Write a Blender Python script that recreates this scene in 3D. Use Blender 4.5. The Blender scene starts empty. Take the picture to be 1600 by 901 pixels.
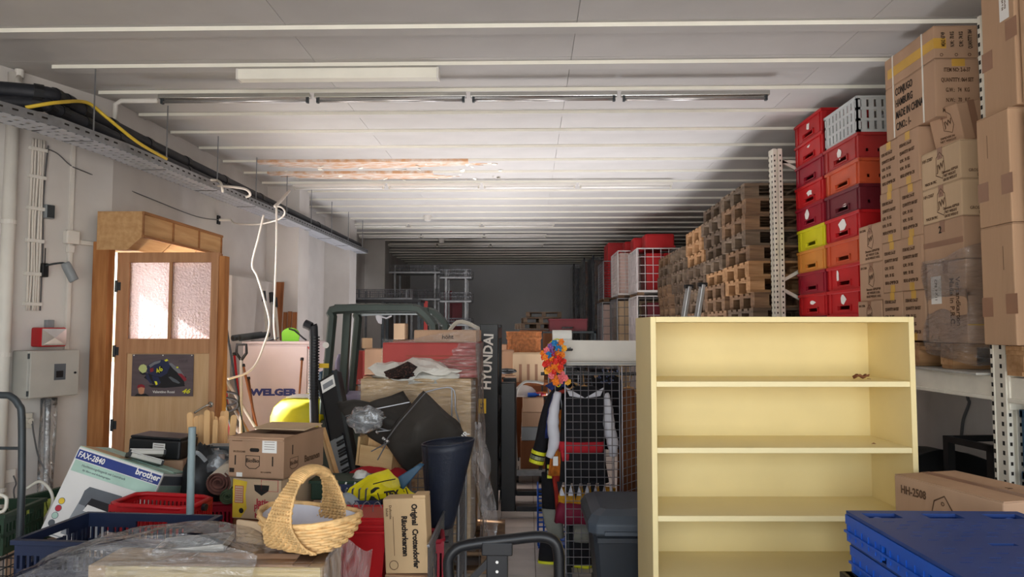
import bpy, bmesh, math, random
from mathutils import Vector, Matrix, Euler, noise
random.seed(7)
SC = bpy.context.scene
COL = SC.collection
PI = math.pi
rad = math.radians

# ------------------------------------------------------------------ camera
F_PX, CAM_Z, PITCH, YAW = 1110.0, 1.7, rad(3.33), rad(1.3)
cam_data = bpy.data.cameras.new('camera')
cam = bpy.data.objects.new('camera', cam_data)
COL.objects.link(cam)
cam.location = (0, 0, CAM_Z)
cam.rotation_euler = (PI / 2 + PITCH, 0, YAW)
cam_data.sensor_width = 36
cam_data.lens = F_PX / 1600 * 36
cam_data.clip_end = 200
SC.camera = cam

# ------------------------------------------------------------------ sky, sun, daylight, exposure
world = bpy.data.worlds.new('sky')
SC.world = world
world.use_nodes = True
wn = world.node_tree
bg = wn.nodes['Background']
sky = wn.nodes.new('ShaderNodeTexSky')
sky.sky_type = 'NISHITA'
sky.sun_disc = False
sky.sun_elevation = rad(38)
sky.sun_rotation = rad(-70)
wn.links.new(sky.outputs[0], bg.inputs[0])
bg.inputs[1].default_value = 0.45

def lamp(name, kind, loc, direction, energy, color=(1, 1, 1), **kw):
    d = bpy.data.lights.new(name, kind)
    d.energy = energy
    d.color = color
    for k, v in kw.items():
        setattr(d, k, v)
    o = bpy.data.objects.new(name, d)
    COL.objects.link(o)
    o.location = loc
    o.rotation_euler = Vector(direction).to_track_quat('-Z', 'Y').to_euler()
    return o
# sun from beyond the side door, low enough to reach under its lintel
lamp('sun', 'SUN', (-8, 9, 6), (1, -0.30, -0.60), 26.0, (1.0, 0.95, 0.87), angle=rad(0.6))
# daylight falling in through the open gate behind the camera and through the side door
lamp('gate_daylight', 'AREA', (0.1, -2.0, 1.75), (0.0, 1, -0.02), 160, (1.0, 0.985, 0.96), shape='RECTANGLE', size=6.4, size_y=3.0)
lamp('door_daylight', 'AREA', (-4.6, 6.7, 0.6), (1, 0.3, 0.6), 55, (1.0, 0.96, 0.97), shape='RECTANGLE', size=1.2, size_y=1.2)
# added lamps, in place of bounced sunlight on the ceiling: doorway and hidden floor
up_ = lamp('doorway_fill', 'AREA', (-3.60, 6.60, 1.95), (0.62, 0.66, 0.40), 17, (1.0, 0.96, 0.97), shape='RECTANGLE', size=0.8, size_y=0.5)
up_.data.spread = rad(125)
for nm_, loc_, sx_, sy_, pw_, sp_ in (('hall_floor_fill', (-1.35, 10.7, 0.04), 1.6, 5.6, 128, 140), ('aisle_floor_fill', (1.25, 8.4, 0.04), 1.2, 2.8, 74, 130)):
    up_ = lamp(nm_, 'AREA', loc_, (0, 0, 1), pw_, (0.97, 0.955, 1.0), shape='RECTANGLE', size=sx_, size_y=sy_)
    up_.rotation_euler = (PI, 0, 0); up_.data.spread = rad(sp_)
SC.view_settings.view_transform = 'Standard'
SC.view_settings.look = 'None'
SC.view_settings.exposure = 0.1
SC.view_settings.gamma = 1
SC.view_settings.use_curve_mapping = False

# ------------------------------------------------------------------ finding places: a ray of the camera met with a real depth
_fw = Vector((-math.sin(YAW) * math.cos(PITCH), math.cos(YAW) * math.cos(PITCH), math.sin(PITCH)))
_rt = Vector((math.cos(YAW), math.sin(YAW), 0))
_up = _rt.cross(_fw)
CAMP = Vector((0, 0, CAM_Z))
def _ray(px, py): return _fw * F_PX + _rt * (px - 800) + _up * (450.5 - py)
def aty(px, py, y): d = _ray(px, py); return CAMP + d * (y / d.y)
def atx(px, py, x): d = _ray(px, py); return CAMP + d * (x / d.x)
def atz(px, py, z): d = _ray(px, py); return CAMP + d * ((z - CAM_Z) / d.z)
WALL_P, WALL_N = Vector((-3.62, 6.05, 0)), Vector((0.919, -0.395, 0)).normalized()
WALL_ROT = math.atan2(0.919, 0.395)
def atw(px, py, off=0.0):
    d = _ray(px, py); p0 = WALL_P + WALL_N * off
    return CAMP + d * ((p0 - CAMP).dot(WALL_N) / d.dot(WALL_N))

# ------------------------------------------------------------------ materials
def lin(c):
    if isinstance(c, str):
        c = c.lstrip('#'); c = [int(c[i:i + 2], 16) / 255 for i in (0, 2, 4)]
    return tuple((x / 12.92 if x <= 0.04045 else ((x + 0.055) / 1.055) ** 2.4) for x in c) + (1,)
def mat(name, col, rough=0.6, metal=0.0, var=0.12, scale=6.0, bump=0.0, bscale=None, stretch=(1, 1, 1), rnd=0.0, col2=None, spec=0.4, coat=0.0, detail=4, lo=0.35, hi=0.65):
    m = bpy.data.materials.new(name); m.use_nodes = True
    nt = m.node_tree; N = nt.nodes; L = nt.links; b = N['Principled BSDF']
    tc = N.new('ShaderNodeTexCoord'); mp = N.new('ShaderNodeMapping'); L.new(tc.outputs['Object'], mp.inputs[0])
    mp.inputs['Scale'].default_value = stretch
    nz = N.new('ShaderNodeTexNoise'); nz.inputs['Scale'].default_value = scale; nz.inputs['Detail'].default_value = detail
    L.new(mp.outputs[0], nz.inputs[0])
    a = lin(col)
    if col2 is None:
        lo_c = tuple(x * (1 - var) for x in a[:3]) + (1,); hi_c = tuple(min(1, x * (1 + var)) for x in a[:3]) + (1,)
    else:
        lo_c, hi_c = a, lin(col2)
    cr = N.new('ShaderNodeValToRGB'); cr.color_ramp.elements[0].position = lo; cr.color_ramp.elements[1].position = hi
    cr.color_ramp.elements[0].color = lo_c; cr.color_ramp.elements[1].color = hi_c
    L.new(nz.outputs[0], cr.inputs[0])
    src = cr.outputs[0]
    if rnd:
        oi = N.new('ShaderNodeObjectInfo'); mr = N.new('ShaderNodeMapRange')
        L.new(oi.outputs['Random'], mr.inputs[0]); mr.inputs[3].default_value = 1 - rnd; mr.inputs[4].default_value = 1 + rnd
        mx = N.new('ShaderNodeMix'); mx.data_type = 'RGBA'; mx.blend_type = 'MULTIPLY'; mx.inputs[0].default_value = 1
        L.new(src, mx.inputs[6]); L.new(mr.outputs[0], mx.inputs[7]); src = mx.outputs[2]
    L.new(src, b.inputs['Base Color'])
    b.inputs['Roughness'].default_value = rough; b.inputs['Metallic'].default_value = metal
    b.inputs['Specular IOR Level'].default_value = spec; b.inputs['Coat Weight'].default_value = coat
    if bump:
        n2 = N.new('ShaderNodeTexNoise'); n2.inputs['Scale'].default_value = bscale or scale * 3; n2.inputs['Detail'].default_value = 3
        L.new(mp.outputs[0], n2.inputs[0])
        bp = N.new('ShaderNodeBump'); bp.inputs['Strength'].default_value = bump; bp.inputs['Distance'].default_value = 0.01
        L.new(n2.outputs[0], bp.inputs['Height']); L.new(bp.outputs[0], b.inputs['Normal'])
    return m
def film_mat(name, col, body=0.25, rough=0.18, bump=0.6, scale=14, stretch=(1, 1, 3), gl=0.35, base=0.0):
    m = bpy.data.materials.new(name); m.use_nodes = True
    nt = m.node_tree; N = nt.nodes; L = nt.links; N.remove(N['Principled BSDF']); out = N['Material Output']
    tc = N.new('ShaderNodeTexCoord'); mp = N.new('ShaderNodeMapping'); L.new(tc.outputs['Object'], mp.inputs[0]); mp.inputs['Scale'].default_value = stretch
    nz = N.new('ShaderNodeTexNoise'); nz.inputs['Scale'].default_value = scale; nz.inputs['Detail'].default_value = 5; nz.inputs['Distortion'].default_value = 1.2
    L.new(mp.outputs[0], nz.inputs[0])
    bp = N.new('ShaderNodeBump'); bp.inputs['Strength'].default_value = bump; bp.inputs['Distance'].default_value = 0.03; L.new(nz.outputs[0], bp.inputs['Height'])
    tr = N.new('ShaderNodeBsdfTransparent'); df = N.new('ShaderNodeBsdfDiffuse'); df.inputs[0].default_value = lin(col)
    gs = N.new('ShaderNodeBsdfGlossy'); gs.inputs['Roughness'].default_value = rough; L.new(bp.outputs[0], gs.inputs['Normal']); L.new(bp.outputs[0], df.inputs['Normal'])
    m1 = N.new('ShaderNodeMixShader'); mr = N.new('ShaderNodeMapRange'); L.new(nz.outputs[0], mr.inputs[0])
    mr.inputs[1].default_value = 0.35; mr.inputs[2].default_value = 0.75; mr.inputs[3].default_value = body * 0.3; mr.inputs[4].default_value = body * 1.9
    L.new(mr.outputs[0], m1.inputs[0]); L.new(tr.outputs[0], m1.inputs[1]); L.new(df.outputs[0], m1.inputs[2])
    fr = N.new('ShaderNodeLayerWeight'); fr.inputs[0].default_value = gl; L.new(bp.outputs[0], fr.inputs['Normal'])
    m2 = N.new('ShaderNodeMixShader'); ad = N.new('ShaderNodeMath'); ad.inputs[1].default_value = base; ad.use_clamp = True; L.new(fr.outputs['Fresnel'], ad.inputs[0]); L.new(ad.outputs[0], m2.inputs[0]); L.new(m1.outputs[0], m2.inputs[1]); L.new(gs.outputs[0], m2.inputs[2])
    L.new(m2.outputs[0], out.inputs[0])
    return m
def card(name, col, rnd=0.0):          # corrugated cardboard
    return mat(name, col, 0.85, 0, 0.07, 5, 0.12, 60, (1, 1, 0.15), rnd, spec=0.15)
def wood(name, col, col2, rnd=0.1, axis=0, rough=0.7, sc=5.0):
    s = [14, 14, 14]; s[axis] = 1.2
    return mat(name, col, rough, 0, 0.2, sc / 3, 0.25, sc, tuple(s), rnd, col2, spec=0.2)
M = {}
def addm():
    M.update(
    plaster=mat('painted_plaster', '#c6c1bc', 0.9, 0, 0.05, 1.3, 0.25, 9, col2='#d6d2cd', spec=0.1),
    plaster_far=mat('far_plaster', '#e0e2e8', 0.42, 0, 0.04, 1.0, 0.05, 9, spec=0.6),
    ceil=mat('ceiling_board', '#bcb9b5', 0.85, 0, 0.04, 2.0, 0.05, 40, rnd=0.03, spec=0.15),
    batten=mat('batten_paint', '#f2efe2', 0.7, 0, 0.04, 3, spec=0.2),
    peel=mat('peeling_paint', '#cfa27c', 0.9, 0, 0.2, 9, 0.8, 24, (1, 2.5, 1), col2='#ddd0c4', lo=0.38, hi=0.58),
    tile=mat('floor_tile', '#c4bcb6', 0.42, 0, 0.08, 4, 0.05, 20, rnd=0.07, spec=0.5),
    grout=mat('grout', '#857a72', 0.8, 0, 0.1, 9),
    yard=mat('yard_concrete', '#cfc6bd', 0.9, 0, 0.08, 2),
    door=wood('pine_door', '#a87a58', '#ba8c68', 0.06, 2), door2=wood('door_plywood', '#caa47a', '#d4b088', 0.03, 2, 0.6),
    post=wood('rough_pine_post', '#9a6238', '#b67d4c', 0.05, 2), hood=wood('hood_board', '#b78d60', '#c8a072', 0.05, 1, 0.7),
    hoodedge=wood('hood_edge', '#8b5f3c', '#a0714a', 0.05, 1),
    white=mat('white_paint', '#dcd8d0', 0.5, 0, 0.05, 4), conduit=mat('conduit_white', '#d9d4cc', 0.5, 0, 0.04, 4), offw=mat('aged_white_plastic', '#c9c4b8', 0.5, 0, 0.06, 6),
    chrome=mat('bare_reflector', '#c9c9c4', 0.25, 0.9, 0.05, 4), alu=mat('aluminium', '#b9babb', 0.35, 0.85, 0.06, 8), galv=mat('galvanised_steel', '#8e9093', 0.45, 0.75, 0.15, 12),
    dsteel=mat('dark_steel', '#3f4447', 0.5, 0.5, 0.15, 8), black=mat('black_plastic', '#17181b', 0.45, 0, 0.15, 8), blackm=mat('black_metal', '#141518', 0.35, 0.2, 0.15, 8),
    duct=mat('black_duct', '#23252b', 0.55, 0, 0.15, 10), grey=mat('grey_plastic', '#8a8f92', 0.5, 0, 0.05, 6), lgrey=mat('light_grey_paint', '#b5b3ac', 0.5, 0.1, 0.06, 4),
    pole=mat('grey_pipe', '#7f8f93', 0.5, 0, 0.06, 6), yellow=mat('yellow_paint', '#d8cf1c', 0.5, 0, 0.08, 8), red=mat('red_plastic', '#b3141c', 0.42, 0, 0.1, 5),
    cable=mat('white_cable', '#d5cec4', 0.5, 0, 0.03, 6), ycable=mat('yellow_cable', '#d9b93a', 0.5, 0, 0.05, 6), gcable=mat('grey_cable', '#5d5d5e', 0.6),
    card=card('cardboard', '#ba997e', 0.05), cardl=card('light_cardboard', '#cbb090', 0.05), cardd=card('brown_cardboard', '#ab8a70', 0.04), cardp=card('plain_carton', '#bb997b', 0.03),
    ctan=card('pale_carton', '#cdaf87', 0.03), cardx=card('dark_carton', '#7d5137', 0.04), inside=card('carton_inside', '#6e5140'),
    tape=mat('brown_tape', '#977057', 0.35, 0, 0.05, 6), ytape=mat('yellow_tape', '#d3a648', 0.4, 0, 0.08, 6), strap=mat('white_strap', '#e3dfd4', 0.4),
    ink=mat('black_print', '#2a211b', 0.8, 0, 0.1, 30), inkb=mat('brown_print', '#5f4531', 0.85, 0, 0.1, 30), paper=mat('white_paper', '#e9e7e2', 0.7, 0, 0.03, 6),
    bookcase=mat('cream_bookcase', '#ecd9a2', 0.5, 0, 0.03, 3, spec=0.35), bookedge=mat('cream_edge', '#efdfad', 0.45, 0, 0.02, 3), bookback=mat('cream_back', '#ead69b', 0.5, 0, 0.03, 3),
    rack=mat('rack_paint', '#e5e0d2', 0.5, 0.1, 0.06, 7), hole=mat('dark_hole', '#231f1c', 0.9, 0, 0.1, 8),
    pal_a=wood('grey_pallet_wood', '#5e5042', '#7d6b59', 0.22, 0), pal_b=wood('brown_pallet_wood', '#6b5340', '#876b51', 0.2, 0), pal_c=wood('fresh_pallet_wood', '#97714c', '#b38c66', 0.14, 0), pal_d=wood('dark_pallet_wood', '#54463a', '#6e5c4b', 0.2, 0),
    crate_red=mat('crate_red', '#b81a1f', 0.42, 0, 0.1, 4, rnd=0.08), crate_maroon=mat('crate_maroon', '#6a1a26', 0.42, 0, 0.1, 4), crate_crimson=mat('crate_crimson', '#96152a', 0.42, 0, 0.1, 4),
    crate_or=mat('crate_orange', '#c4522e', 0.42, 0, 0.1, 4), crate_yel=mat('crate_yellow', '#d4cc20', 0.42, 0, 0.08, 4), crate_amber=mat('crate_amber', '#d18a3c', 0.42, 0, 0.08, 4), crate_brick=mat('crate_brick', '#a32a28', 0.42, 0, 0.1, 4),
    crate_w=mat('crate_white', '#bfc3c2', 0.45, 0, 0.05, 4), navy=mat('navy_plastic', '#1d2740', 0.4, 0, 0.12, 5), blue=mat('blue_pallet_plastic', '#1553b8', 0.4, 0, 0.08, 5), bluetop=mat('blue_pallet_deck', '#274380', 0.5, 0, 0.1, 4), bluec=mat('slate_blue_plastic', '#274a63', 0.5, 0, 0.08, 5),
    green=mat('dark_green_plastic', '#1c3322', 0.45, 0, 0.12, 6), lime=mat('lime_plastic', '#7fc92b', 0.4, 0, 0.06, 6), seed=mat('yellow_green_packs', '#b9c25a', 0.5, 0, 0.35, 30),
    wicker=mat('wicker', '#dfb67c', 0.55, 0, 0.2, 20, 0.3, 60, rnd=0.1), hamper=mat('brown_wicker', '#bd7c4c', 0.55, 0, 0.25, 25, 0.4, 60),
    stick=wood('pale_wood_stick', '#cfa06c', '#dfb684', 0.1, 2), ply=wood('plywood', '#c6a06f', '#d6b483', 0.04, 0), planks=wood('pale_planks', '#cdb583', '#e0cd9f', 0.04, 0), brownboard=wood('brown_board', '#7a4a2c', '#96603c', 0.12, 2),
    pinkwhite=mat('cabinet_paint', '#c6b6b5', 0.5, 0, 0.05, 2.5, 0.03, 12), navyprint=mat('blue_print', '#27306e', 0.6), bluebar=mat('blue_bar', '#25387f', 0.5), mint=mat('mint_print', '#a9c6b8', 0.6), devd=mat('device_dark', '#5c6066', 0.6), devl=mat('device_grey', '#8b8f94', 0.6), 
    fax=mat('white_carton', '#dcdad7', 0.6, 0, 0.03, 5), rubber=mat('rubber_mat', '#1b2130', 0.5, 0, 0.15, 6, 0.15, 60), fabric=mat('black_fabric', '#37332f', 0.75, 0, 0.12, 6, 0.15, 50), fabricd=mat('costume_black', '#141318', 0.9, 0, 0.2, 12, 0.2, 80),
    cloth_w=mat('white_cloth', '#d3d3dc', 0.85, 0, 0.05, 8, 0.2, 30), cloth_r=mat('red_sash', '#b3202c', 0.8, 0, 0.1, 10), cloth_m=mat('maroon_skirt', '#7d1636', 0.7, 0, 0.15, 10), cloth_y=mat('yellow_skirt', '#c48d22', 0.8, 0, 0.3, 20), cloth_o=mat('orange_cloth', '#b9681f', 0.85, 0, 0.35, 24), cloth_b=mat('blue_cloth', '#26356f', 0.8, 0, 0.4, 30), cloth_g=mat('grey_trousers', '#85857c', 0.85, 0, 0.08, 10), cloth_rr=mat('red_cloth', '#8e2318', 0.8, 0, 0.3, 12),
    hivis=mat('yellow_reflective', '#dfe02a', 0.5, 0, 0.05, 8), silverstripe=mat('silver_reflective', '#8d9070', 0.4, 0.3), sequin=mat('blue_sequins', '#8fa4e0', 0.15, 0.8, 0.5, 60),
    ybag=mat('yellow_bag_film', '#e3d312', 0.35, 0, 0.08, 6, 0.3, 14), wbag=mat('white_bag_film', '#dcdad2', 0.4, 0, 0.06, 6, 0.3, 14), dots=mat('dotted_bag_print', '#3d2520', 0.5, 0, 0.9, 90, lo=0.55, hi=0.6), 
    redcarton=mat('red_carton', '#a33a35', 0.6, 0, 0.08, 5), fork=mat('forklift_dark_paint', '#2f3836', 0.4, 0.2, 0.12, 6), forkg=mat('forklift_guard_paint', '#39433f', 0.4, 0.3, 0.1, 6), seatm=mat('grey_seat', '#8f88a0', 0.7, 0, 0.05, 8), 
    bin=mat('bin_plastic', '#2c3138', 0.5, 0, 0.08, 6), binlid=mat('bin_lid', '#434b55', 0.5, 0, 0.08, 6), wire=mat('wire_steel', '#8f9094', 0.4, 0.8, 0.1, 10), wirew=mat('white_wire', '#d8d2cf', 0.5, 0.1), wired=mat('dark_wire', '#3a3a3d', 0.5, 0.5),
    mesh_grid=mat('grid_panel_grey', '#8d8b90', 0.4, 0.6, 0.05, 8), pinkcart=mat('pink_white_panel', '#d5b9ae', 0.7, 0, 0.05, 4), rug=mat('brown_rug', '#5d3b33', 0.95, 0, 0.2, 20), rugg=mat('green_rug', '#46523a', 0.95, 0, 0.2, 20), ruglin=mat('rug_backing', '#b9ab98', 0.9),
    darkbag=mat('black_bag', '#1a1b1d', 0.5, 0, 0.2, 8, 0.3, 12), tan=mat('varnished_wood', '#cc9f68', 0.5, 0, 0.08, 5), beanie=mat('dusty_white', '#c2b9b4', 0.7), 
    asphalt=mat('poster_asphalt', '#5d5054', 0.5, 0, 0.12, 5, stretch=(1, 1, 6)), skin=mat('printed_skin', '#c08868', 0.6), helmet=mat('printed_helmet', '#c8d08a', 0.6), neon=mat('printed_neon', '#d9d62a', 0.6), navyp=mat('printed_navy', '#262c4c', 0.6), redp=mat('printed_red', '#8a2430', 0.6), blackp=mat('printed_black', '#18161a', 0.6), greyp=mat('printed_grey', '#77787e', 0.6),
    lred=mat('printed_latin_red', '#b5303f', 0.7), lyel=mat('printed_yellow', '#e2bf3a', 0.7), silver=mat('silver_foil', '#c9c6c4', 0.25, 0.7, 0.1, 6), 
    film=film_mat('stretch_film', '#e8e6e6', 0.08, 0.12, 1.0, 9, (1, 1, 5), 0.15, 0.11), film2=film_mat('loose_film', '#cfc6c4', 0.30, 0.25, 0.8, 8, (2, 2, 1), 0.3), clear=film_mat('clear_plastic', '#dfe6ee', 0.14, 0.1, 0.8, 7, (1, 1, 1), 0.3, 0.06), filmf=film_mat('front_film', '#eeeae4', 0.06, 0.1, 0.8, 6, (0.5, 0.5, 12), 0.2, 0.06), traybase=mat('tray_base_lit', '#c3c7cf', 0.4, 0.35, 0.06, 10), darkfilm=film_mat('dark_film', '#30343c', 0.55, 0.15, 0.8, 9, (3, 3, 1), 0.4),
    )
addm()
def glass_mat():
    m = bpy.data.materials.new('frosted_glass'); m.use_nodes = True
    nt = m.node_tree; N = nt.nodes; L = nt.links; N.remove(N['Principled BSDF'])
    tc = N.new('ShaderNodeTexCoord'); vz = N.new('ShaderNodeTexNoise'); vz.inputs['Scale'].default_value = 55; vz.inputs['Detail'].default_value = 2; L.new(tc.outputs['Object'], vz.inputs[0])
    bp = N.new('ShaderNodeBump'); bp.inputs['Strength'].default_value = 1.0; bp.inputs['Distance'].default_value = 0.02; L.new(vz.outputs[0], bp.inputs['Height'])
    tl = N.new('ShaderNodeBsdfTranslucent'); tl.inputs[0].default_value = (0.72, 0.66, 0.69, 1); L.new(bp.outputs[0], tl.inputs['Normal'])
    rf = N.new('ShaderNodeBsdfRefraction'); rf.inputs['Roughness'].default_value = 0.5; rf.inputs['IOR'].default_value = 1.05; rf.inputs[0].default_value = (1, 0.93, 0.94, 1); L.new(bp.outputs[0], rf.inputs['Normal'])
    mx = N.new('ShaderNodeMixShader'); mx.inputs[0].default_value = 0.35; L.new(tl.outputs[0], mx.inputs[1]); L.new(rf.outputs[0], mx.inputs[2])
    gs = N.new('ShaderNodeBsdfGlossy'); gs.inputs['Roughness'].default_value = 0.2; L.new(bp.outputs[0], gs.inputs['Normal'])
    m2 = N.new('ShaderNodeMixShader'); m2.inputs[0].default_value = 0.06; L.new(mx.outputs[0], m2.inputs[1]); L.new(gs.outputs[0], m2.inputs[2])
    L.new(m2.outputs[0], N['Material Output'].inputs[0]); return m
M['glass'] = glass_mat()

# ------------------------------------------------------------------ mesh building
class MB:
    def __init__(s): s.v = []; s.f = []
    def add(s, vs, fs):
        n = len(s.v); s.v += [tuple(p) for p in vs]; s.f += [tuple(i + n for i in f) for f in fs]; return s
    def box(s, c, d, rot=None):
        x, y, z = d[0] / 2, d[1] / 2, d[2] / 2
        P = [Vector(p) for p in ((-x, -y, -z), (x, -y, -z), (x, y, -z), (-x, y, -z), (-x, -y, z), (x, -y, z), (x, y, z), (-x, y, z))]
        if rot is not None:
            R = rot if isinstance(rot, Matrix) else Euler(rot).to_matrix()
            P = [R @ p for p in P]
        c = Vector(c)
        return s.add([p + c for p in P], [(0, 3, 2, 1), (4, 5, 6, 7), (0, 1, 5, 4), (1, 2, 6, 5), (2, 3, 7, 6), (3, 0, 4, 7)])
    def bx(s, x0, x1, y0, y1, z0, z1): return s.box(((x0 + x1) / 2, (y0 + y1) / 2, (z0 + z1) / 2), (abs(x1 - x0), abs(y1 - y0), abs(z1 - z0)))
    def beam(s, a, b, w, h, up=(0, 0, 1)):
        a, b = Vector(a), Vector(b); d = (b - a); l = d.length; d.normalize(); u = Vector(up)
        if abs(d.dot(u)) > 0.98: u = Vector((1, 0, 0))
        r = d.cross(u).normalized(); u = r.cross(d)
        return s.box((a + b) / 2, (l, w, h), Matrix((d, -r, u)).transposed())
    def tube(s, pts, r, seg=8, closed=False, cap=True):
        P = [Vector(p) for p in pts]; n = len(P); rr = r if isinstance(r, (list, tuple)) else [r] * n
        T = []
        for i in range(n):
            a = P[i - 1] if (i > 0 or closed) else P[i]; b = P[(i + 1) % n] if (i < n - 1 or closed) else P[i]
            t = (b - a); T.append(t.normalized() if t.length > 1e-9 else Vector((0, 0, 1)))
        u = Vector((0, 0, 1)) if abs(T[0].z) < 0.9 else Vector((1, 0, 0))
        u = (u - T[0] * u.dot(T[0])).normalized(); vs = []
        for i in range(n):
            u = (u - T[i] * u.dot(T[i]));
            if u.length < 1e-6: u = T[i].orthogonal()
            u.normalize(); w = T[i].cross(u)
            for k in range(seg):
                a = 2 * PI * k / seg; vs.append(P[i] + (u * math.cos(a) + w * math.sin(a)) * rr[i])
        fs = []
        for i in range(n if closed else n - 1):
            j = (i + 1) % n
            for k in range(seg): fs.append((i * seg + k, i * seg + (k + 1) % seg, j * seg + (k + 1) % seg, j * seg + k))
        if cap and not closed: fs += [tuple(range(seg - 1, -1, -1)), tuple((n - 1) * seg + k for k in range(seg))]
        return s.add(vs, fs)
    def cyl(s, a, b, r, seg=12, r2=None): return s.tube([a, b], [r, r if r2 is None else r2], seg)
    def lathe(s, prof, seg=20, c=(0, 0, 0), cap=True):
        vs = [(c[0] + r * math.cos(2 * PI * k / seg), c[1] + r * math.sin(2 * PI * k / seg), c[2] + z) for r, z in prof for k in range(seg)]
        fs = [(i * seg + k, i * seg + (k + 1) % seg, (i + 1) * seg + (k + 1) % seg, (i + 1) * seg + k) for i in range(len(prof) - 1) for k in range(seg)]
        if cap: fs += [tuple(range(seg - 1, -1, -1)), tuple((len(prof) - 1) * seg + k for k in range(seg))]
        return s.add(vs, fs)
    def prism(s, poly, t, mtx=None):      # polygon in x,y given thickness t along z
        n = len(poly); vs = [Vector((x, y, 0)) for x, y in poly] + [Vector((x, y, t)) for x, y in poly]
        if mtx is not None: vs = [mtx @ v for v in vs]
        return s.add(vs, [tuple(range(n - 1, -1, -1)), tuple(range(n, 2 * n))] + [(i, (i + 1) % n, n + (i + 1) % n, n + i) for i in range(n)])
    def ring(s, poly, w, t, mtx=None):    # outline of a polygon drawn as a flat band
        n = len(poly); c = Vector((sum(p[0] for p in poly) / n, sum(p[1] for p in poly) / n, 0)); vs = []
        for z in (0, t):
            for p in poly:
                p = Vector((p[0], p[1], 0)); d = (c - p); q = p + d * (w / d.length)
                vs += [Vector((p.x, p.y, z)), Vector((q.x, q.y, z))]
        if mtx is not None: vs = [mtx @ v for v in vs]
        fs = []; m = 2 * n
        for i in range(n):
            j = (i + 1) % n; a, b, c2, d = 2 * i, 2 * j, 2 * j + 1, 2 * i + 1
            fs += [(a, d, c2, b), (m + a, m + b, m + c2, m + d), (a, b, m + b, m + a), (d, m + d, m + c2, c2)]
        return s.add(vs, fs)
    def grid(s, nx, ny, fn):
        vs = [fn(i / nx, j / ny) for j in range(ny + 1) for i in range(nx + 1)]
        return s.add(vs, [(j * (nx + 1) + i, j * (nx + 1) + i + 1, (j + 1) * (nx + 1) + i + 1, (j + 1) * (nx + 1) + i) for j in range(ny) for i in range(nx)])
    def loft(s, rows, seg=20, cap=True):  # rows: list of lists of points
        n = len(rows[0]); vs = [p for r in rows for p in r]
        fs = [(i * n + k, i * n + (k + 1) % n, (i + 1) * n + (k + 1) % n, (i + 1) * n + k) for i in range(len(rows) - 1) for k in range(n)]
        if cap: fs += [tuple(range(n - 1, -1, -1)), tuple((len(rows) - 1) * n + k for k in range(n))]
        return s.add(vs, fs)
    def mesh(s, name, m=None, smooth=False):
        me = bpy.data.meshes.new(name); me.from_pydata(s.v, [], s.f); me.validate(); me.update()
        bm = bmesh.new(); bm.from_mesh(me); bmesh.ops.recalc_face_normals(bm, faces=bm.faces); bm.to_mesh(me); bm.free()
        if m is not None: me.materials.append(m)
        if smooth:
            for p in me.polygons: p.use_smooth = True
        return me
def obj(name, mb, m=None, parent=None, smooth=False, bevel=0, solid=0, loc=None, rot=None, sub=0, seg=2):
    me = mb.mesh(name, M[m] if isinstance(m, str) else m, smooth) if isinstance(mb, MB) else mb
    o = bpy.data.objects.new(name, me); COL.objects.link(o)
    if parent is not None: o.parent = parent
    if loc is not None: o.location = loc
    if rot is not None: o.rotation_euler = rot
    if solid: x = o.modifiers.new('thick', 'SOLIDIFY'); x.thickness = solid; x.offset = 0
    if bevel: x = o.modifiers.new('edge', 'BEVEL'); x.width = bevel; x.segments = seg; x.limit_method = 'ANGLE'; x.angle_limit = rad(40)
    if sub: x = o.modifiers.new('smooth', 'SUBSURF'); x.levels = sub; x.render_levels = sub
    return o
def tag(o, label=None, cat=None, group=None, kind=None):
    if label: o['label'] = label
    if cat: o['category'] = cat
    if group: o['group'] = group
    if kind: o['kind'] = kind
    return o
def thing(name, label, cat, loc=(0, 0, 0), rot=0, group=None):
    o = bpy.data.objects.new(name, None); COL.objects.link(o); o.location = loc
    o.rotation_euler = (0, 0, rot) if isinstance(rot, (int, float)) else rot
    o.empty_display_size = 0.1
    return tag(o, label, cat, group)
def copy_tree(o, parent=None):
    c = o.copy(); COL.objects.link(c)
    if parent is not None: c.parent = parent
    for ch in o.children: copy_tree(ch, c)
    return c
def dup(root, loc, rot, label, group=None):
    c = copy_tree(root); c.location = loc; c.rotation_euler = (0, 0, rot) if isinstance(rot, (int, float)) else rot
    c['label'] = label
    if group: c['group'] = group
    return c
def struct(name, mb, m, parent=None, **k):
    o = obj(name, mb, m, parent, **k)
    if parent is None: o['kind'] = 'structure'
    return o
def single(name, label, cat, mb, m, group=None, **k): return tag(obj(name, mb, m, **k), label, cat, group)
FRONT, LEFT, RIGHT, TOPF = (PI / 2, 0, 0), (PI / 2, 0, -PI / 2), (PI / 2, 0, PI / 2), (0, 0, 0)
_txt = {}
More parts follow.
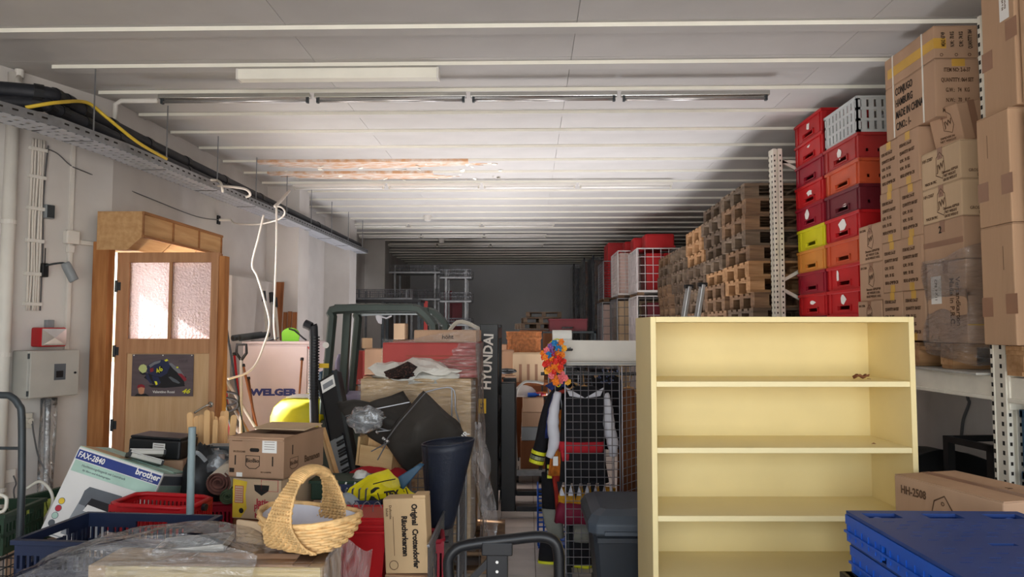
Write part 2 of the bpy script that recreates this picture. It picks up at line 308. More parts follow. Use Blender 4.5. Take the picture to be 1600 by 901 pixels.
def text(body, size, m, parent, loc, rot=FRONT, bold=0.0, name='lettering', align='CENTER', sx=1.0, shear=0.0, gap=1.0, depth=0.0006, line=1.0):
    key = (body, size, bold, align, m, shear, gap, sx, line)
    if key not in _txt:
        cu = bpy.data.curves.new('lettering', 'FONT'); cu.body = body; cu.size = size; cu.align_x = align; cu.align_y = 'CENTER'
        cu.extrude = depth; cu.offset = bold; cu.shear = shear; cu.space_character = gap; cu.space_line = line; cu.resolution_u = 2
        t = bpy.data.objects.new('lettering_tmp', cu); COL.objects.link(t)
        dg = bpy.context.evaluated_depsgraph_get(); me = bpy.data.meshes.new_from_object(t.evaluated_get(dg))
        bpy.data.objects.remove(t); bpy.data.curves.remove(cu)
        if sx != 1.0:
            for v in me.vertices: v.co.x *= sx
        me.materials.clear(); me.materials.append(M[m]); me.name = 'lettering'; _txt[key] = me
    o = obj(name, _txt[key], None, parent, loc=loc, rot=rot)
    if '\n' in body: o['kind'] = 'stuff'
    return o
def face_m(face, w, d, h, u, v, off=0.0008):    # matrix laying a flat print (x right, y up) on a face of a box whose base centre is the origin
    if face == 'front': return Matrix.Translation((u, -d / 2 - off, v)) @ Euler(FRONT).to_matrix().to_4x4()
    if face == 'left': return Matrix.Translation((-w / 2 - off, -u, v)) @ Euler(LEFT).to_matrix().to_4x4()
    if face == 'right': return Matrix.Translation((w / 2 + off, u, v)) @ Euler(RIGHT).to_matrix().to_4x4()
    return Matrix.Translation((u, v, h + off))
def rectp(w, h, cx=0, cy=0): return [(cx - w / 2, cy - h / 2), (cx + w / 2, cy - h / 2), (cx + w / 2, cy + h / 2), (cx - w / 2, cy + h / 2)]
def printp(name, poly, m, parent, face, w, d, h, u, v, off=0.0008, t=0.0006):
    return obj(name, MB().prism(poly, t, face_m(face, w, d, h, u, v, off)), m, parent)
def textf(body, size, m, parent, face, w, d, h, u, v, turn=0, off=0.0022, **k):
    mm = face_m(face, w, d, h, u, v, off) @ Matrix.Rotation(turn, 4, 'Z')
    return text(body, size, m, parent, mm.to_translation(), mm.to_euler(), **k)
def arc(c, r, a0, a1, n, plane='xz'):
    o = []
    for i in range(n + 1):
        a = a0 + (a1 - a0) * i / n; x, y = r * math.cos(a), r * math.sin(a)
        o.append(Vector((c[0] + x, c[1], c[2] + y)) if plane == 'xz' else Vector((c[0] + x, c[1] + y, c[2])) if plane == 'xy' else Vector((c[0], c[1] + x, c[2] + y)))
    return o
def smooth_path(pts, n=6):
    P = [Vector(p) for p in pts]; out = []
    for i in range(len(P) - 1):
        p0, p1, p2, p3 = P[max(0, i - 1)], P[i], P[i + 1], P[min(len(P) - 1, i + 2)]
        for k in range(n):
            t = k / n
            out.append(0.5 * ((2 * p1) + (p2 - p0) * t + (2 * p0 - 5 * p1 + 4 * p2 - p3) * t * t + (3 * p1 - p0 - 3 * p2 + p3) * t ** 3))
    return out + [P[-1]]
def nz3(p, s=1.0): return noise.noise_vector(Vector(p) * s)
# ================================================================== THE SETTING
WX, BY, RX, CZ = -3.62, 21.7, 3.75, 3.7
floor = struct('floor', MB().bx(-5.0, RX, -2.6, BY, -0.12, -0.012), 'grout')
tmesh = MB().bx(-0.147, 0.147, -0.147, 0.147, -0.012, 0.0).mesh('floor_tile', M['tile'])
for i in range(9):
    for j in range(23):
        obj('floor_tile', tmesh, None, floor, loc=(-1.3 + i * 0.3, 4.0 + j * 0.3, 0))
fw = MB()
fw.bx(-5.0, -1.456, 3.846, BY, -0.012, 0).bx(1.256, RX, 3.846, BY, -0.012, 0).bx(-5.0, RX, -2.6, 3.845, -0.012, 0).bx(-1.455, 1.255, 10.76, BY, -0.012, 0)
obj('floor_surface', fw, 'tile', floor)
ceiling = struct('ceiling', MB().bx(-5.05, RX + 0.3, -2.6, BY + 0.2, CZ + 0.01, CZ + 0.15), 'ceil')
SP, BW = 0.617, 0.11
cols = [-5.0, -1.59, 0.32, 2.22, RX]
pm_ = [MB().bx(a + 0.002, b - 0.002, 0.003, SP - 0.003, 0, 0.02).mesh('ceiling_panel', M['ceil']) for a, b in zip(cols, cols[1:])]
bm_ = MB().bx(-3.6, RX - 0.05, 0, BW, -0.028, 0).mesh('ceiling_batten', M['ceil']); bm_.materials.append(M['batten'])
for p in bm_.polygons:
    if p.normal.y < -0.9: p.material_index = 1
BY_ = {0: 4.535, 1: 5.185, 2: 5.77, 3: 6.385}
k0 = -11
for k in range(k0, 28):
    y = 4.5 + SP * k
    for me in pm_: obj('ceiling_panel', me, None, ceiling, loc=(0, y, CZ))
    obj('ceiling_batten', bm_, None, ceiling, loc=(0, BY_.get(k, y), CZ))
# flaking paint on the middle of the ceiling, stuck to board and battens
random.seed(3)
def flake(cx, cy, rx, ry, z):
    n = 26; return [(cx + math.cos(2 * PI * i / n) * rx * random.uniform(0.6, 1.08), cy + math.sin(2 * PI * i / n) * ry * random.uniform(0.55, 1.05)) for i in range(n)], z
for fi_, (cx, cy, rx, ry) in enumerate(((-2.0, 8.52, 1.15, 0.19), (-1.9, 9.15, 1.0, 0.19), (-1.1, 8.45, 0.7, 0.12), (-2.6, 9.1, 0.6, 0.16))):
    poly, z = flake(cx, cy, rx, ry, CZ); obj('peeled_paint', MB().prism([(x, y) for x, y in poly], 0.008, Matrix.Translation((0, 0, CZ - 0.004 - 0.0017 * fi_))), 'peel', ceiling)
for k, (a, b) in ((6, (-3.2, -0.7)), (7, (-3.3, -1.2))):
    y = 4.5 + SP * k; obj('peeled_paint', MB().bx(a, b, y - 0.002, y + BW + 0.002, -0.032, 0), 'peel', ceiling, loc=(0, 0, CZ))
for i in range(46):
    x = random.uniform(-3.1, -0.2); y = random.uniform(8.25, 9.35); r = random.uniform(0.015, 0.05)
    obj('paint_flake', MB().prism([(r * math.cos(a) * random.uniform(.5, 1), r * math.sin(a) * random.uniform(.5, 1)) for a in [2 * PI * q / 7 for q in range(7)]], 0.002), 'batten', ceiling, loc=(x, y, CZ - 0.014), rot=(random.uniform(-.4, .4), random.uniform(-.4, .4), 0))
# walls
D0, D1, DZ = 6.05, 7.05, 2.42
wl = MB()
wl.bx(WX - 0.4, WX, D1, BY + 0.3, 0, CZ).bx(WX - 0.4, WX, D0, D1, DZ, CZ)
t_ = Vector((0.395, 0.919))
p1 = (WX, D0); p2 = (WX - 1.01, D0 - 2.35)
wl.prism([p1, p2, (p2[0], -2.6), (p2[0] - 0.4, -2.6), (p2[0] - 0.4, p2[1]), (WX - 0.4, D0)], CZ)
wall_left = struct('wall_left', wl, 'plaster')
for (y0, y1, x1) in ((9.7, 10.15, -3.17), (12.5, 13.0, -3.17), (15.6, 16.1, -3.17)):
    obj('pilaster', MB().bx(WX, x1, y0, y1, 0, CZ), 'plaster', wall_left)
obj('wall_step', MB().bx(WX, WX + 0.1, 8.35, 9.7, 0, 2.35), 'plaster', wall_left)
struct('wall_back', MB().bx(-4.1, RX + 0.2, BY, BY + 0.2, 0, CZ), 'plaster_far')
struct('wall_right', MB().bx(RX, RX + 0.25, -2.6, BY, 0, CZ), 'plaster')
struct('wall_front', MB().bx(-5.0, -3.0, -2.6, -2.4, 0, CZ).bx(3.4, RX, -2.6, -2.4, 0, CZ).bx(-3.0, 3.4, -2.6, -2.4, 3.3, CZ), 'plaster')
struct('yard_ground', MB().bx(-30, 14, -30, 40, -0.3, -0.121), 'yard')
# ================================================================== SIDE DOOR
door = bpy.data.objects.new('door_1', None); COL.objects.link(door); door['kind'] = 'structure'; door.location = (WX, D0, 0)
LY = -0.03     # leaf stands open at a right angle to the wall, hinged on the near jamb
def dpart(n, mb, m, **k): return obj(n, mb, m, door, **k)
dpart('jamb', MB().bx(-0.03, 0.105, -0.2, -0.1, 0, 2.44), 'post', bevel=0.006)
dpart('jamb', MB().bx(-0.22, -0.05, 1.0, 1.1, 0, 2.42), 'post', bevel=0.006)
dpart('jamb_board', MB().bx(-0.3, 0.0, -0.09, -0.0, 0, 2.4), 'post', bevel=0.004)
x0, x1, T = 0.112, 0.985, 0.055
dpart('stile', MB().bx(x0, x0 + 0.105, LY - T, LY, 0.04, 2.36), 'door', bevel=0.004)
dpart('stile', MB().bx(x1 - 0.062, x1, LY - T, LY, 0.04, 2.36), 'door', bevel=0.004)
dpart('edge_board', MB().bx(x1, x1 + 0.052, LY - T + 0.015, LY + 0.05, 0.04, 2.33), 'post', bevel=0.004)
for z0, z1 in ((2.275, 2.36), (1.50, 1.625), (0.04, 0.22)):
    dpart('rail', MB().bx(x0 + 0.105, x1 - 0.062, LY - T, LY, z0, z1), 'door', bevel=0.004)
gx0, gx1 = x0 + 0.105, x1 - 0.062; gm = 0.572
dpart('mullion', MB().bx(gm - 0.012, gm + 0.012, LY - T + 0.005, LY - 0.008, 1.625, 2.275), 'door', bevel=0.003)
for a, b in ((gx0, gm - 0.012), (gm + 0.012, gx1)):
    dpart('glass_pane', MB().bx(a, b, LY - 0.032, LY - 0.026, 1.625, 2.275), 'glass')
dpart('door_panel', MB().bx(gx0, gx1, LY - 0.04, LY - 0.015, 0.22, 1.50), 'door2')
hd = MB().cyl((0.952, LY - T - 0.002, 1.075), (0.952, LY - T - 0.012, 1.075), 0.024, 14)
hd.tube(smooth_path([(0.952, LY - T - 0.01, 1.075), (0.952, LY - T - 0.05, 1.075), (0.92, LY - T - 0.058, 1.06), (0.84, LY - T - 0.058, 1.01)], 4), 0.009, 8)
dpart('door_handle', hd, 'chrome', smooth=True)
dpart('keyhole_plate', MB().cyl((0.955, LY - T, 0.965), (0.955, LY - T - 0.01, 0.965), 0.02, 12).bx(0.945, 0.965, LY - T - 0.01, LY - T, 0.93, 0.96), 'black')
for z in (2.07, 1.52, 0.9):
    dpart('hinge', MB().cyl((0.117, LY - T - 0.012, z - 0.05), (0.117, LY - T - 0.012, z + 0.05), 0.012, 10).bx(0.117, 0.15, LY - T - 0.006, LY - T, z - 0.035, z + 0.035), 'dsteel')
# plywood pelmet over the door
pel = thing('door_pelmet', 'pale plywood pelmet box over the side door, its underside glowing orange', 'pelmet', (WX, 5.85, 2.37))
prof = [(0.0, 0.31), (0.39, 0.31), (0.39, 0.115), (0.26, 0.0), (0.0, 0.0)]
L_ = 1.54
mY = Matrix(((1, 0, 0, 0), (0, 0, 1, 0), (0, 1, 0, 0), (0, 0, 0, 1)))
obj('end_panel', MB().prism(prof, 0.015, mY), 'hood', pel)
obj('end_panel', MB().prism(prof, 0.015, Matrix.Translation((0, L_ - 0.015, 0)) @ mY), 'hood', pel)
for i in range(3):
    obj('front_panel', MB().bx(0.372, 0.386, 0.016 + i * 0.505, 0.514 + i * 0.505, 0.125, 0.3), 'hood', pel)
    obj('underside_panel', MB().add([(0.01, 0.02 + i * .505, 0.012), (0.26, 0.02 + i * .505, 0.012), (0.378, 0.02 + i * .505, 0.12), (0.378, 0.51 + i * .505, 0.12), (0.26, 0.51 + i * .505, 0.012), (0.01, 0.51 + i * .505, 0.012)], [(0, 1, 4, 5), (1, 2, 3, 4)]), 'hood', pel, solid=0.008)
obj('top_panel', MB().bx(0, 0.39, 0, L_, 0.31, 0.325), 'hood', pel)
for (x, z) in ((0.392, 0.312), (0.392, 0.115)): obj('edge_strip', MB().bx(x - 0.012, x + 0.008, -0.004, L_ + 0.004, z - 0.012, z + 0.012), 'hoodedge', pel)
for i in range(4): obj('edge_strip', MB().bx(0.385, 0.397, -0.006 + i * 0.507, 0.012 + i * 0.507, 0.115, 0.312), 'hoodedge', pel)
# poster pinned to the door
W, H = 0.525, 0.352
pc = aty(254, 586, D0 + LY - T - 0.004)
po = thing('poster', 'dark poster of a leaning motorcycle racer pinned on the door panel', 'poster', pc, 0)
obj('poster_sheet', MB().bx(-W / 2, W / 2, -0.001, 0.001, -H / 2, H / 2), 'asphalt', po)
def pp(name, poly, m, layer, parent=po):
    s = W / 550.0      # poster drawn on a 550 x 370 grid, origin top left
    q = [((x - 275) * s, (185 - y) * s) for x, y in poly]
    return obj(name, MB().prism(q, 0.0005, Matrix.Translation((0, -0.0015 - layer * 0.0006, 0)) @ Euler(FRONT).to_matrix().to_4x4()), m, parent)
pp('printed_shadow', [(150, 275), (260, 262), (470, 262), (480, 280), (300, 296), (180, 292)], 'blackp', 0)
pp('printed_bike', [(110, 205), (150, 232), (190, 262), (250, 282), (330, 270), (440, 283), (476, 262), (470, 240), (490, 200), (440, 165), (380, 110), (330, 80), (260, 90), (180, 130)], 'blackp', 1)
pp('printed_leathers', [(120, 128), (150, 90), (200, 62), (262, 46), (320, 62), (345, 100), (315, 170), (262, 200), (200, 190), (150, 168)], 'navyp', 2)
pp('printed_back_panel', [(150, 96), (200, 66), (258, 52), (250, 74), (200, 92), (165, 118)], 'greyp', 3)
pp('printed_leg', [(180, 190), (240, 200), (262, 250), (230, 282), (205, 262)], 'navyp', 3)
pp('printed_arm', [(118, 160), (150, 170), (165, 215), (190, 252), (170, 258), (135, 215)], 'navyp', 3)
pp('printed_fairing', [(330, 82), (352, 76), (430, 132), (478, 198), (468, 214), (420, 170), (370, 128)], 'greyp', 3)
pp('printed_fairing', [(410, 168), (446, 170), (488, 208), (494, 228), (474, 240), (446, 206)], 'redp', 4)
pp('printed_tyre', [(296, 192), (322, 176), (390, 206), (462, 248), (474, 266), (440, 276), (366, 260), (312, 226)], 'blackp', 4)
pp('printed_rim', [(330, 200), (350, 196), (405, 226), (438, 252), (420, 258), (370, 240)], 'devd', 5)
pp('printed_helmet', [(65, 112), (80, 94), (106, 88), (128, 100), (138, 128), (126, 156), (98, 166), (72, 148), (60, 130)], 'helmet', 4)
pp('printed_visor', [(70, 150), (92, 166), (122, 162), (132, 178), (100, 182), (78, 170)], 'blackp', 5)
pp('printed_glove', [(288, 52), (312, 42), (326, 54), (302, 64)], 'neon', 4)
pp('printed_glove', [(400, 108), (418, 110), (415, 122), (398, 120)], 'neon', 4)
pp('printed_knee', [(206, 236), (228, 240), (236, 264), (220, 272)], 'neon', 5)
pp('printed_patch', [(160, 126), (192, 118), (196, 150), (168, 160)], 'redp', 4)
pp('printed_number_plate', [(215, 145), (265, 100), (284, 130), (245, 180)], 'blackp', 4)
pp('printed_head', [(60, 300), (78, 282), (105, 280), (120, 300), (112, 345), (90, 352), (70, 345)], 'skin', 3)
pp('printed_cap', [(52, 300), (58, 272), (90, 262), (118, 275), (124, 298), (90, 288)], 'redp', 4)
pp('printed_shirt', [(30, 368), (55, 345), (90, 352), (130, 345), (165, 368)], 'blackp', 4)
s = W / 550
text('Valentino Rossi', 0.030, 'paper', po, ((292 - 275) * s, -0.005, (185 - 331) * s), FRONT, bold=0.0004)
text('46', 0.052, 'neon', po, ((487 - 275) * s, -0.005, (185 - 326) * s), FRONT, bold=0.0012, shear=0.35, sx=1.3)
text('46', 0.06, 'neon', po, ((247 - 275) * s, -0.0055, (185 - 140) * s), (PI / 2, -0.6, 0), bold=0.001)
obj('printed_scribble', MB().tube([((420 + i * 8 - 275) * s, -0.004, (185 - 60 + (12 if i % 2 else -12)) * s) for i in range(11)], 0.0008, 4), 'blackp', po)
for x in (-W / 2 + 0.015, 0, W / 2 - 0.015): obj('pin', MB().cyl((x, -0.001, H / 2 - 0.008), (x, -0.006, H / 2 - 0.008), 0.005, 8), 'paper', po)

# ================================================================== LEFT WALL FITTINGS (on the slanted stretch)
def wthing(name, label, cat, px, py, off=0.0, group=None): return thing(name, label, cat, atw(px, py, off), WALL_ROT, group)
# in these frames x runs along the wall away from the camera, -y points into the room
a, b = atw(20, 195, 0.03), atw(5, 575, 0.03)
o = thing('wall_pipe', 'thick white vertical pipe at the near end of the left wall', 'pipe', (a.x, a.y, 0), WALL_ROT)
obj('pipe', MB().cyl((0, 0, 0.0), (0, 0, 3.66), 0.045, 16), 'white', o, smooth=True)
for z in (0.5, 1.5, 2.5, 3.3): obj('pipe_clamp', MB().cyl((0, 0, z), (0, 0, z + 0.03), 0.052, 16), 'white', o)
a = atw(60, 215, 0.0)
o = thing('cable_bundle', 'bundle of white cables clipped vertically to the left wall above the fuse box', 'cable', (a.x, a.y, 1.85), WALL_ROT)
for i in range(5):
    random.seed(i); x = -0.05 + i * 0.022
    obj('cable', MB().tube(smooth_path([(x + random.uniform(-.006, .006), -0.016, z) for z in (0.0, 0.25, 0.5, 0.8, 1.1, 1.35)], 3), 0.010, 6), 'cable', o, smooth=True)
obj('black_cable', MB().tube(smooth_path([(0.058, -0.012, 0.0), (0.06, -0.012, 0.5), (0.05, -0.012, 0.9), (0.07, -0.014, 1.32)], 5), 0.006, 6), 'gcable', o)
for z in (1.27, 1.05, 0.80, 0.545, 0.285, 0.05): obj('cable_clip', MB().bx(-0.075, 0.06, -0.034, 0, z - 0.014, z + 0.014), 'white', o, bevel=0.004)
o = wthing('switch_box', 'small grey box on the left wall above the spot lamp', 'box', 73, 331)
obj('body', MB().bx(-0.035, 0.035, -0.05, 0, -0.055, 0.055), 'grey', o, bevel=0.006)
obj('lid', MB().bx(-0.03, 0.03, -0.056, -0.05, -0.05, 0.05), 'dsteel', o, bevel=0.003)
o = wthing('spot_lamp', 'grey cylindrical spot lamp on a bent arm beside the cables', 'lamp', 66, 421)
obj('bracket', MB().bx(-0.025, 0.025, -0.045, 0, -0.06, 0.05), 'black', o, bevel=0.006)
obj('arm', MB().tube(smooth_path([(0.0, -0.04, 0.03), (0.03, -0.1, 0.045), (0.06, -0.17, 0.05), (0.07, -0.2, 0.02)], 5), 0.008, 8), 'dsteel', o)
obj('lamp_head', MB().tube([(0.05, -0.2, 0.05), (0.058, -0.205, 0.03), (0.1, -0.235, -0.08), (0.105, -0.238, -0.09)], [0.03, 0.036, 0.036, 0.033], 16), 'grey', o, smooth=True)
obj('antenna', MB().tube([(0, -0.03, 0.05), (0.0, -0.03, 0.17)], 0.004, 6), 'black', o)
a = atw(108, 372, 0.0)
o = thing('conduit', 'white conduit with a square junction box at its top beside the door', 'conduit', (a.x, a.y, 1.28), WALL_ROT)
top = a.z - 1.28
obj('pipe', MB().bx(-0.018, 0.018, -0.03, 0, 0, top), 'conduit', o, bevel=0.005)
obj('junction_box', MB().bx(-0.055, 0.055, -0.06, 0, top - 0.05, top + 0.06), 'conduit', o, bevel=0.01)
obj('socket_collar', MB().bx(-0.026, 0.026, -0.04, 0, top - 0.12, top - 0.06), 'conduit', o, bevel=0.005)
obj('side_trunking', MB().bx(0.055, 0.30, -0.035, 0, top - 0.045, top - 0.01), 'white', o, bevel=0.003)
obj('upper_pipe', MB().bx(-0.014, 0.014, -0.022, 0, top + 0.06, top + 0.9), 'conduit', o)
o = wthing('junction_box', 'pale square junction box at the foot of the conduit right of the fuse box', 'box', 103, 598)
obj('body', MB().bx(-0.06, 0.06, -0.06, 0, -0.05, 0.05), 'offw', o, bevel=0.01)
obj('lid', MB().bx(-0.052, 0.052, -0.067, -0.06, -0.042, 0.042), 'offw', o, bevel=0.004)
o = wthing('fuse_box', 'light grey metal fuse box with a dark sticker on the left wall', 'cabinet', 66, 582)
obj('body', MB().bx(-0.23, 0.16, -0.19, 0, -0.18, 0.18), 'lgrey', o, bevel=0.008)
d = obj('door', MB().bx(-0.225, 0.155, -0.215, -0.192, -0.175, 0.175), 'lgrey', o, bevel=0.006)
obj('lock', MB().cyl((0.12, -0.215, 0.0), (0.12, -0.222, 0.0), 0.009, 10), 'black', d)
obj('sticker', MB().bx(-0.045, 0.045, -0.217, -0.2155, -0.05, 0.075), 'devd', d)
obj('sticker_print', MB().bx(-0.03, 0.025, -0.2185, -0.2172, -0.03, 0.02), 'blackp', d)
for z in (-0.14, 0.14): obj('hinge', MB().cyl((-0.23, -0.2, z - 0.02), (-0.23, -0.2, z + 0.02), 0.008, 8), 'dsteel', d)
o = wthing('alarm_lamp', 'red alarm lamp with silver foil front standing on the fuse box', 'alarm', 73, 541)
obj('housing', MB().bx(-0.14, 0.06, -0.15, -0.02, 0.0, 0.15), 'red', o, bevel=0.012)
obj('reflector', MB().add([(-0.135, -0.152, 0.01), (0.055, -0.152, 0.01), (0.055, -0.152, 0.14), (-0.135, -0.152, 0.14), (-0.05, -0.175, 0.07)], [(0, 1, 4), (1, 2, 4), (2, 3, 4), (3, 0, 4)]), 'silver', o)
obj('bracket', MB().bx(-0.03, 0.03, -0.04, 0, 0.13, 0.21), 'grey', o, bevel=0.004)
o = thing('plastic_strip', 'rolled clear plastic strip hanging down the wall below the fuse box', 'plastic strip', atw(74, 672, 0.09), WALL_ROT)
obj('roll', MB().loft([[Vector((0.055 * math.cos(2 * PI * k / 14) * (1 + 0.2 * math.sin(3 * k + z * 4)), 0.05 * math.sin(2 * PI * k / 14), z)) for k in range(14)] for z in [-0.95 + q * 0.12 for q in range(11)]], 14), 'clear', o, smooth=True)
obj('inner_roll', MB().tube([(0.01, 0.0, -0.95), (0.0, 0.005, 0.24)], 0.022, 10), 'clear', o, smooth=True)
o = wthing('wall_outlet', 'grey wall outlet with a dangling grey cable behind the hooped rail', 'outlet', 37, 657)
obj('plate', MB().bx(-0.05, 0.05, -0.035, 0, -0.06, 0.06), 'offw', o, bevel=0.008)
obj('plug', MB().cyl((0.01, -0.035, 0), (0.01, -0.075, 0), 0.022, 12), 'offw', o)
obj('cord', MB().tube(smooth_path([(0.02, -0.07, 0.0), (0.04, -0.07, -0.12), (0.08, -0.08, -0.3), (0.15, -0.1, -0.46), (0.2, -0.12, -0.75)], 6), 0.007, 6), 'gcable', o)
o = wthing('wall_outlet', 'low white outlet with a thin black cord near the floor', 'outlet', 14, 743)
obj('plate', MB().bx(-0.04, 0.04, -0.02, 0, -0.05, 0.05), 'white', o, bevel=0.006)
obj('cord', MB().tube(smooth_path([(0.02, -0.02, 0.0), (0.03, -0.04, -0.06), (0.01, -0.05, -0.12), (0.04, -0.06, -0.3)], 5), 0.006, 6), 'gcable', o)
o = thing('wall_cable', 'thin cable sagging along the upper left wall under the tray', 'cable', atw(85, 235, 0.015), 0)
c0 = o.location.copy()
obj('cord', MB().tube(smooth_path([p - c0 for p in (atw(72, 232, .015), atw(90, 240, .015), atw(110, 258, .015), atw(132, 268, .015), Vector((WX + .02, 6.6, 2.95)), Vector((WX + .02, 7.6, 2.93)), Vector((WX + 0.02, 8.3, 3.0)))], 6), 0.005, 6), 'gcable', o)
# wall bracket behind the door with a cable
o = thing('wall_bracket', 'white lamp bracket on the left wall beyond the door pelmet', 'bracket', (WX, 8.15, 2.98), 0)
obj('plate', MB().bx(0, 0.02, -0.03, 0.03, -0.05, 0.05), 'black', o)
obj('arm', MB().cyl((0.02, 0, 0), (0.16, 0, 0.0), 0.016, 10), 'white', o)

# ================================================================== CABLE TRAY AND DUCTS
TZ = 3.12
P = [atz(-40, 163, TZ), atz(95, 200, TZ), atz(200, 238, TZ), atz(330, 292, TZ), atz(440, 338, TZ), atz(520, 372, TZ), atz(575, 396, TZ)]
tray = thing('cable_tray', 'long perforated galvanised cable tray hung below the ceiling along the left wall', 'cable tray', (P[0].x, P[0].y, TZ))
Q = [p - P[0] for p in P]
for i in range(len(Q) - 1):
    a, b = Q[i], Q[i + 1]; d = (b - a); l = d.length; d = d.normalized(); nrm = Vector((-d.y, d.x, 0))
    if nrm.x > 0: nrm = -nrm
    Wt = 0.26
    sec = MB(); sec.beam(a + Vector((0, 0, 0.035)), b + Vector((0, 0, 0.035)), 0.004, 0.07)
    obj('outer_lip', sec, 'galv', tray)
    sec = MB(); sec.beam(a + nrm * Wt + Vector((0, 0, 0.035)), b + nrm * Wt + Vector((0, 0, 0.035)), 0.004, 0.07); obj('inner_lip', sec, 'galv', tray)
    n = min(60, max(3, int(l / 0.075))); rg = MB()
    for q in range(n):
        c = a + d * (l * (q + 0.5) / n); rg.beam(c, c + nrm * Wt, l / n * 0.62, 0.004)
    rg.beam(a + nrm * 0.05, b + nrm * 0.05, 0.06, 0.003).beam(a + nrm * 0.21, b + nrm * 0.21, 0.06, 0.003).beam(a + nrm * 0.13, b + nrm * 0.13, 0.03, 0.003)
    tag(obj('perforated_base', rg, 'traybase', tray), kind='stuff')  # paler than the lips: bluish light on the underside put into the colour
    hl = MB()
    for q in range(min(40, int(l / 0.1))):
        c = a + d * (0.1 * q + 0.05) - nrm * 0.003 + Vector((0, 0, 0.04)); hl.beam(c - d * 0.02, c + d * 0.02, 0.003, 0.012)
    tag(obj('slot_row', hl, 'hole', tray), kind='stuff')
    for q in range(3):
        random.seed(i * 7 + q); off = 0.07 + q * 0.06
        obj('laid_cable', MB().tube([a + nrm * off + Vector((0, 0, 0.02)), (a + b) / 2 + nrm * (off + random.uniform(-.02, .02)) + Vector((0, 0, 0.03)), b + nrm * off + Vector((0, 0, 0.02))], 0.012, 6), ('duct', 'gcable', 'cable')[q], tray)
for i in range(10):
    y = 5.2 + i * 0.95; 
    for j in range(len(P) - 1):
        if P[j].y <= y <= P[j + 1].y:
            p = P[j].lerp(P[j + 1], (y - P[j].y) / (P[j + 1].y - P[j].y)) - P[0]
            obj('hanger', MB().tube([p + Vector((-0.02, 0, 0)), p + Vector((-0.02, 0, CZ - TZ - 0.01))], 0.006, 6).tube([p + Vector((-0.02, 0, 0.0)), p + Vector((-0.24, 0, 0.0))], 0.008, 6), 'galv', tray)
def duct(label, pts, r, ribs=True):
    o = thing('duct_pipe', label, 'pipe', pts[0]); Q = smooth_path([p - pts[0] for p in pts], 5)
    obj('hose', MB().tube(Q, r, 14), 'duct', o, smooth=True)
    L = 0
    for i in range(2, len(Q) - 1, 3):
        d = (Q[i + 1] - Q[i]).normalized(); obj('collar', MB().cyl(Q[i] - d * 0.03, Q[i] + d * 0.03, r * 1.12, 14), 'black', o)
duct('thick black pipe running above the cable tray, the upper of two', [atz(-60, 136, 3.38), atz(60, 146, 3.38), atz(98, 158, 3.38), atz(140, 180, 3.36), atz(230, 226, 3.34), atz(330, 274, 3.3), atz(430, 322, 3.26), atz(560, 384, 3.24)], 0.06)
duct('thick black pipe close above the tray, the lower of two', [atz(-60, 155, 3.28), atz(60, 163, 3.28), atz(88, 172, 3.27), atz(150, 200, 3.25), atz(240, 243, 3.22), atz(330, 284, 3.2), atz(430, 328, 3.19)], 0.045)
pts = [atz(40, 168, 3.2), atz(90, 160, 3.28), atz(135, 160, 3.42), atz(165, 182, 3.34), atz(215, 222, 3.2), atz(260, 248, 3.17)]
o = thing('yellow_hose', 'thin yellow hose curling over the black pipes above the tray', 'hose', pts[0]); obj('hose', MB().tube(smooth_path([p - pts[0] for p in pts], 6), 0.013, 8), 'ycable', o, smooth=True)
pts = [atz(30, 119, 3.64), atz(28, 130, 3.55), atz(40, 138, 3.5), atz(70, 152, 3.42)]
o = thing('elbow_pipe', 'short white elbow pipe at the left end of a ceiling batten', 'pipe', pts[0]); obj('pipe', MB().tube([p - pts[0] for p in pts], 0.02, 10), 'white', o, smooth=True)
obj('collar', MB().cyl((0, 0, -0.01), (0, 0, 0.05), 0.032, 12), 'white', o)
# hanging white cables
def hang(label, pts, r=0.011, name='hanging_cable', m='cable'):
    o = thing(name, label, 'cable', pts[0]); obj('cord', MB().tube(smooth_path([p - pts[0] for p in pts], 8), r, 8), m, o, smooth=True); return o
hang('white cable dropping straight from the tray to the white cabinet', [aty(432, 322, 7.4), aty(432, 380, 7.4), aty(430, 440, 7.4), aty(428, 500, 7.4), aty(430, 530, 7.4)])
hang('long white cable looping from the tray down in front of the white cabinet', [aty(412, 335, 7.3), aty(404, 370, 7.3), aty(394, 412, 7.3), aty(402, 432, 7.3), aty(412, 465, 7.3), aty(421, 505, 7.25), aty(412, 540, 7.2), aty(400, 568, 7.1), aty(384, 583, 7.0), aty(356, 592, 6.9)])
hang('white cable arching from the wall bracket across to the tray', [Vector((WX + 0.16, 8.15, 2.98)), aty(370, 349, 7.9), aty(405, 350, 7.7), aty(436, 342, 7.5), aty(445, 332, 7.4), aty(440, 324, 7.4), aty(432, 322, 7.4)], 0.009)
hang('thick white cable rising from the tray to the second lamp row', [aty(430, 322, 7.4), aty(440, 312, 8.0), aty(452, 298, 9.3)], 0.018)
hang('loose white cable end dangling over the tray lip', [atz(330, 281, 3.15), atz(340, 282, 3.2), aty(346, 288, 6.55), aty(348, 300, 6.55)], 0.012)
hang('white cables bunched on top of the tray', [atz(340, 290, 3.15), aty(365, 292, 6.8), aty(385, 296, 6.9), aty(391, 304, 7.0), aty(384, 308, 7.0)], 0.012)

